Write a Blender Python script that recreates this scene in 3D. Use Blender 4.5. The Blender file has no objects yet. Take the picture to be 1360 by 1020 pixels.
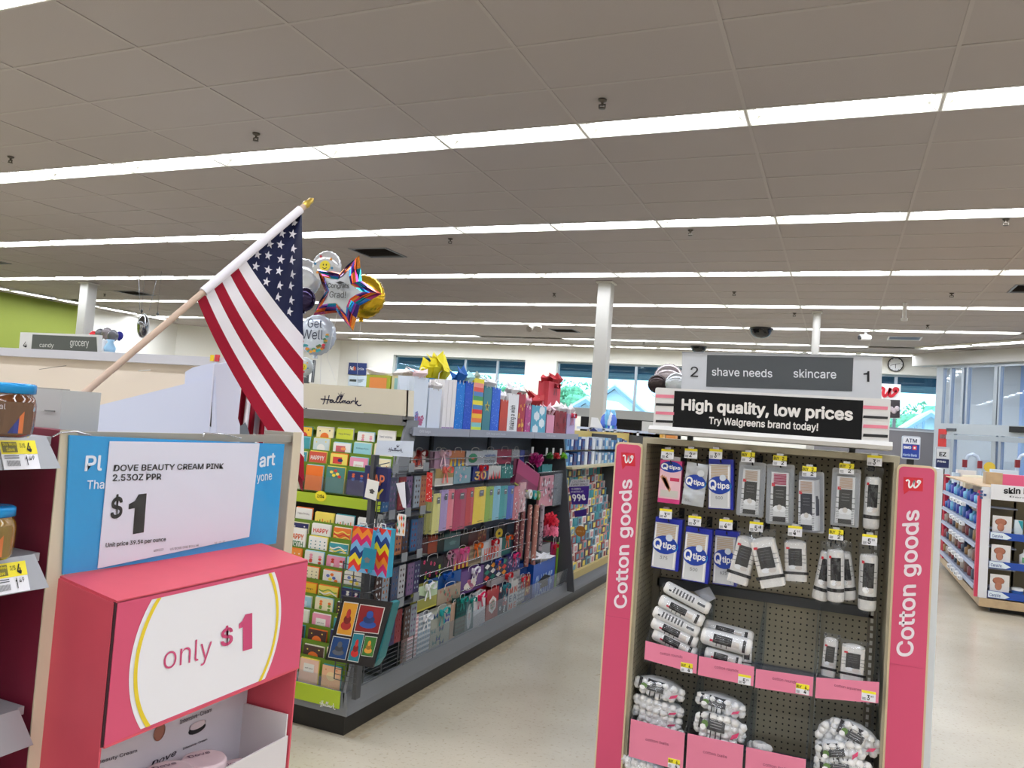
import bpy, math, random
import numpy as np
from mathutils import Matrix, Vector
R = math.radians
S = bpy.context.scene
COL = S.collection

# ---------------------------------------------------------------- camera, world, exposure
CZ = 1.5
yaw, pitch, roll, FPX = -0.399504, 0.0480199, 0.0723986, 1038.943
Fv = np.array([math.sin(yaw)*math.cos(pitch), math.cos(yaw)*math.cos(pitch), math.sin(pitch)])
_r = np.array([math.cos(yaw), -math.sin(yaw), 0.0]); _u = np.cross(_r, Fv)
Rv = math.cos(roll)*_r + math.sin(roll)*_u
Uv = -math.sin(roll)*_r + math.cos(roll)*_u
cam = bpy.data.cameras.new('camera'); camo = bpy.data.objects.new('camera', cam); COL.objects.link(camo)
cam.sensor_width = 36; cam.lens = FPX*36/1360; cam.clip_start = .02; cam.clip_end = 300
camo.matrix_world = Matrix(((Rv[0], Uv[0], -Fv[0], 0), (Rv[1], Uv[1], -Fv[1], 0), (Rv[2], Uv[2], -Fv[2], CZ), (0, 0, 0, 1)))
S.camera = camo
W = bpy.data.worlds.new('sky'); S.world = W; W.use_nodes = True
bg = W.node_tree.nodes['Background']; bg.inputs[0].default_value = (.80, .92, 1, 1); bg.inputs[1].default_value = 4.5
LIGHT_E = 22.5
S.view_settings.view_transform = 'Standard'; S.view_settings.look = 'None'
S.view_settings.exposure = 0.0; S.view_settings.gamma = 1
S.view_settings.use_curve_mapping = False
S.cycles.max_bounces = 6; S.cycles.diffuse_bounces = 4; S.cycles.transparent_max_bounces = 16
S.cycles.caustics_reflective = False; S.cycles.caustics_refractive = False
S.cycles.use_denoising = True
S.cycles.sample_clamp_indirect = 4

def at(px, py, X=None, Y=None, Z=None, D=None, C=None):
    d = Fv + Rv*(px-680)/FPX - Uv*(py-510)/FPX
    if X is not None: t = X/d[0]
    elif Y is not None: t = Y/d[1]
    elif Z is not None: t = (Z-CZ)/d[2]
    elif C is not None: t = C/(d[0]+d[1])
    else: t = D
    q = d*t; return (float(q[0]), float(q[1]), float(q[2]+CZ))
def proj(p):
    w = np.array([p[0], p[1], p[2]-CZ]); d = w@Fv
    if d < .05: return None
    return 680+FPX*(w@Rv)/d, 510-FPX*(w@Uv)/d

# ---------------------------------------------------------------- materials
def lin(c):
    return tuple((x/255/12.92 if x/255 <= .04045 else ((x/255+.055)/1.055)**2.4) for x in c)
MC = {}
def mat(c, rough=.6, metal=0, emit=0, alpha=1, bump=0, bscale=60, var=0, vscale=4, spec=.5, name=None, coat=0):
    key = (c, rough, metal, emit, alpha, bump, bscale, var, vscale, spec, coat)
    if key in MC: return MC[key]
    m = bpy.data.materials.new(name or 'm_%02x%02x%02x' % tuple(int(v) for v in c)); m.use_nodes = True
    nt = m.node_tree; b = nt.nodes['Principled BSDF']; L = lin(c)
    b.inputs['Base Color'].default_value = (*L, 1); b.inputs['Roughness'].default_value = rough
    b.inputs['Metallic'].default_value = metal; b.inputs['Specular IOR Level'].default_value = spec
    if coat: b.inputs['Coat Weight'].default_value = coat; b.inputs['Coat Roughness'].default_value = .08
    if alpha < 1: b.inputs['Alpha'].default_value = alpha
    if emit:
        b.inputs['Emission Color'].default_value = (*L, 1); b.inputs['Emission Strength'].default_value = emit
    if bump or var:
        tc = nt.nodes.new('ShaderNodeTexCoord')
    if bump:
        n = nt.nodes.new('ShaderNodeTexNoise'); n.inputs['Scale'].default_value = bscale; n.inputs['Detail'].default_value = 4
        nt.links.new(tc.outputs['Object'], n.inputs['Vector'])
        bp = nt.nodes.new('ShaderNodeBump'); bp.inputs['Strength'].default_value = bump; bp.inputs['Distance'].default_value = .01
        nt.links.new(n.outputs['Fac'], bp.inputs['Height']); nt.links.new(bp.outputs['Normal'], b.inputs['Normal'])
    if var:
        n = nt.nodes.new('ShaderNodeTexNoise'); n.inputs['Scale'].default_value = vscale; n.inputs['Detail'].default_value = 5
        nt.links.new(tc.outputs['Object'], n.inputs['Vector'])
        r = nt.nodes.new('ShaderNodeValToRGB'); r.color_ramp.elements[0].position = .3; r.color_ramp.elements[1].position = .7
        r.color_ramp.elements[0].color = (*[v*(1-var) for v in L], 1); r.color_ramp.elements[1].color = (*[min(1, v*(1+var)) for v in L], 1)
        nt.links.new(n.outputs['Fac'], r.inputs[0]); nt.links.new(r.outputs[0], b.inputs['Base Color'])
    MC[key] = m; return m
def clear(tint=(255, 255, 255), gloss=.1, rough=.05, name='clear', body=0, bodyc=(255, 255, 255)):
    key = ('clear', tint, gloss, rough, body)
    if key in MC: return MC[key]
    m = bpy.data.materials.new(name); m.use_nodes = True; nt = m.node_tree; nt.nodes.clear()
    o = nt.nodes.new('ShaderNodeOutputMaterial'); t = nt.nodes.new('ShaderNodeBsdfTransparent'); g = nt.nodes.new('ShaderNodeBsdfGlossy')
    t.inputs[0].default_value = (*lin(tint), 1); g.inputs['Roughness'].default_value = rough
    mx = nt.nodes.new('ShaderNodeMixShader'); mx.inputs[0].default_value = gloss
    last = t
    if body:
        d = nt.nodes.new('ShaderNodeBsdfDiffuse'); d.inputs[0].default_value = (*lin(bodyc), 1)
        m2 = nt.nodes.new('ShaderNodeMixShader'); m2.inputs[0].default_value = body
        nt.links.new(t.outputs[0], m2.inputs[1]); nt.links.new(d.outputs[0], m2.inputs[2]); last = m2
    nt.links.new(last.outputs[0], mx.inputs[1]); nt.links.new(g.outputs[0], mx.inputs[2]); nt.links.new(mx.outputs[0], o.inputs[0])
    MC[key] = m; return m

# ---------------------------------------------------------------- mesh builder
def V(*a): return Vector(a[0] if len(a) == 1 else a)
class MB:
    def __init__(s): s.v = []; s.f = []; s.mi = []; s.sm = []; s.mats = []
    def _m(s, m):
        if m is None: return 0
        if m not in s.mats: s.mats.append(m)
        return s.mats.index(m)
    def add(s, vs, fs, m=None, sm=False):
        k = len(s.v); s.v += [tuple(v) for v in vs]; i = s._m(m)
        for f in fs: s.f.append([k+a for a in f]); s.mi.append(i); s.sm.append(sm)
        return s
    def box(s, x0, x1, y0, y1, z0, z1, m=None):
        return s.hexa([(x0, y0, z0), (x1, y0, z0), (x1, y1, z0), (x0, y1, z0), (x0, y0, z1), (x1, y0, z1), (x1, y1, z1), (x0, y1, z1)], m)
    def hexa(s, p, m=None):
        return s.add(p, [(0, 3, 2, 1), (4, 5, 6, 7), (0, 1, 5, 4), (1, 2, 6, 5), (2, 3, 7, 6), (3, 0, 4, 7)], m)
    def obox(s, o, a, b, c, m=None):     # origin corner + three edge vectors
        o, a, b, c = V(o), V(a), V(b), V(c)
        return s.hexa([o, o+a, o+a+b, o+b, o+c, o+a+c, o+a+b+c, o+b+c], m)
    def quad(s, a, b, c, d, m=None): return s.add([a, b, c, d], [(0, 1, 2, 3)], m)
    def slab(s, pts, n, m=None):         # polygon (list of points) extruded along n
        n = V(n); p = [V(q) for q in pts]; k = len(p)
        return s.add(p+[q+n for q in p], [tuple(range(k))[::-1], tuple(range(k, 2*k))]+[(i, (i+1) % k, k+(i+1) % k, k+i) for i in range(k)], m)
    def rbox(s, x0, x1, y0, y1, z0, z1, r, m=None, axis='z', n=3):  # box with rounded vertical (or other axis) edges
        if axis == 'z': a0, a1, b0, b1, c0, c1 = x0, x1, y0, y1, z0, z1; f = lambda a, b, c: (a, b, c)
        elif axis == 'y': a0, a1, b0, b1, c0, c1 = x0, x1, z0, z1, y0, y1; f = lambda a, b, c: (a, c, b)
        else: a0, a1, b0, b1, c0, c1 = y0, y1, z0, z1, x0, x1; f = lambda a, b, c: (c, a, b)
        pts = []
        for (cx, cy, st) in ((a1-r, b1-r, 0), (a0+r, b1-r, 90), (a0+r, b0+r, 180), (a1-r, b0+r, 270)):
            for k in range(n+1):
                t = R(st+90*k/n); pts.append((cx+r*math.cos(t), cy+r*math.sin(t)))
        k = len(pts)
        return s.add([f(a, b, c0) for a, b in pts]+[f(a, b, c1) for a, b in pts],
                     [tuple(range(k))[::-1], tuple(range(k, 2*k))]+[(i, (i+1) % k, k+(i+1) % k, k+i) for i in range(k)], m)
    def tube(s, pts, r, m=None, n=8, caps=True, sm=True):
        pts = [V(p) for p in pts]; rr = r if isinstance(r, (list, tuple)) else [r]*len(pts)
        vs = []; prev = None
        for i, p in enumerate(pts):
            t = (pts[min(i+1, len(pts)-1)]-pts[max(i-1, 0)]).normalized()
            if prev is None:
                a = t.cross(V(0, 0, 1)) if abs(t.z) < .9 else t.cross(V(1, 0, 0))
            else: a = prev-t*prev.dot(t)
            a.normalize(); prev = a; b = t.cross(a)
            for k in range(n): c = 2*math.pi*k/n; vs.append(p+(a*math.cos(c)+b*math.sin(c))*rr[i])
        fs = [(i*n+k, i*n+(k+1) % n, (i+1)*n+(k+1) % n, (i+1)*n+k) for i in range(len(pts)-1) for k in range(n)]
        s.add(vs, fs, m, sm)
        if caps:
            s.add(vs[:n], [tuple(range(n))[::-1]], m); s.add(vs[-n:], [tuple(range(n))], m)
        return s
    def lathe(s, prof, c=(0, 0, 0), m=None, n=16, sm=True):
        vs = [(c[0]+r*math.cos(2*math.pi*k/n), c[1]+r*math.sin(2*math.pi*k/n), c[2]+z) for r, z in prof for k in range(n)]
        fs = [(i*n+k, i*n+(k+1) % n, (i+1)*n+(k+1) % n, (i+1)*n+k) for i in range(len(prof)-1) for k in range(n)]
        return s.add(vs, fs, m, sm)
    def ell(s, c, rx, ry, rz, m=None, n=12, k=8, rot=None, jit=0, rnd=None, e=1):
        vs = []
        for i in range(k+1):
            th = math.pi*i/k
            for j in range(n):
                ph = 2*math.pi*j/n; q = 1+(rnd.uniform(-jit, jit) if jit and 0 < i < k else 0)
                st = math.sin(th)
                v = V(rx*q*st*math.cos(ph), ry*q*st*math.sin(ph), rz*q*math.copysign(abs(math.cos(th))**e, math.cos(th)))
                if rot is not None: v = rot @ v
                vs.append(V(c)+v)
        fs = [(i*n+j, (i+1)*n+j, (i+1)*n+(j+1) % n, i*n+(j+1) % n) for i in range(k) for j in range(n)]
        return s.add(vs, fs, m, True)
    def grid(s, fn, nu, nv, m=None, sm=True, mfn=None):
        vs = [fn(i/nu, j/nv) for i in range(nu+1) for j in range(nv+1)]
        k = len(s.v); s.v += [tuple(v) for v in vs]
        for i in range(nu):
            for j in range(nv):
                s.f.append([k+i*(nv+1)+j, k+(i+1)*(nv+1)+j, k+(i+1)*(nv+1)+j+1, k+i*(nv+1)+j+1])
                s.mi.append(s._m(mfn(i, j) if mfn else m)); s.sm.append(sm)
        return s
    def mesh(s, name, m=None, off=(0, 0, 0)):
        me = bpy.data.meshes.new(name)
        o = off
        me.from_pydata([(a-o[0], b-o[1], c-o[2]) for a, b, c in s.v], [], s.f)
        if m is not None and not s.mats: me.materials.append(m)
        for x in s.mats: me.materials.append(x)
        if len(s.mats) > 1: me.polygons.foreach_set('material_index', s.mi)
        if any(s.sm): me.polygons.foreach_set('use_smooth', s.sm)
        me.update(); return me
def root_loc(p):
    l = V(0, 0, 0)
    while p is not None: l = l+p.location; p = p.parent
    return l
def part(name, mb, m=None, parent=None, label=None, kind=None):
    o = bpy.data.objects.new(name, mb.mesh(name, m, root_loc(parent)) if isinstance(mb, MB) else mb)
    COL.objects.link(o); o.parent = parent
    if label: o['label'] = label
    if kind: o['kind'] = kind
    return o
def thing(name, label, cat, loc, group=None, rotz=0):
    o = bpy.data.objects.new(name, None); COL.objects.link(o); o.location = loc; o.rotation_euler[2] = rotz
    o.empty_display_size = .05
    o['label'] = label; o['category'] = cat
    if group: o['group'] = group
    return o
def solo(name, mb, m, label, cat, group=None, loc=None):
    if loc is None:
        a = np.array(mb.v); loc = ((a[:, 0].min()+a[:, 0].max())/2, (a[:, 1].min()+a[:, 1].max())/2, a[:, 2].min())
    o = bpy.data.objects.new(name, mb.mesh(name, m, loc)); COL.objects.link(o); o.location = loc
    o['label'] = label; o['category'] = cat
    if group: o['group'] = group
    return o
def struct(name, mb, m=None, parent=None):
    o = bpy.data.objects.new(name, mb.mesh(name, m)); COL.objects.link(o); o['kind'] = 'structure'; o.parent = parent
    return o
def copy_tree(o, parent=None):
    c = o.copy(); COL.objects.link(c); c.parent = parent
    for ch in list(o.children): copy_tree(ch, c)
    return c
ORD = ['first', 'second', 'third', 'fourth', 'fifth', 'sixth', 'seventh', 'eighth', 'ninth', 'tenth', 'eleventh', 'twelfth', 'thirteenth',
       'fourteenth', 'fifteenth', 'sixteenth', 'seventeenth', 'eighteenth', 'nineteenth', 'twentieth'] + ['%dth' % k for k in range(21, 60)]

# ---------------------------------------------------------------- flat print: lettering and strokes
TXT = {}
FONT = None
try:      # the plain sans serif that ships with Blender; its built-in face is used if it is missing
    FONT = bpy.data.fonts.load(bpy.utils.system_resource('DATAFILES', path='fonts')+'/Inter.woff2')
except Exception: pass
def text_geo(s, bold=0, spacing=1.0):
    k = (s, bold, spacing)
    if s == '1':      # drawn directly so that its stem keeps an even weight
        w = .16+3.2*max(0, bold); x1 = .45; vs = np.array([(x1-w, 0, 0), (x1, 0, 0), (x1, 1, 0), (x1-w*.75, 1, 0), (x1-w*1.05, .84, 0), (0, .78, 0), (0, .63+.02, 0), (x1-w, .66, 0)])
        return vs, [[0, 1, 2, 3, 4, 7], [4, 5, 6, 7]], vs.min(0), vs.max(0)
    if k not in TXT:
        cu = bpy.data.curves.new('t', 'FONT'); cu.body = s; cu.offset = min(0, bold); cu.resolution_u = 3; cu.space_character = spacing; cu.fill_mode = 'FRONT'
        if FONT: cu.font = FONT
        o = bpy.data.objects.new('t', cu); COL.objects.link(o)
        bpy.context.view_layer.update()
        me = bpy.data.meshes.new_from_object(o.evaluated_get(bpy.context.evaluated_depsgraph_get()))
        vs = np.array([v.co[:] for v in me.vertices]); fs = [list(p.vertices) for p in me.polygons]
        bpy.data.objects.remove(o); bpy.data.curves.remove(cu); bpy.data.meshes.remove(me)
        if bold > 0:   # heavier weight: the same flat outline stamped again a little to each side
            n0 = len(vs); sh = [(bold*math.cos(a), bold*math.sin(a), 0) for a in [i*math.pi/4 for i in range(8)]]
            fs = fs+[[v+n0*(i+1) for v in f] for i in range(8) for f in fs]; vs = np.vstack([vs]+[vs+np.array(d)+np.array((0, 0, i+1.)) for i, d in enumerate(sh)])
        mn = vs.min(0); mx = vs.max(0); TXT[k] = (vs, fs, mn, mx)
    return TXT[k]
def text_into(mb, s, P, RX, UP, m=None, bold=0, spacing=1.0):
    """lettering stretched so its ink box is P, P+RX, P+UP"""
    vs, fs, mn, mx = text_geo(s, bold, spacing); P, RX, UP = V(P), V(RX), V(UP); N = RX.cross(UP).normalized()*4e-5
    mb.add([P+RX*float((v[0]-mn[0])/(mx[0]-mn[0]))+UP*float((v[1]-mn[1])/max(1e-6, mx[1]-mn[1]))+N*float(v[2]) for v in vs], fs, m); return mb
def stroke(mb, pts, w, RX, UP, P, m=None):
    """flat pen stroke: pts in 0..1 of the frame P,RX,UP; w a width in metres"""
    P, RX, UP = V(P), V(RX), V(UP); N = RX.cross(UP).normalized()
    q = [P+RX*a+UP*b for a, b in pts]
    e = []
    for i in range(len(q)):
        t = (q[min(i+1, len(q)-1)]-q[max(i-1, 0)]).normalized(); s = N.cross(t)*w/2
        e.append((q[i]-s, q[i]+s))
    for a, b in zip(e[:-1], e[1:]): mb.quad(a[0], b[0], b[1], a[1], m)
    return mb
def smooth(pts, n=4):
    out = []
    for i in range(len(pts)-1):
        p0, p1, p2, p3 = pts[max(i-1, 0)], pts[i], pts[i+1], pts[min(i+2, len(pts)-1)]
        for k in range(n):
            t = k/n; out.append(tuple(.5*((2*b)+(-a+c)*t+(2*a-5*b+4*c-d)*t*t+(-a+3*b-3*c+d)*t**3) for a, b, c, d in zip(p0, p1, p2, p3)))
    out.append(pts[-1]); return out
def px_text(mb, s, bl, br, tl, m=None, bold=0, off=.0008, nrm=(1, 0, 0), spacing=1.0, **pl):
    P = V(at(*bl, **pl)); RX = V(at(*br, **pl))-P; UP = V(at(*tl, **pl))-P; o = V(nrm)*off
    return text_into(mb, s, P+o, RX, UP, m, bold, spacing)

# palette
WHITE = mat((236, 236, 236), .5); OFFW = mat((222, 219, 212), .5); INK = mat((14, 14, 18), .5); GREYD = mat((70, 73, 78), .45)
GREYM = mat((120, 123, 128), .45); BLACK = mat((10, 10, 11), .5); PRINTW = mat((245, 245, 245), .5); CREAM = mat((214, 207, 190), .5)
CHROME = mat((190, 192, 195), .25, 1); PINK = mat((205, 78, 112), .45, spec=.4); YEL = mat((245, 225, 60), .5)
CLEAR = clear((250, 252, 255), .07, .06); FILM = clear((250, 252, 255), .06, .18, body=.02); ACRYL = clear((235, 240, 245), .12, .04, body=.04)
# ================================================================ SETTING
CEIL = 3.7665; X0 = -.710288; XW = -19.1; XE = 8.0; YB = 21.5; YF = -6.5
TW = 1.2192; TD = .6096; LD = .3048; PIT = 9*.3048; Y0 = 5.45832
# floor
fm = bpy.data.materials.new('floor_vinyl'); fm.use_nodes = True; nt = fm.node_tree; b = nt.nodes['Principled BSDF']
tc = nt.nodes.new('ShaderNodeTexCoord'); n1 = nt.nodes.new('ShaderNodeTexNoise'); n1.inputs['Scale'].default_value = 1.1; n1.inputs['Detail'].default_value = 6
n2 = nt.nodes.new('ShaderNodeTexNoise'); n2.inputs['Scale'].default_value = 55; n2.inputs['Detail'].default_value = 3
nt.links.new(tc.outputs['Object'], n1.inputs['Vector']); nt.links.new(tc.outputs['Object'], n2.inputs['Vector'])
r1 = nt.nodes.new('ShaderNodeValToRGB'); r1.color_ramp.elements[0].position = .35; r1.color_ramp.elements[1].position = .65
r1.color_ramp.elements[0].color = (*lin((178, 169, 150)), 1); r1.color_ramp.elements[1].color = (*lin((196, 187, 168)), 1)
r2 = nt.nodes.new('ShaderNodeValToRGB'); r2.color_ramp.elements[0].position = .25; r2.color_ramp.elements[1].position = .42
r2.color_ramp.elements[0].color = (*lin((214, 208, 196)), 1); r2.color_ramp.elements[1].color = (1, 1, 1, 1)
mx = nt.nodes.new('ShaderNodeMix'); mx.data_type = 'RGBA'; mx.blend_type = 'MULTIPLY'; mx.inputs[0].default_value = .8
nt.links.new(n1.outputs['Fac'], r1.inputs[0]); nt.links.new(n2.outputs['Fac'], r2.inputs[0])
nt.links.new(r1.outputs[0], mx.inputs[6]); nt.links.new(r2.outputs[0], mx.inputs[7]); nt.links.new(mx.outputs[2], b.inputs['Base Color'])
b.inputs['Roughness'].default_value = .24; b.inputs['Specular IOR Level'].default_value = .55
floor = struct('floor', MB().box(XW, XE+2, YF, YB, -.1, 0), fm)
# dirt line of old wax along the kick plate of the card gondola
rr = random.Random(5); dm = mat((120, 100, 72), .6); d = MB()
d.add([(-2.045, 3.14, .0009), (-1.985, 3.13, .0009), (-1.99, 9.6, .0009), (-2.045, 9.6, .0009)], [(0, 1, 2, 3)])
for k in range(70):
    y = 3.15+rr.random()**1.2*6.5; w = rr.uniform(.008, .05); l = rr.uniform(.03, .2); x = -2.0+w/2+abs(rr.gauss(0, .018))
    pts = [(x+w*.5*math.cos(a)*rr.uniform(.6, 1), y+l*.5*math.sin(a)*rr.uniform(.6, 1), .0012+.0002*k/60) for a in [i*2*math.pi/9 for i in range(9)]]
    d.add(pts, [tuple(range(9))])
st = part('floor_stain', d, mat((158, 144, 118), .5, var=.22, vscale=30), floor, kind='stuff')
sc_ = MB().quad((-1.30, 4.7, .0012), (-1.29, 4.7, .0012), (-1.2, 4.86, .0012), (-1.21, 4.86, .0012), dm)
part('floor_crack', sc_, dm, floor)

wallm = mat((240, 238, 228), .75, bump=.05, bscale=40); greenm = mat((138, 150, 58), .7); greyw = mat((118, 116, 120), .7)
struct('wall_left', MB().box(XW-.2, XW, YF, 14.8, 0, CEIL+.6), greenm)
struct('wall_left_cream', MB().box(XW-.2, XW, 14.8, 18.4, 0, CEIL+.6), wallm).name = 'wall_left_rear'
struct('wall_corner', MB().slab([(XW-.15, 18.3, 0), (XW, 18.25, 0), (-15.3, YB-.02, 0), (-15.4, YB+.15, 0)], (0, 0, CEIL+.6)), wallm)
struct('wall_right', MB().box(XE+2, XE+2.2, YF, YB+.2, 0, CEIL+.6), wallm)
struct('wall_front', MB().box(XW-.2, XE+2.2, YF-.2, YF, 0, CEIL+.6), wallm)
# back wall with three windows: bays [x0,x1,z0,z1]
bays = [(-13.25, -8.70, 2.0, 3.36), (-7.72, -2.6, 2.0, 3.36), (-1.9, 2.30, 2.0, 3.36)]
bw = MB(); xs = [XW]
for x0, x1, z0, z1 in bays:
    bw.box(xs[-1], x0, YB, YB+.25, 0, CEIL+.6); bw.box(x0, x1, YB, YB+.25, 0, z0); bw.box(x0, x1, YB, YB+.25, z1, CEIL+.6); xs.append(x1)
bw.box(xs[-1], XE+2, YB, YB+.25, 0, CEIL+.6)
struct('wall_back', bw, wallm)
struct('trim_1', MB().box(-.6, 2.25, YB-.02, YB, 0, 1.98), greyw)
frm = mat((176, 186, 196), .4, .3); glass = clear((214, 240, 250), .06, .02, name='tinted_glass')
MULL = [[at(614, 500, Y=YB)[0], at(657, 500, Y=YB)[0]], [at(842, 510, Y=YB)[0], at(898, 510, Y=YB)[0]], [at(1189, 540, Y=YB)[0]]]
for k, (x0, x1, z0, z1) in enumerate(bays):
    w = struct('window_%d' % (k+1), MB().box(x0, x1, YB+.16, YB+.22, z0, z0+.05).box(x0, x1, YB+.16, YB+.22, z1-.05, z1).box(x0, x0+.05, YB+.16, YB+.22, z0, z1).box(x1-.05, x1, YB+.16, YB+.22, z0, z1), frm)
    for x in MULL[k]: part('mullion', MB().box(x-.035, x+.035, YB+.15, YB+.23, z0+.05, z1-.05), frm, w)
    e = [x0+.05]+MULL[k]+[x1-.05]
    for a, c in zip(e[:-1], e[1:]): part('pane', MB().box(a, c, YB+.185, YB+.19, z0+.05, z1-.05), glass, w)
    part('sill', MB().box(x0-.02, x1+.02, YB-.03, YB+.16, z0-.03, z0), mat((190, 196, 200), .4), w)
# outside: canopy, ground, trees, houses
aw = mat((30, 88, 114), .5)
solo('window_canopy', MB().hexa([(-15, 22.0, 3.12), (3, 22.0, 3.12), (3, 22.9, 3.0), (-15, 22.9, 3.0), (-15, 22.0, 3.9), (3, 22.0, 3.9), (3, 22.9, 3.5), (-15, 22.9, 3.5)]), aw, 'dark teal canopy outside along the tops of the windows', 'canopy')
struct('ground', MB().box(-60, 40, 21.9, 110, -.3, -.12), mat((150, 150, 140), .9))
leafm = mat((120, 172, 128), .7, bump=.8, bscale=3, var=.5, vscale=3)
rr = random.Random(2)
def tree(x, y, h, w, label):
    t = thing('tree', label, 'tree', (x, y, -.12), 'trees outside the windows')
    part('trunk', MB().tube([(x, y, -.12), (x+.1, y, h*.5), (x, y, h*.8)], [.25, .18, .08]), mat((88, 72, 58), .9), t)
    f = MB()
    for k in range(26):
        a = rr.random()*6.28; q = rr.random()**.5*w; z = h*rr.uniform(.35, 1)
        q *= math.sqrt(max(.1, 1-((z/h-.6)/.45)**2)); r_ = rr.uniform(.5, 1.0)*w*.34
        f.ell((x+q*math.cos(a), y+q*math.sin(a), z-r_*.5), r_, r_, r_*.8, None, 9, 6, jit=.22, rnd=rr)
    # loose leaf sprays at the outline
    for k in range(500):
        a = rr.random()*6.28; z = h*rr.uniform(.4, 1.06); q = w*(1.2*math.sqrt(max(.05, 1-((z/h-.6)/.5)**2)))*rr.uniform(.8, 1.05)
        c = V(x+q*math.cos(a), y+q*math.sin(a), z); s_ = rr.uniform(.1, .22)*w*.4
        d1 = V(rr.gauss(0, 1), rr.gauss(0, 1), rr.gauss(0, 1)).normalized()*s_; d2 = V(rr.gauss(0, 1), rr.gauss(0, 1), rr.gauss(0, 1)).normalized()*s_
        f.add([c-d1, c+d2, c+d1], [(0, 1, 2)])
    part('foliage', f, leafm, t)
for px, Y, py, w, lb in [(560, 40, 512, 2.6, 'leafy green tree behind the left end of the first window'), (632, 52, 494, 2.8, 'green tree seen through the middle of the first window'), (682, 42, 505, 1.7, 'small green tree at the right of the first window'),
                         (758, 56, 503, 3.2, 'tall bushy tree at the left edge of the second window'), (818, 62, 511, 2.6, 'green tree behind the near house roof'), (872, 68, 520, 2.6, 'tree at the right of the white roofs'),
                         (1200, 66, 546, 3.0, 'green tree to the right of the red script poster'), (1248, 54, 534, 3.4, 'larger green tree at the right end of the third window')]:
    x, y, z = at(px, py, Y=Y); tree(x, y, z*.9, w*.8, lb)
# white-roofed houses
roofm = mat((246, 247, 250), .6); seam = mat((150, 165, 190), .6)
def house(pxl, pxr, pyt, pyb, Y, label, d=7):
    xl, _, zb = at(pxl, pyb, Y=Y); xr = at(pxr, pyb, Y=Y)[0]; xm = (xl+xr)/2; zt = at((pxl+pxr)/2, pyt, Y=Y)[2]
    h = thing('house', label, 'house', (xm, Y, -.12), 'houses outside the windows')
    part('house_wall', MB().slab([(xl+.2, Y, -.12), (xr-.2, Y, -.12), (xr-.2, Y, zb), (xm, Y, zt-.1), (xl+.2, Y, zb)], (0, d, 0)), mat((236, 240, 246), .8), h)
    for a, c in ((xl, xm), (xr, xm)):
        part('roof_slope', MB().hexa([(a, Y-.4, zb), (a, Y+d, zb), (c, Y+d, zt), (c, Y-.4, zt), (a, Y-.4, zb+.15), (a, Y+d, zb+.15), (c, Y+d, zt+.15), (c, Y-.4, zt+.15)]), roofm, h)
        part('fascia', MB().hexa([(a, Y-.46, zb-.16), (a, Y-.4, zb-.16), (c, Y-.4, zt-.16), (c, Y-.46, zt-.16), (a, Y-.46, zb+.02), (a, Y-.4, zb+.02), (c, Y-.4, zt+.02), (c, Y-.46, zt+.02)]), seam, h)
    for q in (.25, .5, .75):
        part('batten', MB().tube([(xl+(xm-xl)*q, Y-.43, -.1), (xl+(xm-xl)*q, Y-.43, zb+(zt-zb)*q)], .05, n=4), seam, h)
house(752, 810, 531, 548, 33, 'small white gabled roof left of the white column', 5)
house(768, 868, 513, 548, 42, 'large white gabled roof outside the second window', 8)
house(1195, 1275, 549, 574, 38, 'pale gabled house outside the third window', 6)

# ---------------- ceiling
tilem = mat((172, 163, 158), .9, bump=.25, bscale=220); gridm = mat((176, 168, 162), .7)
ceil = struct('ceiling', MB().box(XW-.2, XE+2.2, YF-.2, YB+.25, CEIL+.45, CEIL+.6), mat((120, 120, 120), .9))
i0, i1 = -15, 8
def xi(i): return X0+TW*i
k0, k1 = -4, 5     # fixture rows
rows = []
for k in range(k0, 6):
    yb = Y0+PIT*k
    for j in range(4): rows.append(yb+LD+TD*j)
g = MB()
for i in range(i0, i1+1): g.box(xi(i)-.012, xi(i)+.012, YF, YB, CEIL, CEIL+.02)
ys = set()
for k in range(k0, 6):
    yb = Y0+PIT*k
    for q in (0, LD, LD+TD, LD+2*TD, LD+3*TD): ys.add(round(yb+q, 4))
for y in ys: 
    if YF < y < YB: g.box(XW, XE+2, y-.012, y+.012, CEIL+.0006, CEIL+.02)
part('ceiling_grid', g, gridm, ceil)
cand = []
for y in rows:
    if y+TD < YF or y > YB: continue
    for i in range(i0-1, i1+2):
        cx, cy = xi(i)+TW/2, y+TD/2; p = proj((cx, cy, CEIL)); 
        dd = math.hypot(cx, cy); vis = p is not None and -150 < p[0] < 1510 and -150 < p[1] < 560
        cand.append((0 if vis else 1, dd, i, y))
cand.sort()
VX0, VX1 = XW, XE+2
def tile_mb(mb, i, y, dz=0):
    a0, a1 = max(VX0, xi(i)+.009), min(VX1, xi(i+1)-.009)
    if a1-a0 < .05: return
    y1 = min(y+TD-.009, YB)
    return mb.box(a0, a1, y+.009, y1, CEIL+.003+dz, CEIL+.02)
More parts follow.
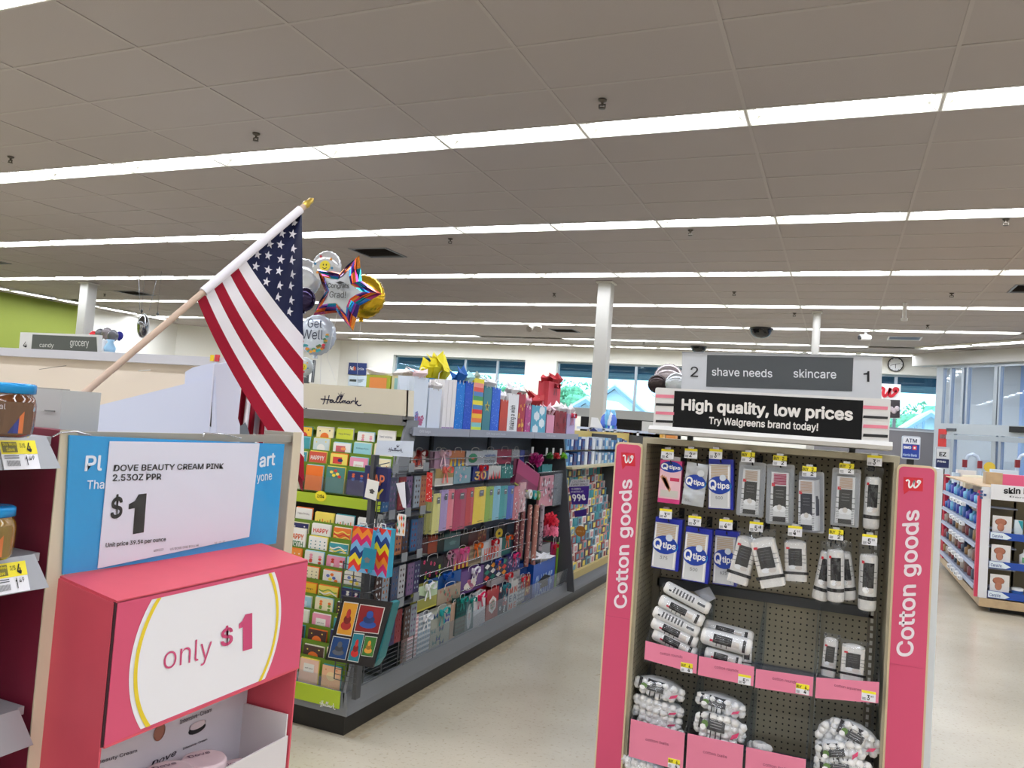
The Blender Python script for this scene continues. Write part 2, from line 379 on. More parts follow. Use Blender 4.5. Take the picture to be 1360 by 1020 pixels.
# HVAC vents replace whole tiles
vents = {}
for (px, py, lb) in [(530, 338, 'dark louvred ceiling vent above the balloon bunch'), (1335, 381, 'dark louvred ceiling vent at the right edge of the photo'), (150, 387, 'dark ceiling vent beside the far left column'),
                     (10, 347, 'dark ceiling vent at the far left edge'), (1180, 447, 'bright slatted air vent near the entrance windows'), (766, 441, 'small grey ceiling vent left of the white column'), (1115, 394, None)]:
    if lb is None: continue
    x, y, _ = at(px, py, Z=CEIL); vents[(math.floor((x-X0)/TW), min(rows, key=lambda r: abs(r+TD/2-y)))] = lb
rest = MB(); cnt = 0; rr = random.Random(1)
for v, dd, i, y in cand:
    if (i, y) in vents: continue
    if cnt < 290 and v == 0:
        m_ = MB(); 
        if tile_mb(m_, i, y, rr.uniform(0, .003)): part('ceiling_tile', m_, tilem, ceil); cnt += 1
    else: tile_mb(rest, i, y)
part('distant_ceiling_tiles', rest, tilem, ceil, kind='stuff')
for (i, y), lb in vents.items():
    t = thing('ceiling_vent', lb, 'vent', (xi(i)+TW/2, y+TD/2, CEIL), 'ceiling air vents')
    a0, a1 = xi(i)+.3, xi(i+1)-.3; bright = 'bright' in lb
    part('tile_surround', MB().box(xi(i)+.01, a0, y+.01, y+TD-.01, CEIL+.004, CEIL+.02), tilem, t); part('tile_surround', MB().box(a1, xi(i+1)-.01, y+.01, y+TD-.01, CEIL+.004, CEIL+.02), tilem, t)
    part('vent_frame', MB().box(a0, a1, y+.01, y+.04, CEIL-.008, CEIL+.02).box(a0, a1, y+TD-.04, y+TD-.01, CEIL-.008, CEIL+.02).box(a0, a0+.03, y+.04, y+TD-.04, CEIL-.008, CEIL+.02).box(a1-.03, a1, y+.04, y+TD-.04, CEIL-.008, CEIL+.02), GREYM if not bright else WHITE, t)
    part('duct', MB().box(a0+.03, a1-.03, y+.04, y+TD-.04, CEIL+.06, CEIL+.07), BLACK, t)
    for q in range(7):
        yy = y+.06+q*.07; part('louvre', MB().hexa([(a0+.03, yy, CEIL-.004), (a1-.03, yy, CEIL-.004), (a1-.03, yy+.045, CEIL+.03), (a0+.03, yy+.045, CEIL+.03), (a0+.03, yy, CEIL), (a1-.03, yy, CEIL), (a1-.03, yy+.045, CEIL+.034), (a0+.03, yy+.045, CEIL+.034)]), (mat((70, 62, 58), .6) if not bright else mat((190, 205, 225), .5)), t)
# ---------------- fluorescent troffers
lampm = mat((240, 245, 255), .5, emit=LIGHT_E, name='lamp_lens'); reflm = mat((240, 238, 228), .35)
def troffer_parts(t, ox, oy, L=TW, D=LD):
    hz = .10
    a = MB(); e = .012; x0, x1, y0, y1 = -L/2+e, L/2-e, -D/2+e, D/2-e
    # sloped reflector sides and scooped ends
    xs_ = [x0, x0+.05, x0+.16, x1-.16, x1-.05, x1]; zs = [0, .045, hz, hz, .045, 0]
    a.quad((x0, y0, 0), (x1, y0, 0), (x1-.16, y0+.03, hz), (x0+.16, y0+.03, hz)); a.quad((x0, y1, 0), (x1, y1, 0), (x1-.16, y1-.03, hz), (x0+.16, y1-.03, hz))
    for sx, q in ((x0, 1), (x1, -1)):
        a.quad((sx, y0, 0), (sx, y1, 0), (sx+q*.05, y1-.01, .05), (sx+q*.05, y0+.01, .05)); a.quad((sx+q*.05, y0+.01, .05), (sx+q*.05, y1-.01, .05), (sx+q*.16, y1-.03, hz), (sx+q*.16, y0+.03, hz))
    a.box(x0-.01, x1+.01, y0-.01, y0, 0, hz+.03); a.box(x0-.01, x1+.01, y1, y1+.01, 0, hz+.03); a.box(x0-.01, x0, y0, y1, 0, hz+.03); a.box(x1, x1+.01, y0, y1, 0, hz+.03); a.box(x0, x1, y0, y1, hz+.03, hz+.04)
    part('reflector', a.mesh('reflector', reflm), None, t)
    yl = y1-.022; pts = []
    for k in range(17):
        a_ = -math.pi/2+math.pi*k/16; pts.append((x1-.17+.14*math.cos(a_), yl*math.copysign(abs(math.sin(a_))**.8, math.sin(a_)), hz*.5))
    pts += [(-a_, -b2, c2) for a_, b2, c2 in pts]
    b_ = MB().add(pts, [tuple(range(34))[::-1]])
    part('lamp_lens', b_.mesh('lamp_lens', lampm), None, t)
    c = MB()
    for q, sx in ((1, x0), (-1, x1)): c.add([(sx+q*.002, y0+.08, .02), (sx+q*.1, y0+.06, .055), (sx+q*.1, y0+.1, .055)], [(0, 1, 2)])
    part('latch', c.mesh('latch', gridm), None, t)
def new_light(x, y, rz=0):
    global PROTO
    if PROTO is None:
        t = thing('ceiling_light', '', 'light', (0, 0, CEIL)); troffer_parts(t, 0, 0); PROTO = t; o = t
    else: o = copy_tree(PROTO)
    o.location = (x, y, CEIL-.001); o.rotation_euler[2] = rz; return o
PROTO = None
LROW = []
for k in range(-4, 6):
    y = Y0+PIT*k+LD/2
    if y < YF+.3: continue
    its = []
    for i in range(i0, 7):
        x = xi(i)+TW/2
        if k == 3 and x < -17.2: continue
        if k == 4 and x > 2.9: continue
        if k == 5 and (-9.2 < x < -7.0 or x > .9 or x < -16.5): continue
        if x < XW+.7: continue
        its.append((x, y, 0))
    LROW.append((k, its))
LROW.append((9, [(3.3+TW*.7071*q, 20.0-TW*.7071*q, -math.pi/4) for q in range(5)]))  # fixtures added inside the vestibule to brighten it
LROW.append((6, [(-13.7+TW*q, 20.58, 0) for q in range(13)]))
LROW.append((7, [(-18.2, 5.6+TW*q, math.pi/2) for q in range(10)]))
LROW.append((8, [(1.95+TW*.7071*q, 18.73-TW*.7071*q, -math.pi/4) for q in range(6)]))
rown = {-2: 'overhead', -1: 'topmost', 0: 'large nearest', 1: 'second', 2: 'third', 3: 'fourth', 4: 'fifth', 5: 'sixth', 6: 'farthest', 7: 'left wall', 8: 'slanted entrance'}
for k, its in LROW:
    v = []
    for (x, y, rz) in its:
        p = proj((x, y, CEIL)); vis = p is not None and -40 < p[0] < 1400 and -30 < p[1] < 500
        v.append((p[0] if vis else 1e9, x, y, rz, vis))
    v.sort(); n = 0
    for (_, x, y, rz, vis) in v:
        o = new_light(x, y, rz)
        if k >= 6: o.scale[2] = .3; o.location[2] = CEIL-.043      # slim fixtures fixed under the tiles
        if vis:
            o['label'] = 'recessed fluorescent light, %s from the left in the %s ceiling row' % (ORD[n], rown.get(k, 'added vestibule')); n += 1
            o['group'] = 'fluorescent lights of the %s ceiling row' % rown.get(k, 'added vestibule')
        else: o['label'] = 'recessed fluorescent light in the ceiling outside the view'; o['group'] = 'fluorescent lights outside the view'
# ---------------- sprinklers, cameras, dome, clock
spm = mat((90, 84, 76), .4, .7)
for n, (px, py, lb) in enumerate([(800, 138, 'ceiling sprinkler above the centre, nearest one'), (340, 182, 'ceiling sprinkler above the flag pole tip'), (14, 212, 'ceiling sprinkler at the far left edge'), (598, 320, 'ceiling sprinkler right of the balloons beyond the second light row'),
        (917, 309, 'ceiling sprinkler above the pegboard display'), (1336, 295, 'ceiling sprinkler at the right edge beyond the second light row'), (736, 392, 'small far sprinkler left of the tall white column'), (975, 390, 'small far sprinkler right of the tall white column'), (1264, 392, 'small far sprinkler near the right vent'),
        (1055, 418, 'tiny sprinkler beside the thin pipe column'), (1232, 434, 'tiny sprinkler above the third window'), (855, 456, 'tiny sprinkler over the second window'), (139, 392, 'tiny sprinkler right of the far left column')]):
    x, y, _ = at(px, py, Z=CEIL-.03)
    t = thing('sprinkler', lb, 'sprinkler', (x, y, CEIL), 'ceiling sprinklers')
    part('escutcheon', MB().lathe([(.0, -.001), (.032, -.001), (.028, -.012), (.012, -.018), (.012, -.02)], (x, y, CEIL), n=12), spm, t)
    part('nozzle', MB().tube([(x, y, CEIL-.015), (x, y, CEIL-.042)], .009, n=8).box(x-.025, x-.018, y-.004, y+.004, CEIL-.06, CEIL-.035).box(x+.018, x+.025, y-.004, y+.004, CEIL-.06, CEIL-.035).box(x-.025, x+.025, y-.004, y+.004, CEIL-.04, CEIL-.033), spm, t)
    part('deflector', MB().lathe([(0, -.064), (.024, -.064), (.024, -.06), (0, -.06)], (x, y, CEIL), n=10), spm, t)
def dome(px, py, r, lb, col=(12, 12, 14)):
    x, y, _ = at(px, py, Z=CEIL)
    t = thing('security_dome', lb, 'security camera', (x, y, CEIL), 'ceiling camera domes')
    part('dome_ring', MB().lathe([(r*1.08, 0), (r*1.08, -.03), (r, -.03)], (x, y, CEIL), n=20), mat((30, 30, 32), .4), t)
    part('dome', MB().lathe([(r*math.cos(R(a)), -.02-r*.85*math.sin(R(a))) for a in range(0, 91, 15)], (x, y, CEIL), n=20), mat(col, .12), t)
dome(1011, 436, .22, 'black half-round security dome above the aisle sign'); dome(928, 460, .19, 'black security dome left above the aisle sign, farther away')
x, y, _ = at(1150, 441, Z=CEIL)
t = thing('camera', 'small white bullet security camera on the ceiling above the third window', 'security camera', (x, y, CEIL)); t.name = 'security_camera'
part('mount', MB().tube([(x, y, CEIL), (x, y, CEIL-.1)], .03), WHITE, t); part('camera_body', MB().tube([(x-.1, y-.08, CEIL-.12), (x+.08, y+.05, CEIL-.1)], .055, n=12), WHITE, t); part('lens', MB().tube([(x-.12, y-.095, CEIL-.122), (x-.1, y-.08, CEIL-.12)], .045, n=12), BLACK, t)
x, y, _ = at(711, 436, Z=CEIL-.1)
t = thing('spotlight', 'small twin spotlight on the ceiling left of the tall column', 'light', (x, y, CEIL))
part('mount', MB().box(x-.12, x+.12, y-.03, y+.03, CEIL-.05, CEIL), WHITE, t)
for s in (-.09, .09): part('lamp_head', MB().tube([(x+s, y+.05, CEIL-.06), (x+s*1.3, y-.09, CEIL-.13)], [.04, .075], n=12), mat((200, 195, 185), .3, .5), t)
x, y, _ = at(1086, 395, Z=CEIL-.2)
t = thing('ceiling_pendant', 'thin white rod hanging from the ceiling right of the pipe column', 'rod', at(1202, 402, Z=CEIL))
q = at(1202, 402, Z=CEIL); part('rod', MB().tube([q, (q[0], q[1], CEIL-.28)], .03, n=8), WHITE, t); part('cap', MB().lathe([(.0, -.28), (.05, -.28), (.05, -.24), (0, -.24)], (q[0], q[1], CEIL), n=10), WHITE, t)
# columns
def column(px, py, w, lb, rnd_=False):
    x, y, _ = at(px, py, Z=CEIL)
    t = thing('column', lb, 'column', (x, y, 0)); 
    if rnd_: part('shaft', MB().tube([(x, y, 0), (x, y, CEIL)], w/2, n=16), mat((188, 186, 180), .5), t)
    else: part('shaft', MB().rbox(x-w/2, x+w/2, y-w/2, y+w/2, 0, CEIL, .02), mat((188, 186, 180), .5), t)
    part('collar', MB().box(x-w*.62, x+w*.62, y-w*.62, y+w*.62, CEIL-.025, CEIL-.004), OFFW, t)
    part('base_collar', MB().box(x-w*.6, x+w*.6, y-w*.6, y+w*.6, 0, .12), OFFW, t)
column(805.5, 375, .215, 'tall square white column left of the pegboard display'); column(1085.5, 414, .13, 'thin round white pipe column behind the aisle sign', True); column(118.5, 376, .24, 'square white column beside the green wall at far left')
# clock
x, y, z = at(1189.5, 484, Y=YB-.05)
t = thing('wall_clock', 'round white wall clock with black rim above the third window', 'clock', (x, y, z))
part('clock_face', MB().add([(x+.17*math.cos(R(a)), y+.02, z+.17*math.sin(R(a))) for a in range(0, 360, 15)], [tuple(range(24))[::-1]]).add([(x+.17*math.cos(R(a)), y+.0, z+.17*math.sin(R(a))) for a in range(0, 360, 15)], [tuple(range(24))]), PRINTW, t)
part('rim', MB().tube([(x+.17*math.cos(R(a)), y-.005, z+.17*math.sin(R(a))) for a in range(0, 361, 15)], .013, n=6), INK, t)
part('hour_hand', MB().box(x-.006, x+.006, y-.012, y-.01, z-.1, z+.01), INK, t)
part('minute_hand', MB().slab([(x-.12, y-.014, z-.035), (x-.12, y-.014, z-.025), (x+.1, y-.014, z+.03), (x+.1, y-.014, z+.022)], (0, .001, 0)), INK, t)
tk = MB()
for a in range(0, 360, 30): c_, s_ = math.cos(R(a)), math.sin(R(a)); tk.tube([(x+.135*c_, y-.011, z+.135*s_), (x+.155*c_, y-.011, z+.155*s_)], .005, n=4)
part('tick_marks', tk, INK, t)
# ---------------- entrance vestibule: wall set at 45 degrees
c0 = V(at(1252, 470, Z=CEIL)); CC = c0.x+c0.y
dv = V(.70711, -.70711, 0); nv = V(-.70711, -.70711, 0)      # along the wall, towards the store
def ev(t, z, o=0): return V(c0.x, c0.y, 0)+dv*t+nv*o+V(0, 0, z)
def ebox(mb, t0, t1, z0, z1, o0=0, o1=.1, m=None): return mb.obox(ev(t0, z0, o0), dv*(t1-t0), nv*(o1-o0), V(0, 0, z1-z0), m)
def et(px, py):
    q = V(at(px, py, C=CC)); return (q-V(c0.x, c0.y, 0)).dot(dv), q.z
tL = et(1253, 484)[0]; zS = et(1300, 484)[1]; zH1 = et(1300, 564)[1]; zH0 = et(1300, 578)[1]
struct('wall_vestibule', ebox(MB(), -.6, 9, zS, CEIL, -.1, .25), mat((200, 198, 194), .7))
vs = struct('door_1', ebox(ebox(MB(), -.05, .12, 0, zS), .12, 9, zH0, zH1), mat((176, 184, 190), .4, .2))
alum = mat((170, 178, 186), .35, .5)
for px, w in ((1266, .04), (1282, .06), (1288, .05), (1326, .08), (1331, .04)):
    q = et(px, 520)[0]; part('transom_mullion', ebox(MB(), q-w/2, q+w/2, zH1, zS), alum, vs)
part('transom_rail', ebox(MB(), .12, 9, zS-.07, zS), alum, vs)
glass2 = clear((236, 243, 252), .1, .02, name='door_glass')
part('pane', ebox(MB(), .12, 9, zH1, zS-.07, .03, .035), glass2, vs)
for px, w in ((1268, .07), (1323, .1), (1331, .06)):
    q = et(px, 610)[0]; part('door_stile', ebox(MB(), q-w/2, q+w/2, 0, zH0), alum, vs)
part('pane', ebox(MB(), .2, 9, 0.1, zH0, .03, .035), glass2, vs)
part('door_rail', ebox(MB(), .12, 9, zH0-.12, zH0-.02, .02, .12), alum, vs)
part('door_rail', ebox(MB(), .12, 9, 0, .12, .0, .06), alum, vs)
q = et(1355, 571); part('sensor', ebox(MB(), q[0]-.12, q[0]+.2, q[1]-.06, q[1]+.06, .1, .17), BLACK, vs)
q = et(1268, 571); part('sensor', ebox(MB(), q[0]-.12, q[0]+.12, q[1]-.03, q[1]+.03, .1, .12), GREYD, vs)
q = et(1256, 585); solo('fire_notice', ebox(MB(), q[0]-.1, q[0]+.1, q[1]-.25, q[1]+.25, .1, .12, mat((190, 40, 40), .5)), None, 'small red arrow notice on the post beside the entrance', 'sign')
# vestibule interior: pale blue outer wall and far glazing
struct('wall_vestibule_outer', MB().obox(ev(-1.5, 0, -2.2), dv*11, nv*.1, V(0, 0, CEIL)), mat((176, 204, 244), .6))
# ================================================================ local frames: x right, y up, z out of the face
class Fr:
    def __init__(s, P, RX=(1, 0, 0), UP=(0, 0, 1)):
        s.P = V(P); s.x = V(RX).normalized(); s.z = s.x.cross(V(UP)).normalized(); s.y = s.z.cross(s.x)
    def __call__(s, x, y, z=0): return s.P+s.x*x+s.y*y+s.z*z
    def do(s, mb): mb.v = [tuple(s(*v)) for v in mb.v]; return mb
def xr(mb, deg):   # rotate verts about z out axis in the local plane
    c, q = math.cos(R(deg)), math.sin(R(deg)); mb.v = [(a*c-b*q, a*q+b*c, d) for a, b, d in mb.v]; return mb
def rect(mb, x0, x1, y0, y1, z, m=None): return mb.quad((x0, y0, z), (x1, y0, z), (x1, y1, z), (x0, y1, z), m)
def disk(mb, cx, cy, rx, ry, z, m=None, n=14, a0=0):
    return mb.add([(cx+rx*math.cos(R(a0)+2*math.pi*k/n), cy+ry*math.sin(R(a0)+2*math.pi*k/n), z) for k in range(n)], [tuple(range(n))], m)
def star(mb, cx, cy, r, z, m=None, rot=90, k=.4):
    pts = [(cx+(r if i % 2 == 0 else r*k)*math.cos(R(rot+36*i)), cy+(r if i % 2 == 0 else r*k)*math.sin(R(rot+36*i)), z) for i in range(10)]
    return mb.add(pts+[(cx, cy, z)], [(i, (i+1) % 10, 10) for i in range(10)], m)
def front(mb, s, x, y, w, h, z, m, bold=0, spacing=1.0): return text_into(mb, s, (x, y, z), (w, 0, 0), (0, h, 0), m, bold, spacing)
XS = (1, 0, 0)
WPT = smooth([(.0, .78), (.1, .93), (.22, .8), (.2, .4), (.26, .08), (.42, .25), (.56, .75), (.6, .9), (.56, .5), (.6, .12), (.76, .2), (.95, .6), (1.0, .85), (.86, .92), (.8, .72), (.95, .62)], 4)
def script_w(mb, x, y, w, h, z, m, t=.12):
    return stroke(mb, WPT, h*t, (w, 0, 0), (0, h, 0), (x, y, z), m)

# ================================================================ COTTON GOODS END DISPLAY
YE = 3.3; YK = 3.64; XL, XR_ = -.755, .195
def peg_mat(col, sp=.0254):
    m = bpy.data.materials.new('pegboard'); m.use_nodes = True; nt = m.node_tree; b = nt.nodes['Principled BSDF']
    tc = nt.nodes.new('ShaderNodeTexCoord'); sc = nt.nodes.new('ShaderNodeVectorMath'); sc.operation = 'SCALE'; sc.inputs['Scale'].default_value = 1/sp
    fr = nt.nodes.new('ShaderNodeVectorMath'); fr.operation = 'FRACTION'; sb = nt.nodes.new('ShaderNodeVectorMath'); sb.operation = 'SUBTRACT'; sb.inputs[1].default_value = (.5, .5, .5)
    geo = nt.nodes.new('ShaderNodeNewGeometry'); ab = nt.nodes.new('ShaderNodeVectorMath'); ab.operation = 'ABSOLUTE'; om = nt.nodes.new('ShaderNodeVectorMath'); om.operation = 'SUBTRACT'; om.inputs[0].default_value = (1, 1, 1)
    mu = nt.nodes.new('ShaderNodeVectorMath'); mu.operation = 'MULTIPLY'; ln = nt.nodes.new('ShaderNodeVectorMath'); ln.operation = 'LENGTH'
    l = nt.links.new
    l(tc.outputs['Object'], sc.inputs[0]); l(sc.outputs[0], fr.inputs[0]); l(fr.outputs[0], sb.inputs[0]); l(geo.outputs['Normal'], ab.inputs[0]); l(ab.outputs[0], om.inputs[1])
    l(sb.outputs[0], mu.inputs[0]); l(om.outputs[0], mu.inputs[1]); l(mu.outputs[0], ln.inputs[0])
    lt = nt.nodes.new('ShaderNodeMath'); lt.operation = 'LESS_THAN'; lt.inputs[1].default_value = .15; l(ln.outputs['Value'], lt.inputs[0])
    mx = nt.nodes.new('ShaderNodeMix'); mx.data_type = 'RGBA'; mx.inputs[6].default_value = (*lin(col), 1); mx.inputs[7].default_value = (.006, .006, .006, 1)
    l(lt.outputs[0], mx.inputs[0]); l(mx.outputs[2], b.inputs['Base Color']); b.inputs['Roughness'].default_value = .6; return m
PEG = peg_mat((168, 160, 138)); TAN = mat((172, 164, 142), .5); TAND = mat((120, 112, 96), .5)
ec = thing('end_display', 'tan pegboard end display of cotton goods between two pink wing signs', 'store display', ((XL+XR_)/2, 3.5, 0))
part('back_panel', MB().box(XL, XR_, YK, YK+.02, .05, 1.47), PEG, ec)
part('side_panel', MB().box(XL-.018, XL, YE+.01, YK, .0, 1.45), PEG, ec); part('side_panel', MB().box(XR_, XR_+.018, YE+.01, YK, .0, 1.45), TAN, ec)
part('base_deck', MB().box(XL, XR_, YE, YK, .0, .12), TAN, ec)
part('upright', MB().box(XR_-.05, XR_-.02, YK-.03, YK, .12, 1.44), TAND, ec); part('upright', MB().box(XL, XL+.03, YK-.03, YK, .12, 1.44), TAND, ec)
sl = MB(); z = .3
while z < 1.36: sl.box(XR_-.041, XR_-.03, YK-.032, YK-.0295, z, z+.018); z += .03
part('upright_slots', sl, mat((226, 224, 215), .4), ec, kind='stuff')
part('cross_rail', MB().box(XL+.02, XR_-.03, YK-.03, YK-.005, .80, .84), GREYD, ec)
part('top_cap', MB().box(XL-.02, XR_+.02, YE+.02, YK+.05, 1.45, 1.475), TAN, ec)
# gondola body running back behind the end display
gd = thing('aisle_gondola', 'tan shelving gondola running back behind the pegboard end display', 'shelving', (-.28, 5.8, 0))
part('gondola_spine', MB().box(-.33, -.23, 3.7, 8.0, .12, 1.42), TAN, gd); part('kick_plate', MB().box(-.72, .16, 3.7, 8.0, 0, .12), GREYD, gd)
for z in (.14, .45, .75, 1.05, 1.3):
    part('shelf', MB().box(-.72, -.33, 3.7, 8.0, z, z+.025), GREYM, gd); part('shelf', MB().box(-.23, .16, 3.7, 8.0, z, z+.025), GREYM, gd)
part('end_wall', MB().box(.2, .235, 3.75, 7.9, .12, 1.36), mat((210, 216, 226), .35), gd)
# wings
def rounded(x0, x1, z0, z1, r, y, d):   # panel with rounded top corners, facing -Y
    pts = [(x0, y, z0), (x1, y, z0)]
    for cx, st in ((x1-r, 0), (x0+r, 90)):
        for k in range(6): t = R(st+18*k); pts.append((cx+r*math.cos(t), y, z1-r+r*math.sin(t)))
    return MB().slab(pts, (0, d, 0))
PW = mat((206, 76, 112), .4, spec=.45); PW2 = mat((190, 62, 98), .4)
for lb, x0, x1, lg, tx in [('tall pink cotton goods wing sign left of the pegboard', -.888, -.768, [(824.8, 600.6), (843, 602), (825.6, 618)], [(837, 808), (844.6, 636), (815, 808)]),
                       ('tall pink cotton goods wing sign right of the pegboard', .205, .338, [(1200, 633.5), (1226, 635), (1199.5, 651)], [(1219, 872), (1227.5, 676.5), (1190, 872)])]:
    t = thing('wing_sign', lb, 'sign', ((x0+x1)/2, YE, 0), 'pink wing signs of the pegboard display')
    zt = 1.447
    part('cream_frame', rounded(x0, x1, 0, zt, .022, YE-.004, .03), mat((214, 198, 160), .4), t)
    part('pink_panel', rounded(x0+.007, x1-.007, .005, zt-.008, .018, YE-.007, .003), PW, t)
    part('panel_joint', MB().box(x0+.008, x1-.008, YE-.0076, YE-.007, .71-.004, .712-.004), PW2, t)
    a, b_, c = [V(at(*q, Y=YE-.008)) for q in lg]; rx, up = b_-a, c-a
    m = MB().quad(c, c+rx, a+rx, a).add([c+rx*.02, c+rx*.3, c+up*.32+rx*.05], [(2, 1, 0)])
    part('logo_badge', m, mat((205, 30, 50), .45), t)
    m = MB(); stroke(m, WPT, rx.length*.085, rx*.72, -up*.66, c+rx*.14-up*.18+V(0, -.0006, 0)); part('script_logo', m, PRINTW, t)
    part('lettering', px_text(MB(), 'Cotton goods', tx[0], tx[1], tx[2], None, .018, .0002, (0, -1, 0), Y=YE-.0078), mat((238, 226, 232), .5), t)
part('wing_edge', MB().box(.34, .362, YE+.02, YE+.3, 0, 1.44), mat((216, 222, 230), .4), t)
# header boards
def z1(x, y): return (850+x/3.886, 450+y/3.884)
YH = 3.22
h = thing('header_sign', 'black and white striped header sign about high quality and low prices', 'sign', (-.27, YH, 1.5))
q = [V(at(*z1(*p), Y=YH)) for p in [(80, 250), (1295, 312), (1280, 578), (60, 480)]]
xl, xr2, zt, zb = q[0].x, q[1].x, (q[0].z+q[1].z)/2, (q[3].z+q[2].z)/2
part('board', MB().rbox(xl, xr2, YH, YH+.02, zb, zt, .008, axis='y'), mat((222, 220, 218), .4), h)
m = MB(); prof = [(YH-.012, zb+.03), (YH-.03, zb+.015), (YH-.025, zb), (YH+.3, zb-.005), (YH+.3, zb+.008), (YH+.02, zb+.02)]
m.slab([(xl-.012, a, b_) for a, b_ in prof], (xr2-xl+.024, 0, 0)); part('tray', m, mat((204, 202, 198), .4), h)
def hp(x, y, o=.001): return V(at(*z1(x, y), Y=YH-o))
def qd(mb, pts, o=.001): return mb.quad(*[hp(*p, o) for p in pts][::-1])
part('black_panel', qd(MB(), [(178, 268), (1153, 318), (1143, 530), (167, 460)]), mat((12, 12, 14), .5, spec=.2), h)
for s_, cmn, yy in ((0, (228, 128, 148), (288, 305)), (0, (20, 20, 22), (333, 346)), (0, (228, 128, 148), (376, 391)), (0, (20, 20, 22), (420, 433))):
    part('stripe', qd(MB(), [(82, yy[0]-2), (176, yy[0]+2), (175, yy[1]+2), (80, yy[1]-2)], .0012), mat(cmn, .4), h)
for cmn, yy in (((228, 128, 148), (346, 363)), ((20, 20, 22), (398, 411)), ((228, 128, 148), (444, 461)), ((20, 20, 22), (492, 507))):
    part('stripe', qd(MB(), [(1153, yy[0]-3), (1280, yy[0]+4), (1278, yy[1]+4), (1150, yy[1]-3)], .0012), mat(cmn, .4), h)
def pt(mb, s, bl, br, tl, bold=0, o=.0018): P = hp(*bl, o); return text_into(mb, s, P, hp(*br, o)-P, hp(*tl, o)-P, None, bold)
part('lettering', pt(MB(), 'High quality, low prices', (213, 384), (1098, 440), (216, 307), .03), mat((232, 228, 224), .5), h)
part('lettering', pt(MB(), 'Try Walgreens brand today!', (354, 449), (918, 486), (357, 402), .02), mat((232, 228, 224), .5), h)
YA = 3.42
h2 = thing('aisle_sign', 'grey aisle sign for shave needs and skincare with numbers two and one', 'sign', (-.28, YA, 1.5))
def ap(x, y, o=.001): return V(at(*z1(x, y), Y=YA-o))
c = [ap(218, 68, 0), ap(1250, 90, 0), ap(1245, 330, 0), ap(212, 300, 0)]
part('board', MB().slab([c[3], c[2], c[1], c[0]], (0, .035, 0)), mat((196, 198, 202), .4), h2)
part('rim', MB().slab([ap(216, 66, .004), ap(1252, 88, .004), ap(1252, 94, .004), ap(216, 72, .004)][::-1], (0, .042, 0)), mat((150, 152, 156), .4), h2)
part('grey_panel', MB().quad(*[ap(*p, .001) for p in [(347, 83), (1102, 97), (1095, 271), (341, 247)]][::-1]), mat((66, 70, 74), .35), h2)
for x in (-.6, 0.05): part('post', MB().box(x-.012, x+.012, YA+.035, YA+.05, 1.46, 1.7), GREYM, h2)
def pa(s, bl, br, tl, m, bold=.0): P = ap(*bl, .0018); return part('lettering', text_into(MB(), s, P, ap(*br, .0018)-P, ap(*tl, .0018)-P, None, bold), m, h2)
ltw = mat((222, 224, 228), .5); pa('shave needs', (371, 190), (683, 200), (371, 149), ltw, .008); pa('skincare', (792, 200), (1013, 206), (792, 155), ltw, .008)
pa('2', (260, 196), (300, 197), (261, 143), INK, .006); pa('1', (1153, 221), (1184, 222), (1153, 166), INK, .006)
# small red script poster on the far window
t = thing('window_poster', 'white window poster with red script letter above a dark picture', 'poster', at(1182, 555, Y=YB-.1))
def wp(x, y, o=0): return V(at(1160+x/5.1, 440+y/5.1, Y=YB-.1-o))
part('board', MB().slab([wp(20, 590), wp(180, 590), wp(186, 360), wp(20, 352)], (0, .03, 0)), PRINTW, t)
part('picture', MB().quad(wp(20, 586, .01), wp(178, 586, .01), wp(180, 466, .01), wp(20, 460, .01)), mat((60, 54, 58), .4), t)
m = MB(); stroke(m, WPT, .07, wp(160, 445, .02)-wp(40, 440, .02), wp(45, 375, .02)-wp(40, 440, .02), wp(40, 443, .02)); part('script_logo', m, mat((205, 34, 52), .5), t)
m = MB()
for k in range(6): m.ell(wp(60+20*k, 530+10*math.sin(k*2), .02), .06, .02, .07, None, 8, 5)
part('pictured_flowers', m, mat((200, 186, 190), .6), t)
# ---- price tags
TAGW = mat((235, 235, 240), .5); TAGY = mat((242, 226, 40), .5)
def tag_parts(t, fr, w, h, big=True, half=False, price='3', cents='49', yellow=True):
    m = MB(); rect(m, -w/2, w/2, -h/2, h/2, 0); m.v += []
    part('card', fr.do(MB().box(-w/2, w/2, -h/2, h/2, -.0008, 0)), TAGW, t)
    yh = h*.5 if half else h*.24
    if yellow: part('yellow_band', fr.do(rect(MB(), -w/2, w/2, h/2-yh, h/2, .0004)), TAGY, t)
    tx = MB()
    if half: front(tx, 'BUY', -w*.45, h*.06, w*.38, h*.3, .0008, INK, .02); front(tx, price, w*.16, h*.06, w*.14, h*.34, .0008, INK, .02)
    front(tx, price, -w*.12 if not half else w*.1, -h*.38, w*.2, h*(.5 if not half else .38), .0008, INK, .02); front(tx, cents, w*.14 if not half else w*.32, -h*.1, w*.2, h*.2, .0008, INK, .01)
    for k in range(3): rect(tx, -w*.45, -w*.2, -h*.4+k*h*.09, -h*.36+k*h*.09, .0008, GREYD)
    tx2 = fr.do(tx); part('lettering', tx2, None, t)
def peg_tag(px, py, lb, half=False, Y=YE+.03, price='3', cents='49'):
    x, y, z = at(px, py, Y=Y); t = thing('price_tag', lb, 'price tag', (x, y, z), 'price tags on the peg hooks')
    tag_parts(t, Fr((x, y, z), (1, .05, 0)), .052, .04, half=half, price=price, cents=cents)
    part('tag_clip', MB().box(x-.012, x+.012, y+.001, y+.012, z-.012, z+.028), CHROME, t)
